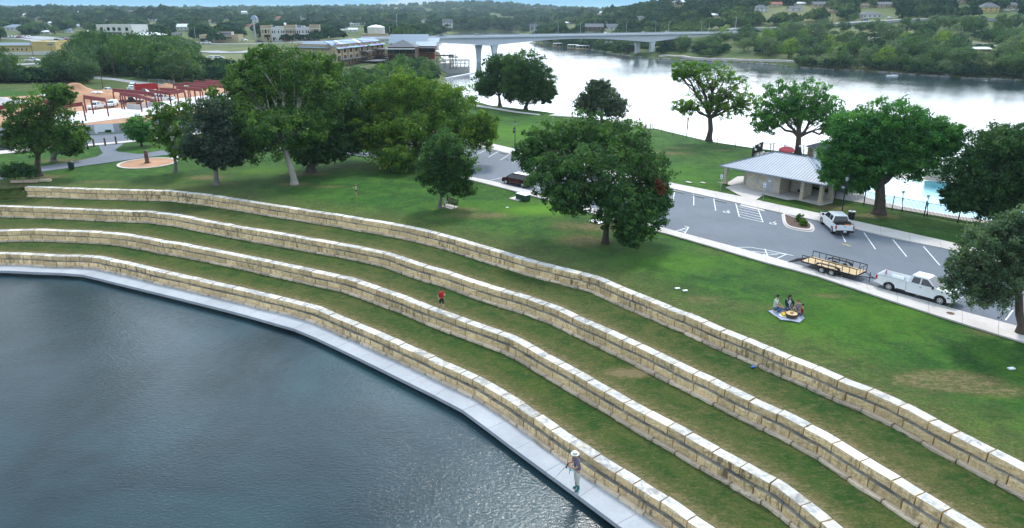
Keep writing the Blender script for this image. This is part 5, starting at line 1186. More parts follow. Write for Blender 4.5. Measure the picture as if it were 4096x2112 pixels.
# ================================================================ restroom building
a,b=G(2982,750),G(3115,777); ra=ang(a,b)          # front wall direction
fx=V3((math.cos(ra),math.sin(ra),0)); fy=V3((-math.sin(ra),math.cos(ra),0))
eL,eR=G(2880,662,2.75),G(3303,742,2.75); O=V3((eL.x,eL.y,0)); Lf=(eR-eL).dot(fx)
def loc(p): d=V3(p)-O; return V3((d.dot(fx),d.dot(fy),p[2]))
root=thing('restroom_building','pale limestone park restroom with a grey metal hipped roof and open corner porches','building',O,ra)
D=7.6; ez=2.75; rz_=4.75; e1=3.9
rl,rr_=loc(G(3102,608,rz_)),loc(G(3229,628,rz_)); ry=(rl.y+rr_.y)/2; D=2*ry
print('restroom',Lf,D,rl,rr_,loc(a),loc(b),[loc(G(*p)) for p in ((2901,733),(3206,795),(3280,811),(3318,797))])
roof=MB(); A=(0,0,ez);B=(Lf,0,ez);C=(Lf,D,ez);E_=(0,D,ez);r0=(rl.x,ry,rz_);r1=(rr_.x,ry,rz_)
roof.add([A,B,C,E_,r0,r1],[(0,1,5,4),(1,2,5),(2,3,4,5),(3,0,4)]); roof.add([tuple(V3(p)-V3((0,0,.16))) for p in (A,B,C,E_)]+[A,B,C,E_],[(3,2,1,0),(0,1,5,4),(1,2,6,5),(2,3,7,6),(3,0,4,7)])
ro=roof.build('roof',M['roof_metal'],root)
sm=MB(); 
for k in range(1,38):
    x=Lf*k/38
    def top(x): 
        if x<rl.x: t=x/rl.x; return (x,ry*t,ez+(rz_-ez)*t)
        if x>rr_.x: t=(Lf-x)/(Lf-rr_.x); return (x,ry*t,ez+(rz_-ez)*t)
        return (x,ry,rz_)
    q=top(x); sm.tube([(x,.02,ez+.02),(q[0],q[1],q[2]+.02)],.028,4,cap=False); sm.tube([(x,D-.02,ez+.02),(q[0],D-q[1],q[2]+.02)],.018,4,cap=False)
for k in range(1,18):
    y=D*k/18; t=min(y,D-y)/ry; sm.tube([(Lf-.02,y,ez+.02),(Lf-(Lf-rr_.x)*t,y,ez+(rz_-ez)*t+.02)],.018,4,cap=False); sm.tube([(.02,y,ez+.02),(rl.x*t,y,ez+(rz_-ez)*t+.02)],.018,4,cap=False)
sm.build('roof_seams',M['grey_roof'],ro)
rg=MB(); 
for p,q in ((A,r0),(B,r1),(C,r1),(E_,r0),(r0,r1)): rg.tube([V3(p)+V3((0,0,.03)),V3(q)+V3((0,0,.03))],.075,5,M['roof_metal'])
rg.build('ridge_cap',None,ro)
wl=loc(a); wr_=loc(b); y0=wl.y; LB=M['lime_block']
wb=MB(); yb=D-1.2
wb.bx(wl.x,wr_.x,y0,y0+.25,0,ez-.16,LB); wb.bx(wl.x,wl.x+.25,y0+.25,yb,0,ez-.16,LB); wb.bx(wr_.x-.25,wr_.x,y0+.25,y0+2.6,0,ez-.16,LB)
wb.bx(1.9,wl.x,y0+2.0,y0+2.25,0,ez-.16,LB); wb.bx(wr_.x,wr_.x+2.9,y0+2.9,y0+3.15,0,ez-.16,LB); wb.bx(wr_.x+2.6,wr_.x+2.9,y0+1.2,y0+2.9,0,ez-.16,LB); wb.bx(wl.x+.25,Lf-1.6,yb-.25,yb,0,ez-.16,LB)
wb.build('wall',None,root)
for (px,py) in ((2901,733),(3206,795),(3280,811),(3318,797)):
    c=loc(G(px,py)); m=MB(); m.box((c.x,c.y,.2),(.52,.52,.4),M['lime_foot']); m.box((c.x,c.y,(ez+.24)/2),(.45,.45,ez-.56),M['lime_block']); m.build('pillar',None,root)
dr=MB(); dx_=wl.x+(wr_.x-wl.x)*.70; dr.box((dx_,y0-.02,1.05),(1.0,.05,2.1),M['galv']); d_=dr.build('door',None,root); m=MB(); m.box((dx_+.38,y0-.06,1.0),(.05,.06,.14),M['blk']); m.build('handle',None,d_)
m=MB(); m.box((dx_,y0-.05,1.55),(.42,.012,.26),M['signwhite']); m.build('sign',None,d_)
m=MB(); m.box((wl.x+(wr_.x-wl.x)*.32,y0-.03,1.25),(.36,.06,.75),M['galv']); m.build('vent_panel',None,root)
m=MB(); m.box((wr_.x+1.5,y0+2.88,1.05),(.95,.04,2.1),M['galv']); m.box((wr_.x+1.5,y0+2.85,.28),(.8,.02,.4),M['blk']); m.build('door',None,root)
# accessible parking signs
def acc_sign(px,py,label):
    p=G(px,py); r=thing('parking_sign',label,'sign',p,ra); m=MB(); m.cyl((0,0,0),.035,2.1,8,M['galv']); m.build('post',None,r)
    m=MB(); m.box((0,-.05,1.95),(.36,.02,.62),M['signwhite']); pl=m.build('sign_plate',None,r)
    m=MB(); m.box((0,-.065,1.86),(.20,.012,.20),M['signblue']); m.build('blue_square',None,pl)
    m=MB(); m.box((-.02,-.074,1.93),(.03,.006,.03),M['signwhite']); m.box((-.01,-.074,1.87),(.02,.006,.09),M['signwhite']); m.box((.02,-.074,1.84),(.07,.006,.018),M['signwhite']); m.build('wheelchair_emblem',None,pl)
    m=MB()
    for k in range(2):
        for q in range(5): m.box((-.12+q*.06,-.063,2.18-.07*k),(.045,.006,.035),M['signblue'])
    m.build('lettering',None,pl)
acc_sign(2882,762,'left blue and white accessible parking sign, in front of the restroom corner pillar'); acc_sign(3053,798,'right blue and white accessible parking sign, in front of the restroom door')
# ================================================================ lamps, bins, boxes, bench, monument
def lamp(px,py,h,label,group,banner=False,k=1):
    p=G(px,py); r=thing('street_lamp',label,'street lamp',p,ra,group); m=MB(); m.lathe([(.22,0),(.22,.12),(.14,.3),(.10,.8),(.075,1.0),(.06,h-.6),(.05,h-.55)],12,M['blkmetal']); m.build('post',None,r,smooth=True)
    m=MB(); m.lathe([(.06,h-.55),(.16,h-.45),(.20,h-.05),(.18,h-.02)],8,M['galv']); m.build('lantern',None,r); m=MB(); m.lathe([(.24,h-.04),(.20,h+.06),(.06,h+.2),(.02,h+.28)],8,M['blkmetal']); m.build('lantern_cap',None,r)
    if banner: m=MB(); m.box((-.32,0,h-1.5),(.5,.02,.95),M['blk']); m.box((-.32,-.014,h-1.35),(.34,.01,.25),M['silver_paint']); m.build('banner',None,r); m=MB(); m.tube([(0,0,h-.95),(-.6,0,h-.95)],.02,5,M['blkmetal']); m.build('banner_arm',None,r)
lamp(2060,596,4.8,'black lantern post with a hanging banner on the lawn side of the far walk',None,True)
lamp(3363,878,5.2,'tall dark lamp post at the sidewalk behind the white pickup with the tool box',None,True)
lamp(352,595,4.9,'thin black lamp post on the verge, left of the street bollards',None)
lamp(2588,625,4.3,'dark lamp post half hidden behind the pecan tree crown',None)
def bin_(px,py,r,h,m1,label,lid):
    p=G(px,py); t=thing('trash_can',label,'trash can',p,ra); m=MB(); m.lathe([(r*.85,0),(r,h*.9),(r,h*.93)],18,M[m1])
    for k in range(18): a=k*math.pi/9; m.box((r*.97*math.cos(a),r*.97*math.sin(a),h*.5),(.02,.05,h*.85),M[m1],rz=a)
    m.build('barrel',None,t,smooth=True); m=MB()
    if lid=='flat': m.lathe([(r*1.06,h*.93),(r*1.06,h),(r*.5,h+.02),(r*.5,h-.05)],18,M['silver_paint'])
    else: m.lathe([(r*1.08,h*.92),(r*1.1,h),(r*.85,h+.18),(r*.3,h+.28),(.02,h+.30)],18,M['green_box'])
    m.build('lid',None,t,smooth=True)
bin_(3403,877,.36,1.0,'blk','black slatted trash can with a pale ring lid beside the tall lamp post','flat')
bin_(287,677,.42,1.05,'green_box','dark green domed trash can beside the asphalt footpath','dome')
# electrical cabinet
p0_,p1_=G(2066,796),G(2098,805); t=thing('electrical_cabinet','dark green electrical cabinet with a pale top on a concrete pad','cabinet',(p0_+p1_)/2+V3((0,0,0)),ang(p0_,p1_))
m=MB(); m.box((0,.45,.38),(1.9,.9,.72),M['green_box']); m.build('cabinet_body',None,t,bevel=.02); m=MB(); m.box((0,.45,.76),(1.96,.96,.06),M['signwhite']); m.build('top',None,t,bevel=.01)  # white top panel over the dark green body
sheet('cabinet_pad',gp([(2036,793),(2064,786),(2110,792),(2072,804)]),.03,M['sidewalk'],thick=.1)
# park bench on its slab, with the seated woman
bl,br_=G(1788,835),G(1829,830); sl=gp([(1765,828),(1795,820),(1833,829),(1808,836)],0)
sheet('bench_slab',gp([(1766,824),(1790,816),(1836,827),(1806,836)]),.0,M['sidewalk'],thick=.06)
e0,e1_=G(1797,820),G(1825,829); ba=ang(e0,e1_); t=thing('park_bench','black slatted metal park bench on a concrete slab under the young tree','bench',(e0+e1_)/2,ba)
def bench_parts(t):
    L=2.0
    m=MB(); 
    for k in range(6): m.box((0,-.02-.085*k,.45),(L,.05,.03),M['blkmetal'])
    m.box((0,-.23,.43),(.05,.5,.03),M['blkmetal']); m.build('seat',None,t)
    m=MB()
    for k in range(7): m.box((0,.05+.02*k,.50+.075*k),(L,.022,.05),M['blkmetal'],rx=-.2)
    m.box((0,.11,.72),(.05,.03,.5),M['blkmetal'],rx=-.2); m.build('backrest',None,t)
    for s in (-1,1):
        m=MB(); x=s*L/2; m.tube([(x,-.5,0),(x,-.47,.45),(x,-.45,.66),(x,.05,.68)],.03,5,M['blkmetal']); m.tube([(x,.12,0),(x,.03,.45),(x,.2,1.02)],.03,5,M['blkmetal']); m.tube([(x,-.47,.43),(x,.03,.43)],.025,5,M['blkmetal']); m.build('leg_frame',None,t)
bench_parts(t)
c=(e0+e1_)/2; ux=V3((math.cos(ba),math.sin(ba),0)); uy_=V3((-math.sin(ba),math.cos(ba),0)); q=c-ux*.72-uy_*.22
person('woman with dark hair in a black top and white trousers seated on the park bench',q,ba-math.pi/2,dict(hip=(0,0,.53),chest=(-.01,0,.87),neck=(.0,0,1.07),head=(.05,0,1.21),hpL=(.04,.09,.54),knL=(.45,.10,.54),anL=(.50,.08,.09),toL=(.66,.10,.04),hpR=(.04,-.09,.54),knR=(.45,-.12,.55),anR=(.46,-.14,.09),toR=(.62,-.18,.04),shL=(0,.17,1.01),elL=(.05,.23,.76),wrL=(.28,.14,.64),shR=(0,-.17,1.01),elR=(.05,-.23,.76),wrR=(.28,-.12,.64)),1.0,shirt=(.012,.012,.015),trousers=(.60,.62,.65),hair=(.015,.012,.010),hairlen=.08,sleeves=.05,legcover=.85)
# monument stone
c=G(590,652); t=thing('monument_stone','upright red granite monument stone on a round gravel pad','monument',c,R(15),None,.68); m=MB(); m.box((0,0,.08),(1.35,.75,.28),M['granite']); m.build('base',None,t,bevel=.02)
m=MB(); pr=[(-.42,0),(.42,0),(.44,1.0),(.40,2.6),(.28,2.78),(0,2.86),(-.28,2.78),(-.40,2.6),(-.44,1.0)]; m.side([(x,z+.22) for x,z in pr],-.2,.2,M['granite']); m.build('stone',None,t,bevel=.03)
m=MB(); m.box((0,-.205,1.7),(.5,.02,.7),M['brownwood']); m.build('plaque',None,t)
# street bollards
for k,(px,py,lb) in enumerate(((377,586,'left'),(422,582,'middle'),(466,576,'right'))):
    p=G(px,py); m=MB(); m.lathe([(.16,0),(.16,1.35),(.13,1.42),(.02,1.44)],10,M['pole']); o=m.build('bollard',None,None,smooth=True); o.location=p
    tag(o,'%s one of the three wooden bollards where the footpath meets the street'%lb,'bollard','wooden bollards at the footpath mouth')
# short limestone kerb by the shrub
mb=MB(); q0,q1=G(52,727),G(200,725)
for k in range(7):
    a_=q0.lerp(q1,k/7);b_=q0.lerp(q1,(k+.97)/7); mb.t=.85+.3*rnd.random(); mb.box(((a_.x+b_.x)/2,(a_.y+b_.y)/2-(.3 if k<5 else .6*(k-4)*-.2),.14),((b_-a_).length,.5,.36),M['lime_foot'],rz=ang(a_,b_))
tag(mb.build('stone_kerb',None),'short row of tan limestone blocks in front of the dark shrub','kerb')
# small things on the grass
def flat(px,py,w,d,h,mat,name,label,cat,rz=0,z=0,r=0):
    p=G(px,py,z); m=MB(); 
    if r: m.cyl((0,0,-.02),r,h+.02,20,M[mat])
    else: m.box((0,0,h/2-.01),(w,d,h+.02),M[mat])
    o=m.build(name,None,None,bevel=.004); o.location=p; o.rotation_euler=(0,0,rz); return tag(o,label,cat)
flat(2388,887,1.6,1.1,.05,'galv','utility_cover','grey rectangular utility cover in the grass beside the pecan trunk','utility cover',LOTA)
flat(2755,729,.9,.5,.05,'sidewalk','valve_box','left pale valve box lid in the upper lawn by the walk','utility cover',LOTA); flat(2812,731,.8,.45,.05,'sidewalk','valve_box','right pale valve box lid in the upper lawn by the walk','utility cover',LOTA)
flat(3802,1253,0,0,.012,'brownwood','manhole_cover','round brown cover set in the near sidewalk past the work truck','manhole cover',z=.09,r=.30); flat(3782,1269,.62,.4,.03,'rubber','meter_box','dark meter box lid in the grass next to the round sidewalk cover','utility cover',LOTA)
flat(2710,1154,.42,.24,.06,'signwhite','stone_marker','left of the two small white markers flush in the lawn','ground marker',.2); flat(2741,1163,.42,.24,.06,'signwhite','stone_marker','right of the two small white markers flush in the lawn','ground marker',.3)
flat(4045,1475,.46,.26,.07,'signwhite','stone_marker','white marker in the lawn near the right edge of the picture','ground marker',.2)
flat(2516,950,.2,.2,.12,'signwhite','paper_cup','white cup lying in the grass right of the pecan trunk','litter'); flat(1524,673,.5,.22,.04,'signwhite','stone_marker','white marker in the shaded lawn under the golden tree','ground marker'); flat(2029,830,.35,.2,.04,'signwhite','stone_marker','white marker in the grass right of the park bench','ground marker')
flat(3012,1467,.30,.18,.05,'signblue','paper_scrap','blue white scrap of paper against the foot of the top wall','litter',.3,-1.22)
# bucket and crate in the second truck
tr=bpy.data.objects['pickup_truck.001']; c,s_=math.cos(tr.rotation_euler.z),math.sin(tr.rotation_euler.z)
def intruck(x,y,z): return V3((tr.location.x+x*c-y*s_,tr.location.y+x*s_+y*c,z))
m=MB(); m.lathe([(.15,0),(.18,.38),(.165,.38),(.14,.03)],14,M['signwhite']); tag(m.build('bucket',None,smooth=True),'white bucket standing in the bed of the tool box truck','bucket').location=intruck(-1.9,.05,.80)
m=MB(); m.box((0,0,.2),(.5,.6,.4),M['orange'],taper=1.1); tag(m.build('crate',None,bevel=.02),'orange crate standing in the bed of the tool box truck','crate').location=intruck(-1.95,-.48,.80)
# ================================================================ pool area
def fence_run(name,label,pts,h,post,bar,cat='fence',group=None,globes=None,mat='blkmetal',thick=.036):
    root=thing(name,label,cat,pts[0],0,group); o=V3(pts[0]); L,as_=walk(pts); n=int(L/post)
    for i in range(n+1):
        p,t=as_(L*i/n); m=MB(); m.box((p.x-o.x,p.y-o.y,h/2+.03),(.09,.09,h+.12),M[mat]); m.build('post',None,root) if n<70 else None
    m=MB(); k=int(L/bar)
    if bar<1:
        for i in range(k+1): p,t=as_(L*i/k); m.box((p.x-o.x,p.y-o.y,h/2),(thick,thick,h-.05),M[mat])
    q=[as_(L*i/max(1,n))[0] for i in range(n+1)]
    for zz in ((.18,h-.12) if bar<1 else (.35,.62,h-.05)):
        for a_,b_ in zip(q,q[1:]): m.tube([(a_.x-o.x,a_.y-o.y,zz),(b_.x-o.x,b_.y-o.y,zz)],.02 if bar<1 else .010,4,M[mat],cap=False)
    m.build('rails',None,root); return root
PF=[(3338,800),(3425,811),(3520,835),(3603,848),(3697,867),(3802,887),(3907,904),(4096,938),(4300,975)]
fence_run('pool_fence','black picket fence along the lawn side of the pool',[G(*p) for p in PF],1.85,3.6,.145)
sheet('pool_deck',gp([(3335,792),(4500,990),(5200,900),(4500,760),(3830,683),(3330,640),(3120,610),(3016,606),(3010,640),(3300,700)]),-.02,M['sidewalk'])
pool=[(3472,738),(3560,712),(3700,722),(3900,735),(4200,760),(4500,800),(4400,900),(4100,905),(3950,880),(3800,860),(3600,824),(3470,790),(3452,772)]
PW=water('pool_water',(.05,.36,.47),3.0,.04,.03)
sheet('pool_water',gp(pool),-.012,PW,label='bright blue swimming pool'); 
pc=[G(*p) for p in pool]; pc.append(pc[0]); tag(stripe(pc,.45).build('pool_rim',M['signwhite']),kind='structure').location.z=.02
fence_run('far_pool_fence','black picket fence on the river side of the pool',[G(*p) for p in [(3008,622),(3050,600),(3300,640),(3420,655),(3800,688),(4096,730),(4400,775)]],1.6,4.0,.17)
fence_run('side_pool_fence','short black picket fence closing the pool yard left of the restroom roof',[G(*p) for p in [(3008,622),(3012,632),(3100,652)]],1.7,2.0,.14)
w0,w1=G(3700,716),G(3800,728); t=thing('stone_wall','tan stone pool wall with a round dark porthole','wall',w0,ang(w0,w1)); L=(w1-w0).length
m=MB(); m.bx(0,L,0,.4,0,2.0,M['lime_block']); m.build('wall_face',None,t); m=MB(); m.tube([(L*.42,-.02,1.15),(L*.42,.02,1.15)],[.42,.42],20,M['blk']); m.build('porthole',None,t)
# globes on posts
for k,(px,py,gx,gy) in enumerate(((3018,640,3016,590),(3024,640,3022,601),(3058,652,3054,612),(3040,622,3038,584),(3083,622,3083,581),(3140,640,3140,583),(3200,640,3200,587),(3215,648,3215,585),(3608,848,3613,771),(3708,865,3713,788))):
    p=G(px,py); top=at(gx,gy,p.y); t=thing('globe_lamp',['first globe lamp from the left at the pool corner','lower globe lamp at the left pool corner','globe lamp just behind the left slope of the restroom roof','globe lamp on the fence left of the red umbrella','globe lamp on the fence nearer the red umbrella','globe lamp directly behind the red umbrella','globe lamp beside the domed tree stems','globe lamp against the pool hut','globe lamp on the pool fence right of the maple trunk','globe lamp on the pool fence farther right of the maple'][k],'lamp',p,0,'globe lamps round the pool')
    m=MB(); m.tube([(0,0,0),(top.x-p.x,0,top.z)],.05,8,M['blkmetal']); m.build('post',None,t); m=MB(); m.ball((top.x-p.x,0,top.z+.1),.19,M['globe'],12,8); m.build('globe',None,t,smooth='all')
# red umbrella
p=G(3142,640); t=thing('umbrella','closed looking red dome umbrella behind the restroom roof ridge','umbrella',p); tp=at(3142,598,p.y)
m=MB(); m.tube([(0,0,0),(0,0,tp.z+.4)],.06,8,M['blkmetal']); m.build('pole',None,t); m=MB(); m.lathe([(.9,tp.z-.42),(1.25,tp.z-.25),(1.30,tp.z-.1),(1.1,tp.z+.2),(.6,tp.z+.42),(.02,tp.z+.5)],24,M['red_plastic']); m.build('canopy',None,t,smooth='all')
# pool hut
h0,h1,h2=G(3228,622),G(3262,636),G(3300,630); t=thing('pool_hut','small cream pool hut with an open side and a grey hipped roof','hut',h0,ang(h0,h1)); hd_=3.1; hw_=2.2; hh=at(3228,586,h0.y).z
m=MB(); m.bx(0,hw_,0,.15,0,hh,M['tan_wall']); m.bx(0,.15,.15,hd_,0,hh,M['tan_wall']); m.bx(0,hw_,hd_-.15,hd_,0,hh,M['tan_wall']); m.build('wall',None,t)
m=MB(); m.add([(-.45,-.45,hh),(hw_+.6,-.45,hh),(hw_+.6,hd_+.5,hh),(-.45,hd_+.5,hh),(hw_/2,hd_/2,hh+.95)],[(0,1,4),(1,2,4),(2,3,4),(3,0,4),(3,2,1,0)],M['grey_roof']); m.build('roof',None,t)
bb_=(h0+h1)/2; q=h1+V3((.45,.6,0)); t=thing('hose_reel','dark blue hose reel with white rings in the open side of the pool hut','hose reel',q,ang(h0,h1))
m=MB(); m.tube([(0,-.45,.8),(0,.45,.8)],[.55,.55],20,M['navy']); m.build('drum',None,t); m=MB()
for y in (-.47,-.15,.15,.47): m.tube([(0,y-.02,.8),(0,y+.02,.8)],[.72,.72],20,M['signwhite'])
m.build('flange',None,t); m=MB(); m.tube([(-.4,-.5,0),(0,-.5,.8),(.4,-.5,0)],.03,5,M['signwhite']); m.tube([(-.4,.5,0),(0,.5,.8),(.4,.5,0)],.03,5,M['signwhite']); m.build('stand',None,t)
q=G(3292,640); t=thing('sun_lounger','white sun lounger in front of the pool hut','sun lounger',q,R(-30)); m=MB(); m.box((0,0,.35),(1.3,.6,.05),M['signwhite']); m.box((.85,0,.5),(.55,.6,.05),M['signwhite'],ry=-.6); m.build('bed',None,t)
for x in (-.5,.5):
    m=MB(); m.tube([(x,-.28,0),(x,-.28,.35)],.02,5,M['signwhite']); m.build('leg',None,t); m=MB(); m.tube([(x,.28,0),(x,.28,.35)],.02,5,M['signwhite']); m.build('leg',None,t)
# ================================================================ river fence and overlooks
fence_run('river_fence','thin dark post and wire fence along the river edge of the lawn',[G(*p) for p in [(2290,470),(2345,478),(2440,492),(2570,512),(2700,545),(2826,572),(2930,590),(3020,604)]],1.25,3.9,9,thick=.03)
def overlook(name,label,poly,z0,z1):
    P=gp(poly); t=thing(name,label,'overlook',(P[0].x,P[0].y,0)); o=P[0]; m=MB(); m.prism([(p.x-o.x,p.y-o.y) for p in P],z0,z1,M['concrete']); m.build('platform',None,t)
    m=MB(); L,as_=walk(P[1:]); n=int(L/3)
    for i in range(n+1): p,_=as_(L*i/n); m.box((p.x-o.x,p.y-o.y,z1+.6),(.07,.07,1.2),M['blkmetal'])
    for zz in (.3,.6,.9,1.15):
        for a_,b_ in zip(P[1:],P[2:]): m.tube([(a_.x-o.x,a_.y-o.y,z1+zz),(b_.x-o.x,b_.y-o.y,z1+zz)],.012,4,M['blkmetal'],cap=False)
    m.build('railing',None,t)
overlook('river_overlook','fenced concrete overlook in the river edge right of the round dark oak',[(2560,512),(2612,514),(2612,496),(2520,482),(2440,476),(2430,486)],-6,-.02)
overlook('river_overlook','small walled overlook at the left end of the river fence',[(2195,462),(2288,468),(2290,456),(2240,450)],-6,.05)
flat(2489,497,.35,.35,.9,'sidewalk','trash_can','pale trash can beside the fenced overlook','trash can')
for k,(px,py,lb) in enumerate(((2751,496,'dark channel marker post out in the river beyond the lawn'),)):
    p=G(px,py,WATER); m=MB(); m.cyl((0,0,-1),.16,2.6,8,M['brownwood']); m.box((0,0,1.5),(.5,.1,.6),M['red_roof']); o=m.build('channel_marker',None); o.location=p; tag(o,lb,'marker')
# ================================================================ construction site beyond the street
def blockout(px,py,r,n=1): p=hit(px,py); BLOCKED.append((p.x,p.y,r))
sheet('dirt_ground',gp([(-500,400),(0,388),(200,378),(330,362),(560,368),(700,352),(830,338),(920,338),(925,452),(700,470),(612,478),(494,503),(260,520),(0,535),(-500,560)]),-.028,M['dirt'],label='excavated red brown building plot')
sheet('building_slab',gp([(230,503),(334,494),(612,458),(760,439),(925,424),(925,372),(815,383),(652,405),(520,430),(334,446),(200,462)]),.12,M['slab'],thick=.2,label='freshly poured white floor slab')
sheet('site_road',gp([(340,312),(450,320),(560,337),(700,348),(830,336),(830,330),(700,338),(600,330),(500,318),(420,308),(340,300)]),-.02,M['farroad']); 
# hoarding along the street
hp=[(-60,553),(0,551),(120,547),(240,544),(370,537),(494,530),(600,521),(700,508)]
P=[G(*p) for p in hp]; t=thing('hoarding','long grey printed hoarding between the street and the building plot','hoarding',P[0]); o=P[0]; L,as_=walk(P); n=int(L/3.0)
for i in range(n):
    a_,_=as_(L*i/n+.03); b_,_=as_(L*(i+1)/n-.03); m=MB(); cc=(a_+b_)/2; m.box((cc.x-o.x,cc.y-o.y,.98),((b_-a_).length,.05,1.9),M['galv'],rz=ang(a_,b_)); m.build('panel',None,t)
def onho(px): 
    k=[i for i in range(len(hp)-1) if hp[i][0]<=px<=hp[i+1][0]][0]; f=(px-hp[k][0])/(hp[k+1][0]-hp[k][0]); return P[k].lerp(P[k+1],f),ang(P[k],P[k+1])
a_,r_=onho(382); b_,_=onho(458); cc=(a_+b_)/2; Lp=(b_-a_).length
m=MB(); m.box((cc.x-o.x,cc.y-o.y-.05,1.0),(Lp,.02,1.75),M['signwhite'],rz=r_); pr=m.build('printed_panel',None,t)
prn=plain('printed_picture',(.30,.33,.22),.6,0,.6,1.6); m=MB()
for (fx_,w_,z_,h_,mt) in ((-.30,.5,.55,.55,prn),(.28,.4,.5,.5,LEAF['green']),(-.02,.55,1.0,.5,M['tan_wall']),(0,.9,.28,.14,M['mulch'])):
    m.box((cc.x-o.x+fx_*Lp*.8,cc.y-o.y-.07,z_),(w_*Lp*.8,.015,h_),mt,rz=r_)
m.build('picture_field',None,pr)
# part of a red emblem and a letter on the next panel
a_,r_=onho(488); m=MB(); ex,ey=a_.x-o.x,a_.y-o.y-.05
for (x0_,z0_,x1_,z1_) in ((-.35,1.35,-.1,1.55),(-.1,1.55,.2,1.4),(.2,1.4,.05,1.2),(.05,1.2,-.35,1.35),(-.3,1.0,.15,1.0),(-.3,1.0,-.3,.8),(-.3,.8,.1,.78),(.1,.78,.1,.55),(.1,.55,-.35,.55),(.3,1.0,.3,.55)):
    m.tube([(ex+x0_,ey,z0_),(ex+x1_,ey,z1_)],.05,4,M['red_paint'])
m.build('red_lettering',None,t)
# steel frame
t=thing('steel_frame','unfinished building frame of dark red steel columns and beams on the white slab','steel frame',G(340,480)); o=G(340,480)
BZ=4.4
def beam(x0,y0,x1,y1,cols=(0,1),zt_=BZ):
    a_,b_=G(x0,y0,zt_),G(x1,y1,zt_); d_=b_-a_; m=MB(); cc=(a_+b_)/2; L=d_.length
    m.box((cc.x-o.x,cc.y-o.y,zt_-.02),(L,.30,.05),M['steelred'],rz=ang(a_,b_)); m.box((cc.x-o.x,cc.y-o.y,zt_-.42),(L,.06,.76),M['steelred'],rz=ang(a_,b_)); m.box((cc.x-o.x,cc.y-o.y,zt_-.82),(L,.30,.05),M['steelred'],rz=ang(a_,b_)); m.build('beam',None,t)
    for f in cols:
        p=a_.lerp(b_,f); m=MB(); m.bx(p.x-o.x-.12,p.x-o.x+.12,p.y-o.y-.13,p.y-o.y-.08,.1,zt_-.85,M['steelred']); m.bx(p.x-o.x-.12,p.x-o.x+.12,p.y-o.y+.08,p.y-o.y+.13,.1,zt_-.85,M['steelred']); m.bx(p.x-o.x-.03,p.x-o.x+.03,p.y-o.y-.08,p.y-o.y+.08,.1,zt_-.85,M['steelred']); m.build('column',None,t)
for b_ in [(185,425,329,408,(1,.5)),(332,380,421,392,(0,.33,1)),(-40,425,110,413,(0,1)),(150,396,252,408,(0,1)),(449,354,539,361,(0,.5,1)),(477,368,556,377,(0,.12,1)),(539,361,617,369,(.5,1)),(596,356,676,366,(.4,1)),(676,366,737,356,(0,.5,1)),(638,350,706,355,(0,1)),(704,344,807,353,(0,.45,.7,1)),(691,332,731,335,(0,)),(731,328,896,341,(0,.4,.8,1)),(755,338,836,344,(0,1)),(773,322,902,331,(0,.5,1)),(820,318,900,324,(1,)),(-200,440,-60,430,(0,1)),(556,377,620,398,(1,))]: beam(*b_)
# things on the site
def mound(px,py,rx,ry,h,mat,name,label,seed,cat):
    p=G(px,py); nx_,ny_=34,22; m=MB(); vs=[];fs=[]
    for j in range(ny_+1):
        for i in range(nx_+1):
            x=(i/nx_*2-1); y=(j/ny_*2-1); r=math.hypot(x,y); hh=max(0,1-r)**.8*h*(1+.45*noise.noise(V3((x*2+seed,y*2,0))))+(.25*noise.noise(V3((x*6,y*6,seed))) if r<.95 else 0); vs.append((x*rx,y*ry,max(hh,0)-.12 if r<1 else -.15))
    for j in range(ny_):
        for i in range(nx_): a=j*(nx_+1)+i; fs.append((a,a+1,a+nx_+2,a+nx_+1))
    m.add(vs,fs,mat); ob=m.build(name,None,None,smooth='all'); ob.location=p; return tag(ob,label,cat)
mound(335,398,13,9,4.6,M['dirt'],'dirt_mound','tall red brown heap of earth behind the steel frame',1,'earth mound'); mound(262,405,9,6,2.0,M['dirt'],'dirt_mound','low spread of earth left of the tall heap',2,'earth mound')
mound(252,378,7,4,1.9,M['slab'],'rubble_pile','pale pile of broken concrete left of the tall earth heap',3,'rubble'); mound(28,414,7,4,1.8,M['concrete'],'gravel_pile','grey gravel pile at the left edge of the building plot',4,'gravel'); mound(660,348,4,3,1.3,M['dirt'],'dirt_mound','small heap of earth by the chain link fence',5,'earth mound')
for k,(px,lb) in enumerate(((383,'left orange portable toilet with a white roof beside the earth heap'),(403,'right orange portable toilet with a white roof beside the earth heap'))):
    p=G(px,402); t=thing('portable_toilet',lb,'portable toilet',p); m=MB(); m.box((0,0,1.1),(1.35,1.35,2.2),M['orange']); m.build('cabin',None,t); m=MB(); m.box((0,0,2.35),(1.45,1.45,.32),M['signwhite'],taper=.6); m.build('roof',None,t); m=MB(); m.box((.0,-.69,1.1),(.8,.03,1.9),M['wood']); m.build('door',None,t)
p=G(586,362); q=G(622,360); t=thing('dumpster','red ribbed roll off dumpster on the building plot','dumpster',p,ang(p,q)); m=MB()
for s in (-1,1): m.box((0,s*1.2,1.15),(6.6,.08,1.9),M['red_paint'])
for s in (-1,1): m.box((s*3.3,0,1.15),(.08,2.4,1.9),M['red_paint'])
m.box((0,0,.25),(6.6,2.4,.12),M['red_paint']); m.build('container',None,t); m=MB()
for k in range(9): m.box((-3.2+.8*k,-1.28,1.15),(.12,.1,1.9),M['steelred'])
m.build('rib',None,t)
t=thing('block_wall','low grey concrete block wall built on the slab','wall',G(510,436)); o=G(510,436); m=MB(); pts=[G(510,436),G(560,440),G(596,428),G(652,424)]
for a_,b_ in zip(pts,pts[1:]): cc=(a_+b_)/2; m.box((cc.x-o.x,cc.y-o.y,.7),((b_-a_).length,.25,1.3),M['concrete'],rz=ang(a_,b_))
m.build('block_courses',None,t)
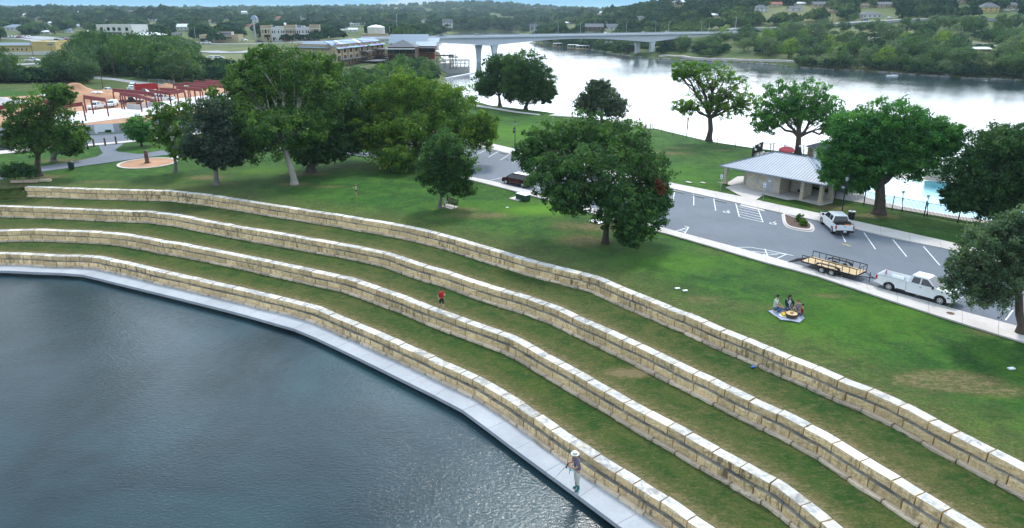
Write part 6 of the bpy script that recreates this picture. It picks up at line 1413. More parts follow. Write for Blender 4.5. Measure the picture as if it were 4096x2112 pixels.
SITE=[('white_paint','pickup',390,434,-95,'white pickup truck facing the camera at the left of the steel frame'),('white_paint','suv',449,426,-80,'white van facing the camera behind the steel columns'),('black_paint','pickup',528,414,5,'black pickup truck parked behind the steel columns'),('white_paint','pickup',655,402,178,'long white crew cab pickup seen side on behind the frame'),('white_paint','pickup',436,374,170,'white pickup with a dark load beside the earth heap'),('black_paint','pickup',577,381,10,'dark pickup truck between the frame and the dumpster'),('white_paint','suv',620,383,-60,'white sport utility car half hidden behind the long white pickup'),('white_paint','suv',532,352,-70,'white sport utility car parked left of the red dumpster'),('white_paint','sedan',541,362,-20,'low white vehicle in front of the red dumpster'),('white_paint','pickup',884,410,20,'white pickup truck standing on the slab at the right of the frame')]
for pt,kd,px,py,rz_,lb in SITE:
    g_=G(px,py); g_.z=.0 if not (px==884) else .12; put_car(pt,kd,g_,R(rz_),lb,None,None,1.05)
m=MB(); 
for k in range(5): m.box((rnd.uniform(-3,3),rnd.uniform(-1,1),.3+.1*k),(4.5,.9,.3),M['pole'],rz=rnd.uniform(-.2,.2))
tag(m.build('lumber_pile',None),'dark pile of lumber and pallets behind the steel columns','lumber pile').location=G(500,392)
fence_run('chain_link_fence','grey chain link fence behind the building plot',[G(*p) for p in [(596,338),(640,338),(700,345)]],1.8,3.2,.5,mat='galv')
def upole(px0,py0,px1,py1,label,cross=False,mat='pole',r=.16,arm=None,name='utility_pole',cat='utility pole'):
    b_=hit(px1,py1); h=at(px0,py0,b_.y).z-b_.z; t=thing(name,label,cat,b_); m=MB(); m.tube([(0,0,-.3),(0,0,h)],[r,r*.65],8,M[mat]); m.build('pole',None,t)
    if cross: m=MB(); m.box((0,0,h-.6),(2.6,.12,.14),M[mat]); m.build('crossarm',None,t)
    if arm: m=MB(); m.tube([(0,0,h-.1),(arm*.5,0,h+.25),(arm,0,h+.2)],.06,5,M[mat]); m.box((arm*1.1,0,h+.17),(.8,.3,.14),M['galv']); m.build('lamp_arm',None,t)
    return t
for a in [(396,270,413,356,'bare wooden pole at the road bend beyond the earth heap',False),(449,220,461,312,'wooden pole with a crossarm and transformer against the dark trees',True),(684,280,697,335,'short wooden pole behind the chain link fence',False),(123,160,140,256,'tall wooden pole in front of the yellow building beside the white pickup',False),(201,188,214,236,'wooden pole below the blank yellow wall',False),(258,204,267,246,'third wooden pole from the left below the yellow building',False),(281,221,291,260,'shortest wooden pole at the right end of the dry grass strip',False)]: upole(*a)
for a in [(301,132,312,192,'pale steel lamp pole left of the three storey stone building',False,'galv'),(339,128,350,182,'second pale steel lamp pole left of the three storey building',False,'galv'),(776,107,786,180,'pale street lamp pole in front of the store',False,'galv'),(174,110,180,158,'slim lamp pole behind the yellow building',False,'galv')]: upole(*a,r=.14,name='lamp_pole',cat='lamp pole')
# ================================================================ buildings
def windows(root,xs,z,w,h,y=-.03,frame='signwhite',name='window',glass='glass'):
    for x in xs:
        m=MB(); m.box((x,y+.01,z),(w+.18,.06,h+.18),M[frame]); f=m.build(name,None,root); m=MB(); m.box((x,y-.03,z),(w,.04,h),M[glass]); m.build('pane',None,f)
def place(p0,p1,depth=None,dz=-.3):
    a_,b_=hit(*p0),hit(*p1); z=min(a_.z,b_.z)+dz; return V3((a_.x,a_.y,z)),ang(a_,b_),(b_.xy-a_.xy).length
def block_(root,x0,x1,y0,y1,z0,z1,mt,parapet=None,roof=None,name='wall'):
    m=MB(); m.bx(x0,x1,y0,y1,z0,z1,M[mt]); w_=m.build(name,None,root)
    if parapet:
        m=MB(); e=.12
        m.bx(x0-e,x1+e,y0-e,y0+.25,z1,z1+parapet,M[mt]); m.bx(x0-e,x1+e,y1-.25,y1+e,z1,z1+parapet,M[mt]); m.bx(x0-e,x0+.25,y0+.25,y1-.25,z1,z1+parapet,M[mt]); m.bx(x1-.25,x1+e,y0+.25,y1-.25,z1,z1+parapet,M[mt]); m.build('parapet',None,w_)
    if roof: m=MB(); m.bx(x0+.25,x1-.25,y0+.25,y1-.25,z1,z1+.06,M[roof]); m.build('flat_roof',None,root)
    return w_
def hip(mb,x0,x1,y0,y1,z,h,ov,mt,gable=False):
    x0-=ov;x1+=ov;y0-=ov;y1+=ov; d=(y1-y0)/2; k=0 if gable else min(d,(x1-x0)/2-.01)
    mb.add([(x0,y0,z),(x1,y0,z),(x1,y1,z),(x0,y1,z),(x0+k,y0+d,z+h),(x1-k,y0+d,z+h)],[(0,1,5,4),(1,2,5),(2,3,4,5),(3,0,4),(3,2,1,0)],M[mt])
def kr(p,depth,w_): 
    for i in range(4): BLOCKED.append((p[0],p[1],0))
def keepout(o,rz,L,D,pad=5):
    c,s_=math.cos(rz),math.sin(rz); n=max(1,int(L/8))
    for i in range(n+1):
        for j in range(max(1,int(D/8))+1):
            x=L*i/n; y=D*j/max(1,int(D/8)); BLOCKED.append((o.x+x*c-y*s_,o.y+x*s_+y*c,pad))
# yellow commercial building at the far left
o,rz,L=place((-120,222),(136,220)); S=mpp(o.y,200); t=thing('commercial_building','low yellow and white building with a grey roof at the far left','building',o,rz); hb=at(60,184,o.y).z-o.z; keepout(o,rz,L*1.4,26,9)
block_(t,0,L,0,24,0,hb,'yellow_wall',.4,'white_roof'); m=MB(); m.bx(-.1,L+.1,-.12,0,0,hb*.36,M['white_wall']); m.build('plinth',None,t); m=MB(); m.add([(0,-.8,hb-.1),(L,-.8,hb-.1),(L,5,hb+1.6),(0,5,hb+1.6),(L,5,hb-.1),(0,5,hb-.1)],[(0,1,2,3),(1,4,2),(0,3,5)],M['corr_x']); m.build('roof_slope',None,t)
windows(t,[L*f for f in (.48,.55,.62,.69,.76,.83,.90)],hb*.62,.9,1.3); L2=(hit(230,216)-hit(136,220)).length
h2=at(180,171,o.y).z-o.z; block_(t,L+.02,L+L2,-.3,22,0,h2,'yellow_wall',.5,'white_roof'); m=MB(); m.bx(L,L+L2+.05,-.45,-.31,0,h2*.33,M['white_wall']); m.build('plinth',None,t); windows(t,[L+L2*f for f in (.70,.78,.86)],h2*.82,.9,.8,y=-.33)
# three storey pale stone building
o,rz,L=place((396,163),(533,163)); t=thing('stone_office_building','pale stone three storey building with square dark windows and corner quoins','building',o,rz); hb=at(450,101,o.y).z-o.z; keepout(o,rz,L,18,8)
block_(t,0,L,0,18,0,hb,'white_wall',.7,'white_roof')
for s in (0,1): 
    m=MB(); x=L*s
    for k in range(int(hb/1.0)): m.box((x,-.02,.5+k),(1.0 if k%2 else .7,.14,.9),M['tan_wall'])
    m.build('quoin',None,t)
windows(t,[L*f for f in (.14,.34,.50,.66,.87)],hb*.77,3.0,2.6,frame='tan_wall'); windows(t,[L*f for f in (.14,.34,.50,.66,.87)],hb*.43,3.0,2.6,frame='tan_wall'); m=MB(); m.add([(L*.32,-.1,hb*.58),(L*.72,-.1,hb*.58),(L*.74,-2,hb*.48),(L*.30,-2,hb*.48)],[(0,3,2,1),(0,1,2,3)],M['grey_roof']); m.build('awning',None,t)
# restaurant with the white metal roof
o,rz,L=place((532,164),(650,164)); t=thing('restaurant_building','low restaurant with a broad white metal roof right of the three storey building','building',o,rz); hb=at(590,141,o.y).z-o.z; keepout(o,rz,L,16,7)
block_(t,1,L-1,1,15,0,hb-.2,'blk'); m=MB(); hip(m,0,L,0,16,hb,at(590,128,o.y+8).z-o.z-hb,.8,'white_roof'); m.build('roof',None,t); block_(t,2,L*.35,10,16,hb,hb+3.2,'white_wall',None,'white_roof')
# store
o,rz,L=place((800,168),(955,168)); t=thing('store_building','tan stone store with a raised sign parapet and blue lettering','building',o,rz); hb=at(820,142,o.y).z-o.z; keepout(o,rz,L,20,7)
block_(t,0,L,0,18,0,hb,'tan_wall',.5,'white_roof'); block_(t,L*.38,L*.84,-.6,8,0,at(890,129,o.y).z-o.z,'tan_wall',.3); windows(t,[L*f for f in (.05,.13,.21,.29)],hb*.35,2.4,hb*.5)
m=MB(); z_=at(890,135,o.y).z-o.z
for k in range(7): m.box((L*.55+k*1.3,-.68,z_),(.9,.08,1.5 if k in(0,) else 1.1),M['signblue'])
m.build('blue_lettering',None,t); m=MB(); m.bx(L*.38,L*.84,-1.6,-.62,hb*.62,hb*.75,M['awning']); m.build('awning',None,t)
# main street block: seven joined fronts make one building
o,rz,L=place((1047,166),(1284,163)); t=thing('shopping_building','long two storey limestone shop block with arched end windows and black awnings','building',o,rz); Z=lambda py:at(1160,py,o.y).z-o.z; k_=L/237.0; keepout(o,rz,L,22,8)
for (x0,x1,tp,mt) in ((1047,1088,104,'tan_wall'),(1088,1106,111,'white_wall'),(1106,1141,107,'white_wall'),(1141,1187,102,'tan_wall'),(1187,1222,106,'white_wall'),(1222,1242,110,'white_wall'),(1242,1284,101,'tan_wall')):
    a_,b_=(x0-1047)*k_,(x1-1047)*k_; off=-.35 if mt=='tan_wall' else 0
    w_=block_(t,a_+.01,b_-.01,off,20,0,Z(tp+2),mt,.6)
    m=MB(); m.bx(a_-.1,b_+.1,off-.25,off,Z(115)-.2,Z(115)+.15,M['signwhite']); m.build('cornice',None,t)
for px in (1093,1102,1117,1130,1138,1149,1155,1163,1168,1177,1183,1192,1200,1214,1228,1236): windows(t,[(px-1047)*k_],Z(128),.9,2.0,y=-.38 if 1141<px<1187 else -.03)
for px,w_ in ((1056,.8),(1067,1.7),(1078,.8),(1252,.8),(1263,1.7),(1274,.8)):
    windows(t,[(px-1047)*k_],Z(128),w_,2.0,y=-.38); m=MB(); x=(px-1047)*k_; m.tube([(x,-.40,Z(128)+1.0),(x,-.46,Z(128)+1.0)],[w_/2,w_/2],16,M['glass']); m.build('arch_window',None,t)
for (x0,x1) in ((1060,1083),(1125,1145),(1189,1208),(1210,1221),(1224,1243),(1250,1290)): 
    a_,b_=(x0-1047)*k_,(x1-1047)*k_; m=MB(); m.add([(a_,-.36,Z(139)),(b_,-.36,Z(139)),(b_,-1.9,Z(147)),(a_,-1.9,Z(147)),(a_,-.36,Z(147)),(b_,-.36,Z(147))],[(0,3,2,1),(0,4,3),(1,2,5),(0,1,2,3)],M['awning']); m.build('awning',None,t)
windows(t,[(px-1047)*k_ for px in (1073,1096,1133,1152,1160,1172,1195,1203,1215,1232,1260,1272)],Z(156),1.5,2.6,y=-.4); m=MB(); m.bx((1094-1047)*k_,(1104-1047)*k_,-.12,-.02,Z(155),Z(149),M['red_paint']); m.build('red_sign',None,t)
for px in (1095,1201): m=MB(); m.box(((px-1047)*k_,-.15,Z(114)+1.4),(3.2,.1,.8),M['signblue']); m.build('shop_sign',None,t)
m=MB(); m.lathe([(.7,Z(101)),(1.0,Z(101)+.6),(.9,Z(101)+1.6),(.1,Z(101)+2)],12,M['signwhite'],((1144-1047)*k_,6,0)); m.build('roof_vent',None,t)
# tall sign pole and pale cupola house behind it
upole(1013,95,1024,170,'thick pale steel column standing left of the limestone shop block',False,'silver_paint',r=.9,name='steel_column',cat='column')
# water tank and its base building
o,rz,L=place((1447,152),(1548,152)); t=thing('utility_building','low cream flat roofed building in front of the white tank','building',o,rz); keepout(o,rz,L,12,8); block_(t,0,L,0,10,0,at(1500,136,o.y).z-o.z,'tan_wall',.4,'white_roof'); windows(t,[L*.1,L*.2],at(1500,141,o.y).z-o.z,1,1)
p=hit(1500,150); p=V3((p.x*1.03,p.y*1.03+8,p.z)); h=at(1500,110,p.y).z-p.z; r=34*mpp(p.y,120); t=thing('water_tank','big white cylindrical water tank with a low domed roof','water tank',p); m=MB(); m.lathe([(r,0),(r,h)],32,M['white_wall']); m.build('tank_shell',None,t,smooth=True); m=MB(); m.lathe([(r+.3,h),(r+.3,h+.3),(r*.6,h+1.6),(.5,h+2.4)],32,M['white_roof']); m.build('domed_roof',None,t,smooth=True); m=MB(); m.box((0,0,h+2.6),(.9,.9,.6),M['galv']); m.build('hatch',None,t)
# ---------------------------------------------------------------- riverside inn
c0=V3(at(1347,262,330)); zb=c0.z; Lc=at(1188,262,342); z0=zb-2; t=thing('riverside_inn','long tan riverside inn with tall paired windows and striped purple green roof panels','building',V3((c0.x,c0.y,z0)),0)
tz=at(1347,182,330).z-z0
d1=V3((Lc.x-c0.x,Lc.y-c0.y,0)); r1_=math.atan2(-d1.y,-d1.x); L1=d1.length; d2=at(1541,240,385); d2=V3((d2.x-c0.x,d2.y-c0.y,0)); r2_=math.atan2(d2.y,d2.x); L2=d2.length
A=[(0,0),(d2.x,d2.y),(d2.x+d1.x,d2.y+d1.y),(d1.x,d1.y)]
m=MB(); m.prism(A,0,tz,M['tan_wall']); m.build('wall',None,t); m=MB(); m.prism([(x*.97+.4,y*.98+.5) for x,y in A],tz,tz+.25,M['grey_roof']); m.build('flat_roof',None,t)
for i in range(6): BLOCKED.append((c0.x+d2.x*i/5+d1.x*.5,c0.y+d2.y*i/5+d1.y*.5,16)); BLOCKED.append((c0.x+d2.x*i/5+3,c0.y+d2.y*i/5-3,9))
def onf(d_,f,out,z): 
    n_=V3((d_.y,-d_.x,0)).normalized()
    if n_.y>0: n_=-n_
    if d_ is d2: n_=V3((abs(n_.x),-abs(n_.y),0))
    return d_*f+n_*out+V3((0,0,z))
a2=math.atan2(d2.y,d2.x); a1=math.atan2(d1.y,d1.x)
stripe_m=NT('striped_roof_panels'); v_=stripe_m.coord('World'); sp_=stripe_m.n('ShaderNodeSeparateXYZ'); stripe_m.l(v_,sp_.inputs[0]); fr_2=stripe_m.math('FRACT',stripe_m.math('MULTIPLY',stripe_m.math('ADD',sp_.outputs[0],stripe_m.math('MULTIPLY',sp_.outputs[1],-.4)),.32)); stripe_m.set(stripe_m.mix(stripe_m.ramp(fr_2,[(.35,0),(.65,1)]),(.30,.24,.55),(.28,.50,.50)),.85,0,.1); M['striped']=stripe_m.mat
for i in range(9):
    f=(i+.5)/9; 
    for q in (-.012,.012):
        for zc,hh in ((tz*.78,tz*.17),(tz*.47,tz*.15)):
            p=onf(d2,f+q,.06,zc); m=MB(); m.box(p,(.85,.12,hh*1.25),M['glass'],rz=a2); m.build('window',None,t)
    p=onf(d2,(i)/9+.002,.25,tz*.5); m=MB(); m.box(p,(.5,.6,tz*.98),M['tan_wall'],rz=a2); m.build('pilaster',None,t)
for i,(f0,f1) in enumerate(((0,.16),(.17,.22),(.23,.50),(.51,.58),(.62,.98))):
    a_=onf(d2,f0,1.4,tz-1.4); b_=onf(d2,f1,1.4,tz-1.4); c_=onf(d2,f1,-5.5,tz+1.9); e_=onf(d2,f0,-5.5,tz+1.9); m=MB(); m.plate(a_,b_,c_,e_,.25,M['striped'] if i in(0,2,4) else M['corr_x']); m.build('roof_panel',None,t)
a_=onf(d1,.12,1.3,tz-1.2); b_=onf(d1,.93,1.3,tz-1.2); c_=onf(d1,.93,-5,tz+1.3); e_=onf(d1,.12,-5,tz+1.3); m=MB(); m.plate(b_,a_,e_,c_,.25,M['corr_x']); m.build('roof_panel',None,t)
for f in (.05,.36,.66,.95): m=MB(); m.box(onf(d1,f,.2,tz*.42),(1.0,.5,tz*.84),M['tan_wall'],rz=a1); m.build('pilaster',None,t)
m=MB(); m.box(onf(d1,.5,.1,tz*.62),(1.6,.12,2.6),M['corr_x'],rz=a1); m.build('shutter',None,t)
def deck_(name,f0,f1,out,z,h,roofed=True,dd=d2):
    m=MB(); P4=[onf(dd,f0,.3,z),onf(dd,f1,.3,z),onf(dd,f1,out,z),onf(dd,f0,out,z)]; m.prism([(p.x,p.y) for p in P4],z-.3,z,M['brownwood'])
    if roofed: m.prism([(p.x,p.y) for p in P4],z+h,z+h+.18,M['grey_roof'])
    n=max(2,int((f1-f0)*L2/3)); 
    for i in range(n+1):
        p=onf(dd,f0+(f1-f0)*i/n,out-.2,0); m.box((p.x,p.y,z+(h if roofed else 1.1)/2),(.22,.22,h if roofed else 1.1),M['brownwood']); m.box((p.x,p.y,(z-3)/2-1),(.25,.25,z+3),M['brownwood'])
    for zz in (.35,.7,1.05): a_,b_=onf(dd,f0,out-.2,z+zz),onf(dd,f1,out-.2,z+zz); m.tube([a_,b_],.05,4,M['brownwood'])
    m.build(name,None,t)
deck_('veranda',.0,.42,3.4,1.6,2.8); deck_('veranda',.44,.62,4.0,4.2,2.7); deck_('veranda',.72,1.04,5.5,4.4,2.8); deck_('deck',.34,.98,13,-.2,2.8,False); deck_('pavilion',.38,.62,11,.0,2.6); deck_('pavilion',.72,.98,11,.3,2.7)
# long metal roofed hall and dark roofed restaurant between the inn and the bridge
def shed(label,p0,p1,pt,depth,Y,wallm,roofm,rh,name='riverside_building',gable=True,porch=None):
    a_,b_=at(*p0,Y),at(*p1,Y+(p1[0]-p0[0])*.0); zb_=min(a_.z,b_.z)-3; h=at(p0[0],pt,Y).z-zb_; L=(b_-a_).length; t=thing(name,label,'building',V3((a_.x,a_.y,zb_)),ang(a_,b_)); block_(t,0,L,0,depth,0,h,wallm); m=MB(); hip(m,0,L,0,depth,h,rh,.9,roofm,gable); m.build('roof',None,t)
    keepout(V3((a_.x,a_.y,0)),ang(a_,b_),L,depth,9)
    if gable:
        for x in (0,L): m=MB(); m.add([(x-.05,0,h),(x-.05,depth,h),(x-.05,depth/2,h+rh-.1),(x+.05,0,h),(x+.05,depth,h),(x+.05,depth/2,h+rh-.1)],[(0,1,2),(3,5,4)],M[wallm]); m.build('gable',None,t)
    if porch: 
        m=MB(); m.bx(0,L,-3,-.05,h*.45,h*.5,M['brownwood']); m.bx(0,L,-3.3,-.1,h*.86,h*.9,M[porch])
        for k in range(int(L/3)+1): m.bx(k*3-.1,k*3+.1,-3,-2.8,0,h*.88,M['brownwood'])
        m.build('porch',None,t); windows(t,[L*(k+.5)/8 for k in range(8)],h*.68,1.6,1.6,frame='brownwood')
    return t
shed('long hall with a pale blue ribbed metal roof beside the bridge end',(1562,196),(1704,190),174,13,395,'brownwood','corr_x',4.6)
shed('red walled river restaurant wing under the low end of the metal roof',(1668,212),(1738,206),184,11,372,'red_roof','corr_x',2.0,porch='corr_x')
shed('dark roofed river restaurant with a pale porch roof left of the red wing',(1552,220),(1660,214),188,14,352,'brownwood','grey_roof',3.2,gable=False,porch='white_roof')
shed('small grey house at the water end of the long hall, next to the bridge',(1706,182),(1750,182),168,9,415,'white_wall','corr_x',2.2)
# white canopies and terrace on stilts over the water
def canopy(label,x0,x1,yt,yb,Y,d_,mt='white_roof'):
    a_,b_=at(x0,yt,Y),at(x1,yt,Y); zb_=at((x0+x1)/2,yb,Y).z; t=thing('canopy',label,'canopy',V3((a_.x,a_.y,zb_))); L=b_.x-a_.x; h=a_.z-zb_; m=MB(); hip(m,0,L,0,d_,h,.7,.2,mt); m.build('roof',None,t)
    for x in (.3,L/2,L-.3):
        for y in (.3,d_-.3): m=MB(); m.bx(x-.1,x+.1,y-.1,y+.1,-6,h,M['brownwood']); m.build('post',None,t)
    m=MB(); m.bx(-.5,L+1,-.5,d_+.5,-.3,0,M['brownwood']); m.build('deck',None,t)
canopy('broad white canopy on posts over the riverside terrace',1742,1806,205,222,355,8); canopy('small pale canopy on the terrace nearer the water',1795,1824,216,228,350,5)
# ruined concrete boathouse in the water
a_,b_=at(1758,292,375),at(1876,292,375); zb_=WATER-1; t=thing('boathouse_ruin','roofless concrete boathouse with open window bays standing in the river','building',V3((a_.x,a_.y,zb_))); L=b_.x-a_.x; zt1=at(1800,267,375).z-zb_; zt2=at(1800,241,375).z-zb_; D_=11
BLOCKED.append((a_.x+L/2,a_.y+4,9))
m=MB(); m.bx(0,L,0,D_,0,zt1,M['concrete']); m.bx(0,L*.38,.02,D_-.02,zt1,zt1+(zt2-zt1)*.55,M['concrete']); m.build('base_wall',None,t); m=MB(); m.bx(-.2,L+.2,-.2,.3,zt2-.45,zt2,M['concrete']); m.bx(-.2,L+.2,D_-.3,D_+.2,zt2-.45,zt2,M['concrete']); m.bx(-.2,.3,.3,D_-.3,zt2-.45,zt2,M['concrete']); m.bx(L-.3,L+.2,.3,D_-.3,zt2-.45,zt2,M['concrete']); m.bx(L*.38,L,0,.25,zt1+(zt2-zt1)*.48,zt1+(zt2-zt1)*.58,M['concrete']); m.build('top_beam',None,t)
for x in (0.2,L*.38,L*.5,L*.62,L*.72,L*.85,L-.2):
    for y in (.15,D_-.15): m=MB(); m.bx(x-.2,x+.2,y-.15,y+.15,zt1,zt2-.45,M['concrete']); m.build('column',None,t)
m=MB(); q0,q1=G(1774,316,WATER),G(1902,291,WATER); m.tube([q0+V3((0,0,.1)),q1+V3((0,0,.1))],.35,8,M['galv']); tag(m.build('floating_boom',None),'long pale floating boom in the water below the boathouse ruin','boom')
# ---------------------------------------------------------------- houses
def house(label,px,py,wpx,hpx,wall='white_wall',roof='grey_roof',gable=True,storeys=1,rz=0,Y=None,chim=False,rr=.45):
    p=hit(px,py) if Y is None else V3((*(at(px,py,Y)).xy,0)); 
    if Y is not None: p.z=zt(p.x,p.y)
    s_=mpp(p.y,py); L=wpx*s_; D_=L*.7; h=hpx*s_*.62; rh=hpx*s_*.5*rr/.45; t=thing('house',label,'house',V3((p.x-L/2*math.cos(rz),p.y-L/2*math.sin(rz),p.z-.4)),rz)
    CLEAR.append((px-wpx*.36,px+wpx*.36,py-hpx,py-hpx*.7,p.y+2))
    BLOCKED.append((p.x,p.y+D_/2,max(L,D_)*.55)); BLOCKED.append((p.x,p.y-6,L*.4))
    block_(t,0,L,0,D_,0,h+.4,wall); m=MB(); hip(m,0,L,0,D_,h+.4,rh,.6,roof,gable); rf=m.build('roof',None,t)
    if gable:
        for x in (.05,L-.05): m=MB(); m.add([(x-.05,0,h+.4),(x-.05,D_,h+.4),(x-.05,D_/2,h+.3+rh),(x+.05,0,h+.4),(x+.05,D_,h+.4),(x+.05,D_/2,h+.3+rh)],[(0,1,2),(3,5,4)],M[wall]); m.build('gable',None,t)
    if chim: m=MB(); m.bx(L*.3,L*.3+1,D_*.5,D_*.5+1,h,h+rh+1.8,M['red_roof']); m.build('chimney',None,rf)
    n=max(2,int(L/4))
    for s in range(storeys):
        z_=.4+h*(s+.55)/storeys
        windows(t,[L*(k+.5)/n for k in range(n)],z_,1.2,h/storeys*.42,frame='signwhite')
    return t
CLEAR+=[(236,290,166,198,500),(15,130,146,156,600),(100,165,240,256,400),(820,1060,166,214,600),(-100,232,168,205,440),(385,530,98,130,620),(540,645,126,146,600),(815,950,128,150,560),(1040,1290,98,165,590),(1447,1548,98,146,700),(1195,1345,170,200,335),(1345,1545,150,262,335),(1555,1745,144,212,370),(1745,1825,200,235,350),(1760,1876,240,288,370)]
HS=[('white gabled house with a brick chimney behind the store sign',735,122,58,22,'white_wall','white_roof',True,1,0,None,True),
('long low house with a grey blue metal roof above the left car park',50,124,80,22,'white_wall','corr_x',False,1),
('white roofed house among trees left of the stone office building',206,98,26,10,'white_wall','white_roof',True,1),
('steep white roof showing between trees right above the left car park',320,112,26,14,'white_wall','white_roof',True,1),
('grey blue roofed house near the left light poles',272,132,28,14,'white_wall','corr_x',True,1),
('small white flat looking roof left of the stone office building',358,130,24,7,'white_wall','white_roof',True,1),
('dark gabled roof high in the left woods',524,54,22,11,'brownwood','grey_roof',True,1),
('small pale roof at the upper left woods',312,52,16,6,'white_wall','white_roof',True,1),
('white roofed farm building on the ridge left of centre',980,56,34,10,'white_wall','white_roof',True,1),
('white house with a blue cupola roof behind the steel column',1016,96,28,30,'white_wall','corr_x',False,2),
('pink roofed low building beside the steel column',1000,108,34,8,'white_wall','red_roof',True,1),
('white shed roofed building at the road junction above the inn',1425,104,86,14,'white_wall','white_roof',False,1),
('small white building with a shed roof by the junction',1412,128,34,14,'white_wall','white_roof',True,1),
('red brown roofed house on the hillside above the river bend',1565,96,46,18,'brownwood','red_roof',True,1),
('white cottage on the hillside above the river bend',1692,90,24,10,'white_wall','grey_roof',True,1),
('tall three storey white house at the water on the far bend',1790,114,38,30,'white_wall','grey_roof',True,3),
('white house with a dark roof beyond the left part of the bridge',2134,126,30,26,'white_wall','grey_roof',True,2),
('large dark roofed lodge beyond the bridge deck',2378,126,70,26,'brownwood','grey_roof',True,1),
('grey gabled house right of the lodge beyond the bridge deck',2446,122,50,22,'white_wall','grey_roof',True,1),
('long white roof in the woods beyond the bridge',2285,96,44,7,'white_wall','white_roof',True,1),
('big hilltop house with a pale blue hipped roof',2718,26,48,26,'tan_wall','white_roof',False,2),
('small white roofed house on the left hilltop slope',2400,54,16,6,'white_wall','white_roof',True,1),
('white villa with a dark roof on the hillside above the bridge end',3046,52,54,26,'white_wall','grey_roof',False,2),
('pinkish house behind the white villa',3108,28,40,16,'tan_wall','red_roof',True,1),
('white roofed bungalow at the top of the hillside',3198,22,46,12,'white_wall','white_roof',True,1),
('blue grey roofed house below the white bungalow',3184,46,50,18,'white_wall','grey_roof',True,1),
('grey twin gabled house on the upper hillside',3280,30,52,20,'tan_wall','grey_roof',True,1),
('brown roofed house half hidden on the upper right hillside',3458,34,34,16,'tan_wall','brown_roof',True,1),
('wide grey gabled house left of the upper right lawns',3545,32,62,20,'tan_wall','grey_roof',True,1),
('dark roofed roadside office with a white fascia',3488,74,78,22,'white_wall','grey_roof',False,1),
('cream house with a pointed cupola roof at the upper right',3962,52,66,34,'yellow_wall','grey_roof',False,2),
('grey roofed house at the far upper right corner',4044,36,44,22,'tan_wall','grey_roof',True,1),
('beige house at the very top right of the hill',3845,16,40,20,'tan_wall','brown_roof',True,1),
('low white roofed house at the left end of the wooded skyline',95,66,34,9,'white_wall','white_roof',True,1),
('tan house with a brown roof below the left skyline',152,84,30,14,'tan_wall','brown_roof',True,1),
('grey roofed tan house in the woods above the stone office building',430,84,32,13,'tan_wall','grey_roof',True,1),
('long white barn roof in the woods above the restaurant',610,86,44,10,'white_wall','white_roof',True,1),
('brown roofed white house above the store',850,96,34,14,'white_wall','brown_roof',True,1),
('blue roofed white house in the woods left of the steel column',905,80,30,13,'white_wall','corr_x',False,1),
('tan cottage with a red roof above the shop block',1110,80,28,12,'tan_wall','red_roof',True,1),
('white house with a grey roof above the right end of the shop block',1215,78,32,13,'white_wall','grey_roof',True,1),
('white flat looking shed beside the left car park trees',180,136,40,12,'white_wall','white_roof',False,1),
('grey roofed cream house left of the shop block',700,150,36,16,'tan_wall','grey_roof',True,1),
('tan house with a white roof on the slope right of the bridge end',2860,70,34,14,'tan_wall','white_roof',True,1),
('grey roofed white house low on the hill over the right pier',2560,78,28,12,'white_wall','grey_roof',True,1),
('brown roofed house among trees above the power pole',3330,56,38,15,'tan_wall','brown_roof',True,1),
('white roofed park shed among the trees on the right bank',3930,208,62,16,'brown_roof','white_roof',True,1)]
for h_ in HS: house(*h_)
# ---------------------------------------------------------------- town roads, lots and cars
def hroad(name,pl,w,dz=.25,mat='farroad',n=60):
    P=[hit(*p) for p in pl]; P2=smooth_line([p.xy for p in P],2); L,as_=walk(P2); mb=MB(); k=max(8,int(L/6)); prev=None
    for i in range(k+1):
        p,t_=as_(L*i/k); nn=V3((-t_.y,t_.x,0)); a_=V3((p.x,p.y,0))+nn*w/2; b_=V3((p.x,p.y,0))-nn*w/2; z_=max(zt(a_.x,a_.y),zt(b_.x,b_.y),zt(p.x,p.y))+dz; a_.z=b_.z=z_
        if prev: mb.quad(prev[1],b_,a_,prev[0]); mb.quad(prev[0],a_,a_-V3((0,0,2)),prev[0]-V3((0,0,2))); mb.quad(b_,prev[1],prev[1]-V3((0,0,2)),b_-V3((0,0,2)))
        prev=(a_,b_); BLOCKED.append((p.x,p.y,w/2+3))
    return tag(mb.build(name,M[mat]),kind='structure')
hroad('road',[(-100,262),(60,262),(200,252),(310,245),(360,250)],11); hroad('road',[(0,154),(120,156),(230,196),(330,186),(420,172),(560,172),(700,170),(820,176),(960,178),(1100,172),(1290,170),(1420,156)],9)
hroad('road',[(1330,150),(1350,128),(1380,112)],12); hroad('car_park',[(20,150),(130,150),(230,160)],22); hroad('car_park',[(830,206),(900,214),(1010,208),(1060,196)],14); hroad('road',[(1150,172),(1300,166),(1440,160),(1560,160),(1700,152)],13)
hroad('dry_verge',[(60,232),(180,232),(300,226)],12,.1,'far_ground')
hroad('road',[(2900,124),(3072,122),(3300,108),(3450,96),(3600,88),(3900,82),(4200,80)],17,.8)
hroad('shore_path',[(2640,226),(2760,232),(2900,240),(3072,243),(3231,254),(3440,262),(3650,262),(3867,266),(4096,270)],3.2,.15,'sidewalk')
hroad('park_road',[(3160,178),(3300,186),(3400,190),(3700,198),(3900,192),(4096,180)],5,.15,'farroad'); hroad('park_road',[(3290,150),(3450,152),(3700,165),(3960,180)],5,.15)
CP_=['white_paint','silver_paint','black_paint','white_paint','blue_paint','red_paint','silver_paint']
k=0
def farcars(lst,where,group):
    global k
    for (px,py,c_,kd,rz_) in lst:
        p=hit(px,py); p.z=zt(p.x,p.y)+.45; k+=1
        put_car(c_,kd,p,R(rz_),where,group,None,1.15)
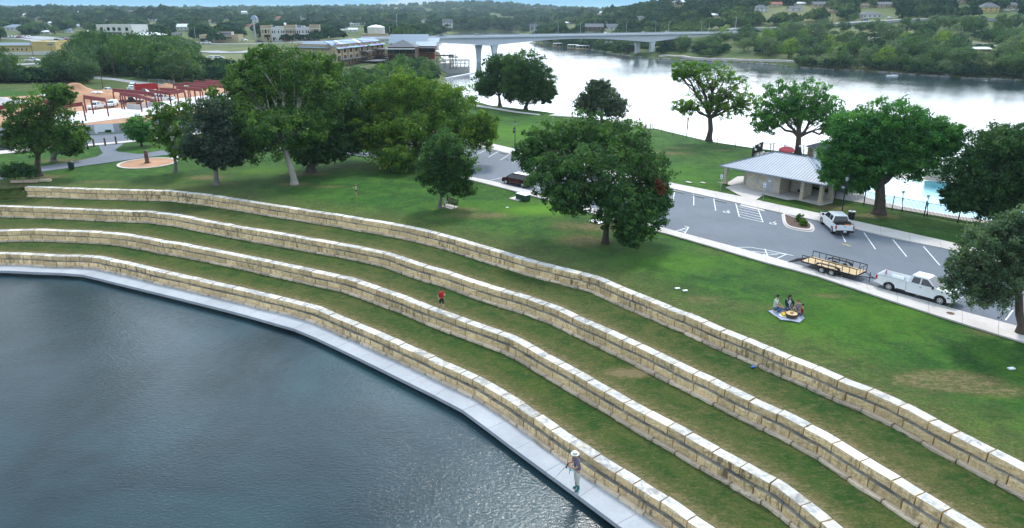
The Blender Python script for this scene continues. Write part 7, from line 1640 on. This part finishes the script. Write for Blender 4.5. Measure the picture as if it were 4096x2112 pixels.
farcars([(px,152+(i%2)*2,CP_[i%7],('suv','sedan','suv','pickup')[i%4],88+5*(i%3)) for i,px in enumerate(range(22,128,12))],'car in the packed row in front of the grey blue metal roofed house','cars in the left car park')
farcars([(232+13*i,166-(i%3)*3,CP_[(i+2)%7],('suv','sedan')[i%2],20) for i in range(7)],'car parked among the trees behind the yellow building','cars behind the yellow building')
p=hit(132,250); put_car('white_paint','pickup',p+V3((0,0,.4)),R(-2),'white pickup truck parked on the road below the yellow building',None,None,1.2)
for px,py,c_,kd,rz_,lb in ((258,190,'black_paint','sedan',10,'dark car on the road right of the yellow building'),(276,186,'silver_paint','sedan',15,'silver car behind the dark car right of the yellow building'),(320,188,'black_paint','suv',0,'dark car at the right end of the road past the yellow building'),
 (826,177,'white_paint','pickup',2,'white pickup on the road in front of the store'),(786,178,'black_paint','sedan',2,'dark car on the road left of the store'),(1040,172,'black_paint','sedan',-3,'black car passing at the foot of the steel column'),(878,242,'white_paint','suv',20,'white sport utility car in the lot under the small trees'),(850,240,'white_paint','sedan',15,'white car left of the sport utility car in the small lot'),
 (978,168,'white_paint','suv',0,'white van beside the steel column'),(1085,166,'white_paint','pickup',10,'white truck outside the left end of the shop block'),(1119,165,'white_paint','suv',80,'white car outside the shop block, nose out'),(1150,167,'red_paint','suv',5,'red car outside the middle of the shop block'),(1232,165,'black_paint','pickup',5,'dark pickup outside the right half of the shop block'),(1262,164,'silver_paint','sedan',5,'silver car outside the right end of the shop block'),
 (3455,88,'blue_paint','sedan',10,'blue car on the hillside road beside the office'),(3560,78,'white_paint','sedan',15,'white car parked beyond the hillside road'),(3605,78,'black_paint','suv',10,'dark car parked beyond the hillside road'),(3800,56,'black_paint','suv',20,'dark car at the top of the hillside road'),(4028,48,'white_paint','sedan',0,'white car left in the row at the upper right houses'),(4055,48,'silver_paint','sedan',0,'silver car middle in the row at the upper right houses'),(4082,48,'white_paint','suv',0,'white car right in the row at the upper right houses')):
    p=hit(px,py); p.z=zt(p.x,p.y)+.5; put_car(c_,kd,p,R(rz_),lb,None,None,1.15)
# excavator half hidden behind the golden tree
p=G(1535,352); t=thing('excavator','white excavator with a raised arm seen over the tree tops','excavator',p); m=MB(); m.box((0,0,1.6),(3.2,2.4,1.6),M['white_paint']); m.box((0,0,.5),(3.6,2.6,.9),M['rubber']); m.build('body',None,t,bevel=.05)
m=MB(); m.tube([(1.4,0,2.2),(2.6,0,5.2),(4.4,0,5.9)],[.28,.26,.2],6,M['white_paint']); m.build('boom',None,t); m=MB(); m.tube([(4.4,0,5.9),(4.9,0,3.2)],.16,6,M['white_paint']); m.build('arm',None,t); m=MB(); m.box((4.9,0,2.9),(.9,.9,.7),M['blkmetal']); m.build('bucket',None,t)
# ================================================================ road bridge
B0=V3((-13,463,0)); BD=V3((112,63,0)); BL=BD.length; bd=BD.normalized(); bn=V3((-bd.y,bd.x,0)); brz=math.atan2(bd.y,bd.x); DZ=9.7
br=thing('road_bridge','long pale concrete road bridge with haunched girder and tall twin column piers over the river','bridge',V3((B0.x,B0.y,0)),brz)
s0,s1=-.62*BL,1.8*BL; Wd=13.5
def soff(s):
    q=s/BL; 
    def haunch(c,w_): return max(0,1-abs(q-c)/w_)**1.7
    return DZ-2.1-3.3*max(haunch(0,.48),haunch(1,.48))
BC=plain('bridge_concrete',(.68,.73,.78),.8,0,.06,.06)
m=MB(); N=120
for i in range(N):
    a_=s0+(s1-s0)*i/N; b_=s0+(s1-s0)*(i+1)/N; za,zb_=soff(a_),soff(b_)
    for y in (1.6,Wd-1.6): m.add([(a_,y,za),(b_,y,zb_),(b_,y,DZ-.35),(a_,y,DZ-.35)],[(0,1,2,3) if y<5 else (3,2,1,0)],BC)
    m.add([(a_,1.6,za),(b_,1.6,zb_),(b_,Wd-1.6,zb_),(a_,Wd-1.6,za)],[(3,2,1,0)],BC)
m.build('girder',None,br); m=MB(); m.bx(s0,s1,0,Wd,DZ-.35,DZ,BC); m.build('deck_slab',None,br); m=MB(); m.bx(s0,s1,.5,Wd-.5,DZ+.004,DZ+.02,M['farroad']); m.build('roadway',None,br)
for y in (0.02,Wd-.37):
    m=MB(); m.bx(s0,s1,y,y+.35,DZ+.02,DZ+.75,BC); m.build('parapet',None,br); m=MB(); m.tube([(s0,y+.17,DZ+1.15),(s1,y+.17,DZ+1.15)],.07,5,M['galv'])
    for k in range(int((s1-s0)/3)): m.bx(s0+3*k,s0+3*k+.12,y+.1,y+.24,DZ+.75,DZ+1.12,M['galv'])
    m.build('railing',None,br)
for s in (0,BL):
    zt_=soff(s)+.3
    for y,dx in ((3.2,3.8),(Wd-3.2,-3.8)):
        m=MB(); zs=[WATER-2,WATER+2,zt_-6,zt_-2.5,zt_]; ws=[1.25,1.2,1.35,1.7,2.4]
        for i in range(4):
            w0_,w1_=ws[i],ws[i+1]; m.add([(s+dx-w0_,y-1.1,zs[i]),(s+dx+w0_,y-1.1,zs[i]),(s+dx+w0_,y+1.1,zs[i]),(s+dx-w0_,y+1.1,zs[i]),(s+dx-w1_,y-1.1,zs[i+1]),(s+dx+w1_,y-1.1,zs[i+1]),(s+dx+w1_,y+1.1,zs[i+1]),(s+dx-w1_,y+1.1,zs[i+1])],[(0,1,5,4),(1,2,6,5),(2,3,7,6),(3,0,4,7)],BC)
        m.build('pier_column',None,br)
m=MB(); m.bx(s1-22,s1-14,2,Wd-2,-4,soff(s1)+.2,BC); m.build('abutment_pier',None,br)
def onb(s,y,z=DZ+.02): return B0+bd*s+bn*y+V3((0,0,z))
def bs(px):  # distance along the bridge seen at photo column px
    u=(px-2048)/F; lo,hi=s0,s1
    for _ in range(40):
        c=(lo+hi)/2; p=onb(c,6); q=p.x/(p.y*CP+(H-p.z)*SP)
        if q<u: lo=c
        else: hi=c
    return (lo+hi)/2
for px,c_,kd,y,lb in ((1706,'silver_paint','suv',3.5,'silver car at the left end of the bridge'),(1758,'blue_paint','pickup',4,'dark blue truck at the left end of the bridge'),(1921,'silver_paint','suv',9,'grey car on the bridge over the left pier'),(2418,'white_paint','sedan',3.5,'white car in the middle of the bridge'),(2589,'silver_paint','sedan',9.5,'silver car on the far lane above the right pier'),(2683,'white_paint','suv',9.5,'white car on the far lane right of the right pier')):
    p=onb(bs(px),y); put_car(c_,kd,p,brz,lb,None,None,1.1)
p=hit(2964,126); put_car('blue_paint','suv',p+V3((0,0,1)),brz,'blue car leaving the bridge at its right end',None,None,1.1)
for i,px in enumerate((2160,2213,2345,2407,2530,2600,2700,2782,2862)):
    y=.2 if i%2 else Wd-.2; p=onb(bs(px),y,DZ+.7); t=thing('street_lamp','curved arm street lamp on the road bridge','street lamp',p,brz,'curved lamps along the road bridge'); sg=1 if y<3 else -1
    m=MB(); m.tube([(0,0,0),(0,0,6.5),(0,sg*.4,7.6),(0,sg*1.6,8.0)],[.12,.09,.07,.06],6,M['galv']); m.build('pole',None,t); m=MB(); m.box((0,sg*1.9,7.95),(.3,.8,.14),M['galv']); m.build('lamp_head',None,t)
for px,py0,py1,lb in ((2938,68,130,'tall steel power pole at the right end of the bridge'),(3326,60,100,'power pole beside the hillside road, left of the office'),(3444,60,98,'power pole on the verge of the hillside road'),(3465,72,100,'short power pole right of the hillside verge pole'),(1588,56,146,'tall slim steel mast behind the long hall roof')): upole(px,py0,px+2,py1,lb,'power' in lb,'galv' if 'steel' in lb else 'pole',r=.28,name='power_pole',cat='power pole')
for px,py in ((1322,150),(1390,150),(1560,150),(1247,120)): upole(px-2,py-45,px,py,'pale pole on the road above the riverside inn',False,'galv',r=.18,name='power_pole',cat='power pole')['group']='pale poles above the inn'
# boat docks, cliff, boat
def dock(label,x0,x1,yt,yb):
    b_=G((x0+x1)/2,yb,WATER); s_=mpp(b_.y,yb); L=(x1-x0)*s_; h=(yb-yt)*s_*.95; t=thing('boat_dock',label,'boat dock',V3((b_.x-L/2,b_.y,WATER))); m=MB(); m.bx(0,L,0,8,h-.25,h,M['white_roof']); m.build('roof',None,t); m=MB(); m.bx(0,L,0,8,.2,.5,M['wood']); m.build('platform',None,t); n=4
    for i in range(n+1):
        for y in (.2,7.8): m=MB(); m.bx(L*i/n-.12,L*i/n+.12,y-.12,y+.12,-1,h-.25,M['galv']); m.build('post',None,t)
dock('smallest flat roofed boat dock, farthest left on the right shore',2180,2206,168,180); dock('middle flat roofed boat dock on the right shore',2214,2262,173,187); dock('large flat roofed boat dock left of its twin by the rock cliff',2272,2315,179,195); dock('large flat roofed boat dock nearest the rock cliff',2306,2357,182,198)
p=G(3567,304,WATER); t=thing('fishing_boat','small white open fishing boat with one person near the right bank','boat',p,R(4),None,1.25); m=MB()
hull=[(-2.4,-.8),(1.2,-.85),(2.2,-.45),(2.7,0),(2.2,.45),(1.2,.85),(-2.4,.8)]; m.prism(hull,-.1,.42,M['white_paint']); m.build('hull',None,t,bevel=.04); m=MB(); m.prism([(x*.86,y*.8) for x,y in hull],.421,.43,M['galv']); m.box((-.8,0,.55),(.35,1.2,.25),M['blk']); m.build('deck',None,t); m=MB(); m.box((-2.5,0,.45),(.35,.35,.8),M['blk']); m.build('outboard_motor',None,t)
person('person in a blue top sitting in the stern of the white fishing boat',p+V3((-.9,0,.7)),R(180),sit(),1.2,shirt=(.05,.12,.35),trousers=(.08,.08,.09),sleeves=.9)
a_=hit(3794,296); t=thing('pump_house','small square concrete pump house at the water edge of the right bank','hut',a_+V3((0,0,-1)),R(6)); m=MB(); m.box((0,0,2),(3.4,2.6,4.0),M['concrete']); m.build('wall',None,t); m=MB(); m.box((.4,0,4.6),(1.6,1.6,1.2),M['tan_wall']); m.build('upper_box',None,t)
# rock cliff below the hill by the pier
mb=MB(); rr=random.Random(5)
for i in range(150):
    px=rr.uniform(2395,2545); py=198+(px-2395)*.16+rr.uniform(-28,4); p=at(px,py,G(px,200+(px-2395)*.16,WATER).y+6+rr.uniform(0,5)); s_=rr.uniform(.8,2.4); mb.t=rr.uniform(.7,1.1); mb.ball((0,0,0),(s_*1.2,s_,s_*1.3),M['rock'] if 'rock' in M else M.setdefault('rock',plain('grey_rock',(.24,.23,.22),.95,0,.35,.4,.8)),7,5,.5,i); 
    for q in range(len(mb.v)-30,len(mb.v)): mb.v[q]=(mb.v[q][0]+p.x,mb.v[q][1]+p.y,mb.v[q][2]+p.z)
tag(mb.build('rock_cliff',None),'grey broken rock cliff on the right bank behind the bridge pier','rock cliff')
mb=MB()
for i in range(260):
    j=rr.randint(4,len(RSH)-3); a_=RSH[j];b_=RSH[j+1]; f=rr.random(); p=G(a_[0]+(b_[0]-a_[0])*f,a_[1]+(b_[1]-a_[1])*f,WATER); s_=rr.uniform(.3,1.1); n0=len(mb.v); mb.ball((0,0,0),(s_*1.5,s_,s_*.6),M['rock'],6,4,.4,i)
    for q in range(n0,len(mb.v)): mb.v[q]=(mb.v[q][0]+p.x,mb.v[q][1]+p.y+rr.uniform(-.5,1.5)*0+.6,mb.v[q][2]+p.z+.1)
tag(mb.build('shore_rocks',None),'loose rocks along the right bank waterline','rocks',kind='stuff')
# ================================================================ trees beyond the park
def blocked(x,y,pad=0):
    for bx_,by_,r in BLOCKED:
        if (x-bx_)**2+(y-by_)**2<(r+pad)**2: return True
    return False
PLACED=[]
WPt=[(p[0],p[1]) for p in WPOLY]
def inwater(x,y): return bool(pip(np.array([[x,y]]),WPOLY)[0])
def hides(x,y,z,r,k=1.0):
    d=y*CP+(H-z)*SP; u=x/d*F+2048; rr_=r/d*F*k
    zt_=z+r*1.55; yy=y*CP+(H-zt_)*SP; top=1056-F*((zt_-H)*CP+y*SP)/yy; bot=1056-F*((z+r*.3-H)*CP+y*SP)/d
    for a,b,c,e,Y in CLEAR:
        if y<Y and u+rr_>a and u-rr_<b and top<e and bot>c: return True
    return False
def zone(poly,n,rmin,rmax,kinds,label,group,sp=.9,tries=40,pad=0,name='tree'):
    xs=[p[0] for p in poly]; ys_=[p[1] for p in poly]; got=0
    for _ in range(n*tries):
        if got>=n: break
        px,py=rnd.uniform(min(xs),max(xs)),rnd.uniform(min(ys_),max(ys_))
        if not pip(np.array([[px,py]]),poly)[0]: continue
        p=hit(px,py); r=rnd.uniform(rmin,rmax)
        if inwater(p.x,p.y) or blocked(p.x,p.y,pad+r*.35) or hides(p.x,p.y,p.z,r,.75): continue
        if any((p.x-a)**2+(p.y-b)**2<(sp*(r+c))**2*.5 for a,b,c in PLACED): continue
        PLACED.append((p.x,p.y,r)); got+=1
        put_tree(rnd.choice(kinds),p+V3((0,0,-.2)),r,label,group,name)
    return got
cnt=0
cnt+=zone([(290,285),(470,303),(700,330),(900,332),(925,300),(850,262),(700,235),(560,205),(420,190),(330,200),(300,240)],52,7,10,[0,1,2,3,3],'dense tree in the dark belt behind the construction site','trees in the belt behind the construction site')
cnt+=zone([(-60,338),(150,340),(372,332),(370,290),(220,272),(0,268),(-60,300)],16,6,9,[0,1,2,3],'bushy tree in the clump left of the road bend','trees in the clump left of the road bend')
cnt+=zone([(560,205),(700,225),(860,245),(1000,235),(1040,215),(1000,190),(830,190),(560,190)],14,4,6,[0,3,4],'round tree round the small car park below the store','trees round the small car park')
cnt+=zone([(-80,138),(380,160),(380,118),(-80,110)],14,6,9,[0,1,3],'tree among the houses behind the yellow building','trees behind the yellow building')
cnt+=zone([(1200,372),(1480,330),(1700,345),(1752,318),(1740,270),(1640,238),(1480,270),(1300,300),(1200,300)],40,2.8,5,[0,1,2,3],'bushy tree on the bank between the riverside inn and the park','trees on the bank below the riverside inn')
cnt+=zone([(1450,385),(1800,345),(1790,318),(1640,330),(1400,360)],6,4,6,[2,5],'tree at the water end of the bank below the inn','trees at the water end of the bank')
cnt+=zone([(2640,232),(2800,239),(3072,252),(3300,273),(3600,290),(3900,308),(4150,316),(4150,120),(3900,112),(3600,120),(3300,128),(3100,140),(2900,155),(2700,180)],98,5.0,8.0,[0,0,1,3,3,4,4,5],'spreading tree in the riverside park across the river','trees in the park across the river',sp=.66)
CLEAR.append((2505,2625,165,231,540))
cnt+=zone([(2680,238),(3072,256),(3231,271),(3469,283),(3668,297),(3867,311),(4150,318),(4150,303),(3867,296),(3469,268),(3072,244),(2680,228)],24,3.6,5.6,[0,1,3,4],'low tree leaning over the waterline of the right bank','trees along the right waterline',sp=.8)
cnt+=zone([(2190,183),(2350,198),(2450,212),(2560,226),(2660,234),(2700,200),(2500,172),(2300,160),(2160,166)],22,3.5,5.5,[0,1,3],'tree on the rocky shore under the bridge','trees on the shore under the bridge')
print('individual trees',TREECOUNT)
# everything farther away reads as one wood
def wood(name,label,pts,mat,per,leaf,seed):
    rs=np.random.RandomState(seed); n=len(pts); P=np.array([p[:3] for p in pts]); Rr=np.array([p[3] for p in pts]); tone=np.array([p[4] for p in pts])
    protoV=[]
    for k in range(6):
        D=rs.normal(size=(per,3)); D/=np.linalg.norm(D,axis=1)[:,None]; D[:,2]=np.abs(D[:,2])*1.05-.15; off=np.array([1+.3*noise.noise(Vector((a*1.8+k*5,b*1.8,c*1.8))) for a,b,c in D]); C=D*(rs.uniform(.75,1.05,per)*off)[:,None]; C[:,2]=C[:,2]*.75+.6
        nn=D+rs.normal(size=(per,3))*.5; nn/=np.linalg.norm(nn,axis=1)[:,None]; a=np.cross(nn,rs.normal(size=(per,3))); a/=np.linalg.norm(a,axis=1)[:,None]; b=np.cross(nn,a); L=leaf*rs.uniform(.6,1.4,per)[:,None]
        protoV.append((np.stack([C-a*L,C-b*L*.7,C+a*L,C+b*L*.7],1).reshape(-1,3)))
    idx=rs.randint(0,6,n); V=np.concatenate([protoV[i]*np.array([r,r,r*rs.uniform(.8,1.1)])+p for i,r,p in zip(idx,Rr,P)])
    T=np.clip(np.repeat(tone,per)+rs.normal(size=n*per)*.10,0,1)
    tag(npmesh(name,V,np.arange(n*per*4).reshape(-1,4),[mat],None,{'tone':('FACE',T)}),label,'woodland',kind='stuff')
def scatter(n,u0,u1,Y0,Y1,rmin,rmax,dens,minz=-3.5,seed=1,sk=None):
    rs=np.random.RandomState(seed); out=[]
    U=rs.uniform(u0,u1,n); YY_=np.exp(rs.uniform(np.log(Y0),np.log(Y1),n)) if Y1/Y0>3 else np.sqrt(rs.uniform(Y0**2,Y1**2,n)); X_=U*(.9426*YY_+6); BK=np.array([b for b in BLOCKED])
    ins=pip(np.c_[X_,YY_],WPOLY)
    for x,y,iw in zip(X_,YY_,ins):
        if iw: continue
        if noise.noise(Vector((x/90,y/90,seed)))+.5*noise.noise(Vector((x/30,y/30,seed+3)))<dens: continue
        if y<950 and ((BK[:,0]-x)**2+(BK[:,1]-y)**2<(BK[:,2]+1.5)**2).any(): continue
        z_=zt(x,y)
        if z_<minz: continue
        if sk and sk(x,y): continue
        if hides(x,y,z_,rmax,.8): continue
        out.append((x,y,z_-.3,rs.uniform(rmin,rmax),min(1,max(0,.45+.32*rs.normal()+.6*noise.noise(Vector((x/140,y/140,9)))))))
    return out
WOODMAT=leafmat('distant_wood',(.014,.040,.026),(.032,.074,.036),(.085,.135,.055),.10)
# low undergrowth that fills the belts
def under(name,label,polys,n,rr0,rr1,seed):
    rs=np.random.RandomState(seed); pts=[]
    for poly in polys:
        xs=[p[0] for p in poly]; ys_=[p[1] for p in poly]; k=0
        while k<n:
            k+=1; px,py=rs.uniform(min(xs),max(xs)),rs.uniform(min(ys_),max(ys_))
            if not pip(np.array([[px,py]]),poly)[0]: continue
            p=hit(px,py); r=rs.uniform(rr0,rr1)
            if inwater(p.x,p.y) or blocked(p.x,p.y,1) or hides(p.x,p.y,p.z,r,.8): continue
            pts.append((p.x,p.y,p.z-.3,r,min(1,max(0,.45+.25*rs.normal()))))
    wood(name,label,pts,WOODMAT,150,.17,seed)
WOODMAT=leafmat('distant_wood',(.014,.040,.026),(.032,.074,.036),(.085,.135,.055),.10)
WOODMAT.node_tree.nodes['Principled BSDF'].inputs['Specular IOR Level'].default_value=0; WOODMAT.node_tree.nodes['Principled BSDF'].inputs['Roughness'].default_value=1
near_sk=lambda x,y: (x/(.9426*y+6)>.20 and y<583) or (x/(.9426*y+6)<-.05 and y<560)
wood('town_woods','dense woods covering the town side slopes',scatter(6800,-.95,.01,560,1600,5,8.5,-.5,seed=2,sk=near_sk),WOODMAT,110,.26,3)
wood('hillside_woods','dense woods covering the hill across the river',scatter(7600,.0,.95,600,1250,4.5,7.5,-.8,seed=4,sk=near_sk),WOODMAT,110,.26,5)
wood('far_woods','distant woods on the ridges at the horizon',scatter(11000,-.95,.5,1250,4200,7,12,-.12,seed=6),WOODMAT,40,.42,7)

under('undergrowth','dense low undergrowth below the trees of both river banks and the belt behind the site',[[(290,285),(470,303),(700,330),(925,332),(925,270),(700,240),(420,195),(300,220)],[(1200,372),(1480,335),(1700,345),(1752,318),(1740,280),(1640,260),(1480,285),(1300,310)],[(2180,185),(2450,214),(2660,236),(2900,244),(2900,205),(2500,180),(2300,160)],[(-60,330),(150,332),(340,325),(340,300),(-60,300)],[(3072,256),(3231,272),(3469,284),(3867,312),(4150,320),(4150,300),(3469,262),(3072,245)],[(3100,150),(3300,140),(3900,150),(4150,150),(4150,250),(3700,240),(3300,225),(3000,215)]],420,2.0,4.2,12)
# ================================================================ air
hz_=bpy.data.materials.new('haze_air'); hz_.use_nodes=True; nt_=hz_.node_tree; nt_.nodes.remove(nt_.nodes['Principled BSDF']); pv=nt_.nodes.new('ShaderNodeVolumePrincipled'); pv.inputs['Color'].default_value=(.66,.88,1,1); pv.inputs['Density'].default_value=.00008; pv.inputs['Anisotropy'].default_value=.2
nt_.links.new(pv.outputs[0],nt_.nodes['Material Output'].inputs['Volume'])
ztop=ZMAX+22; mb=MB(); mb.bx(-12500,12500,-260,9200,-14,max(45,ztop)); tag(mb.build('haze',hz_),'pale blue air that fades the far hills','haze',kind='stuff')
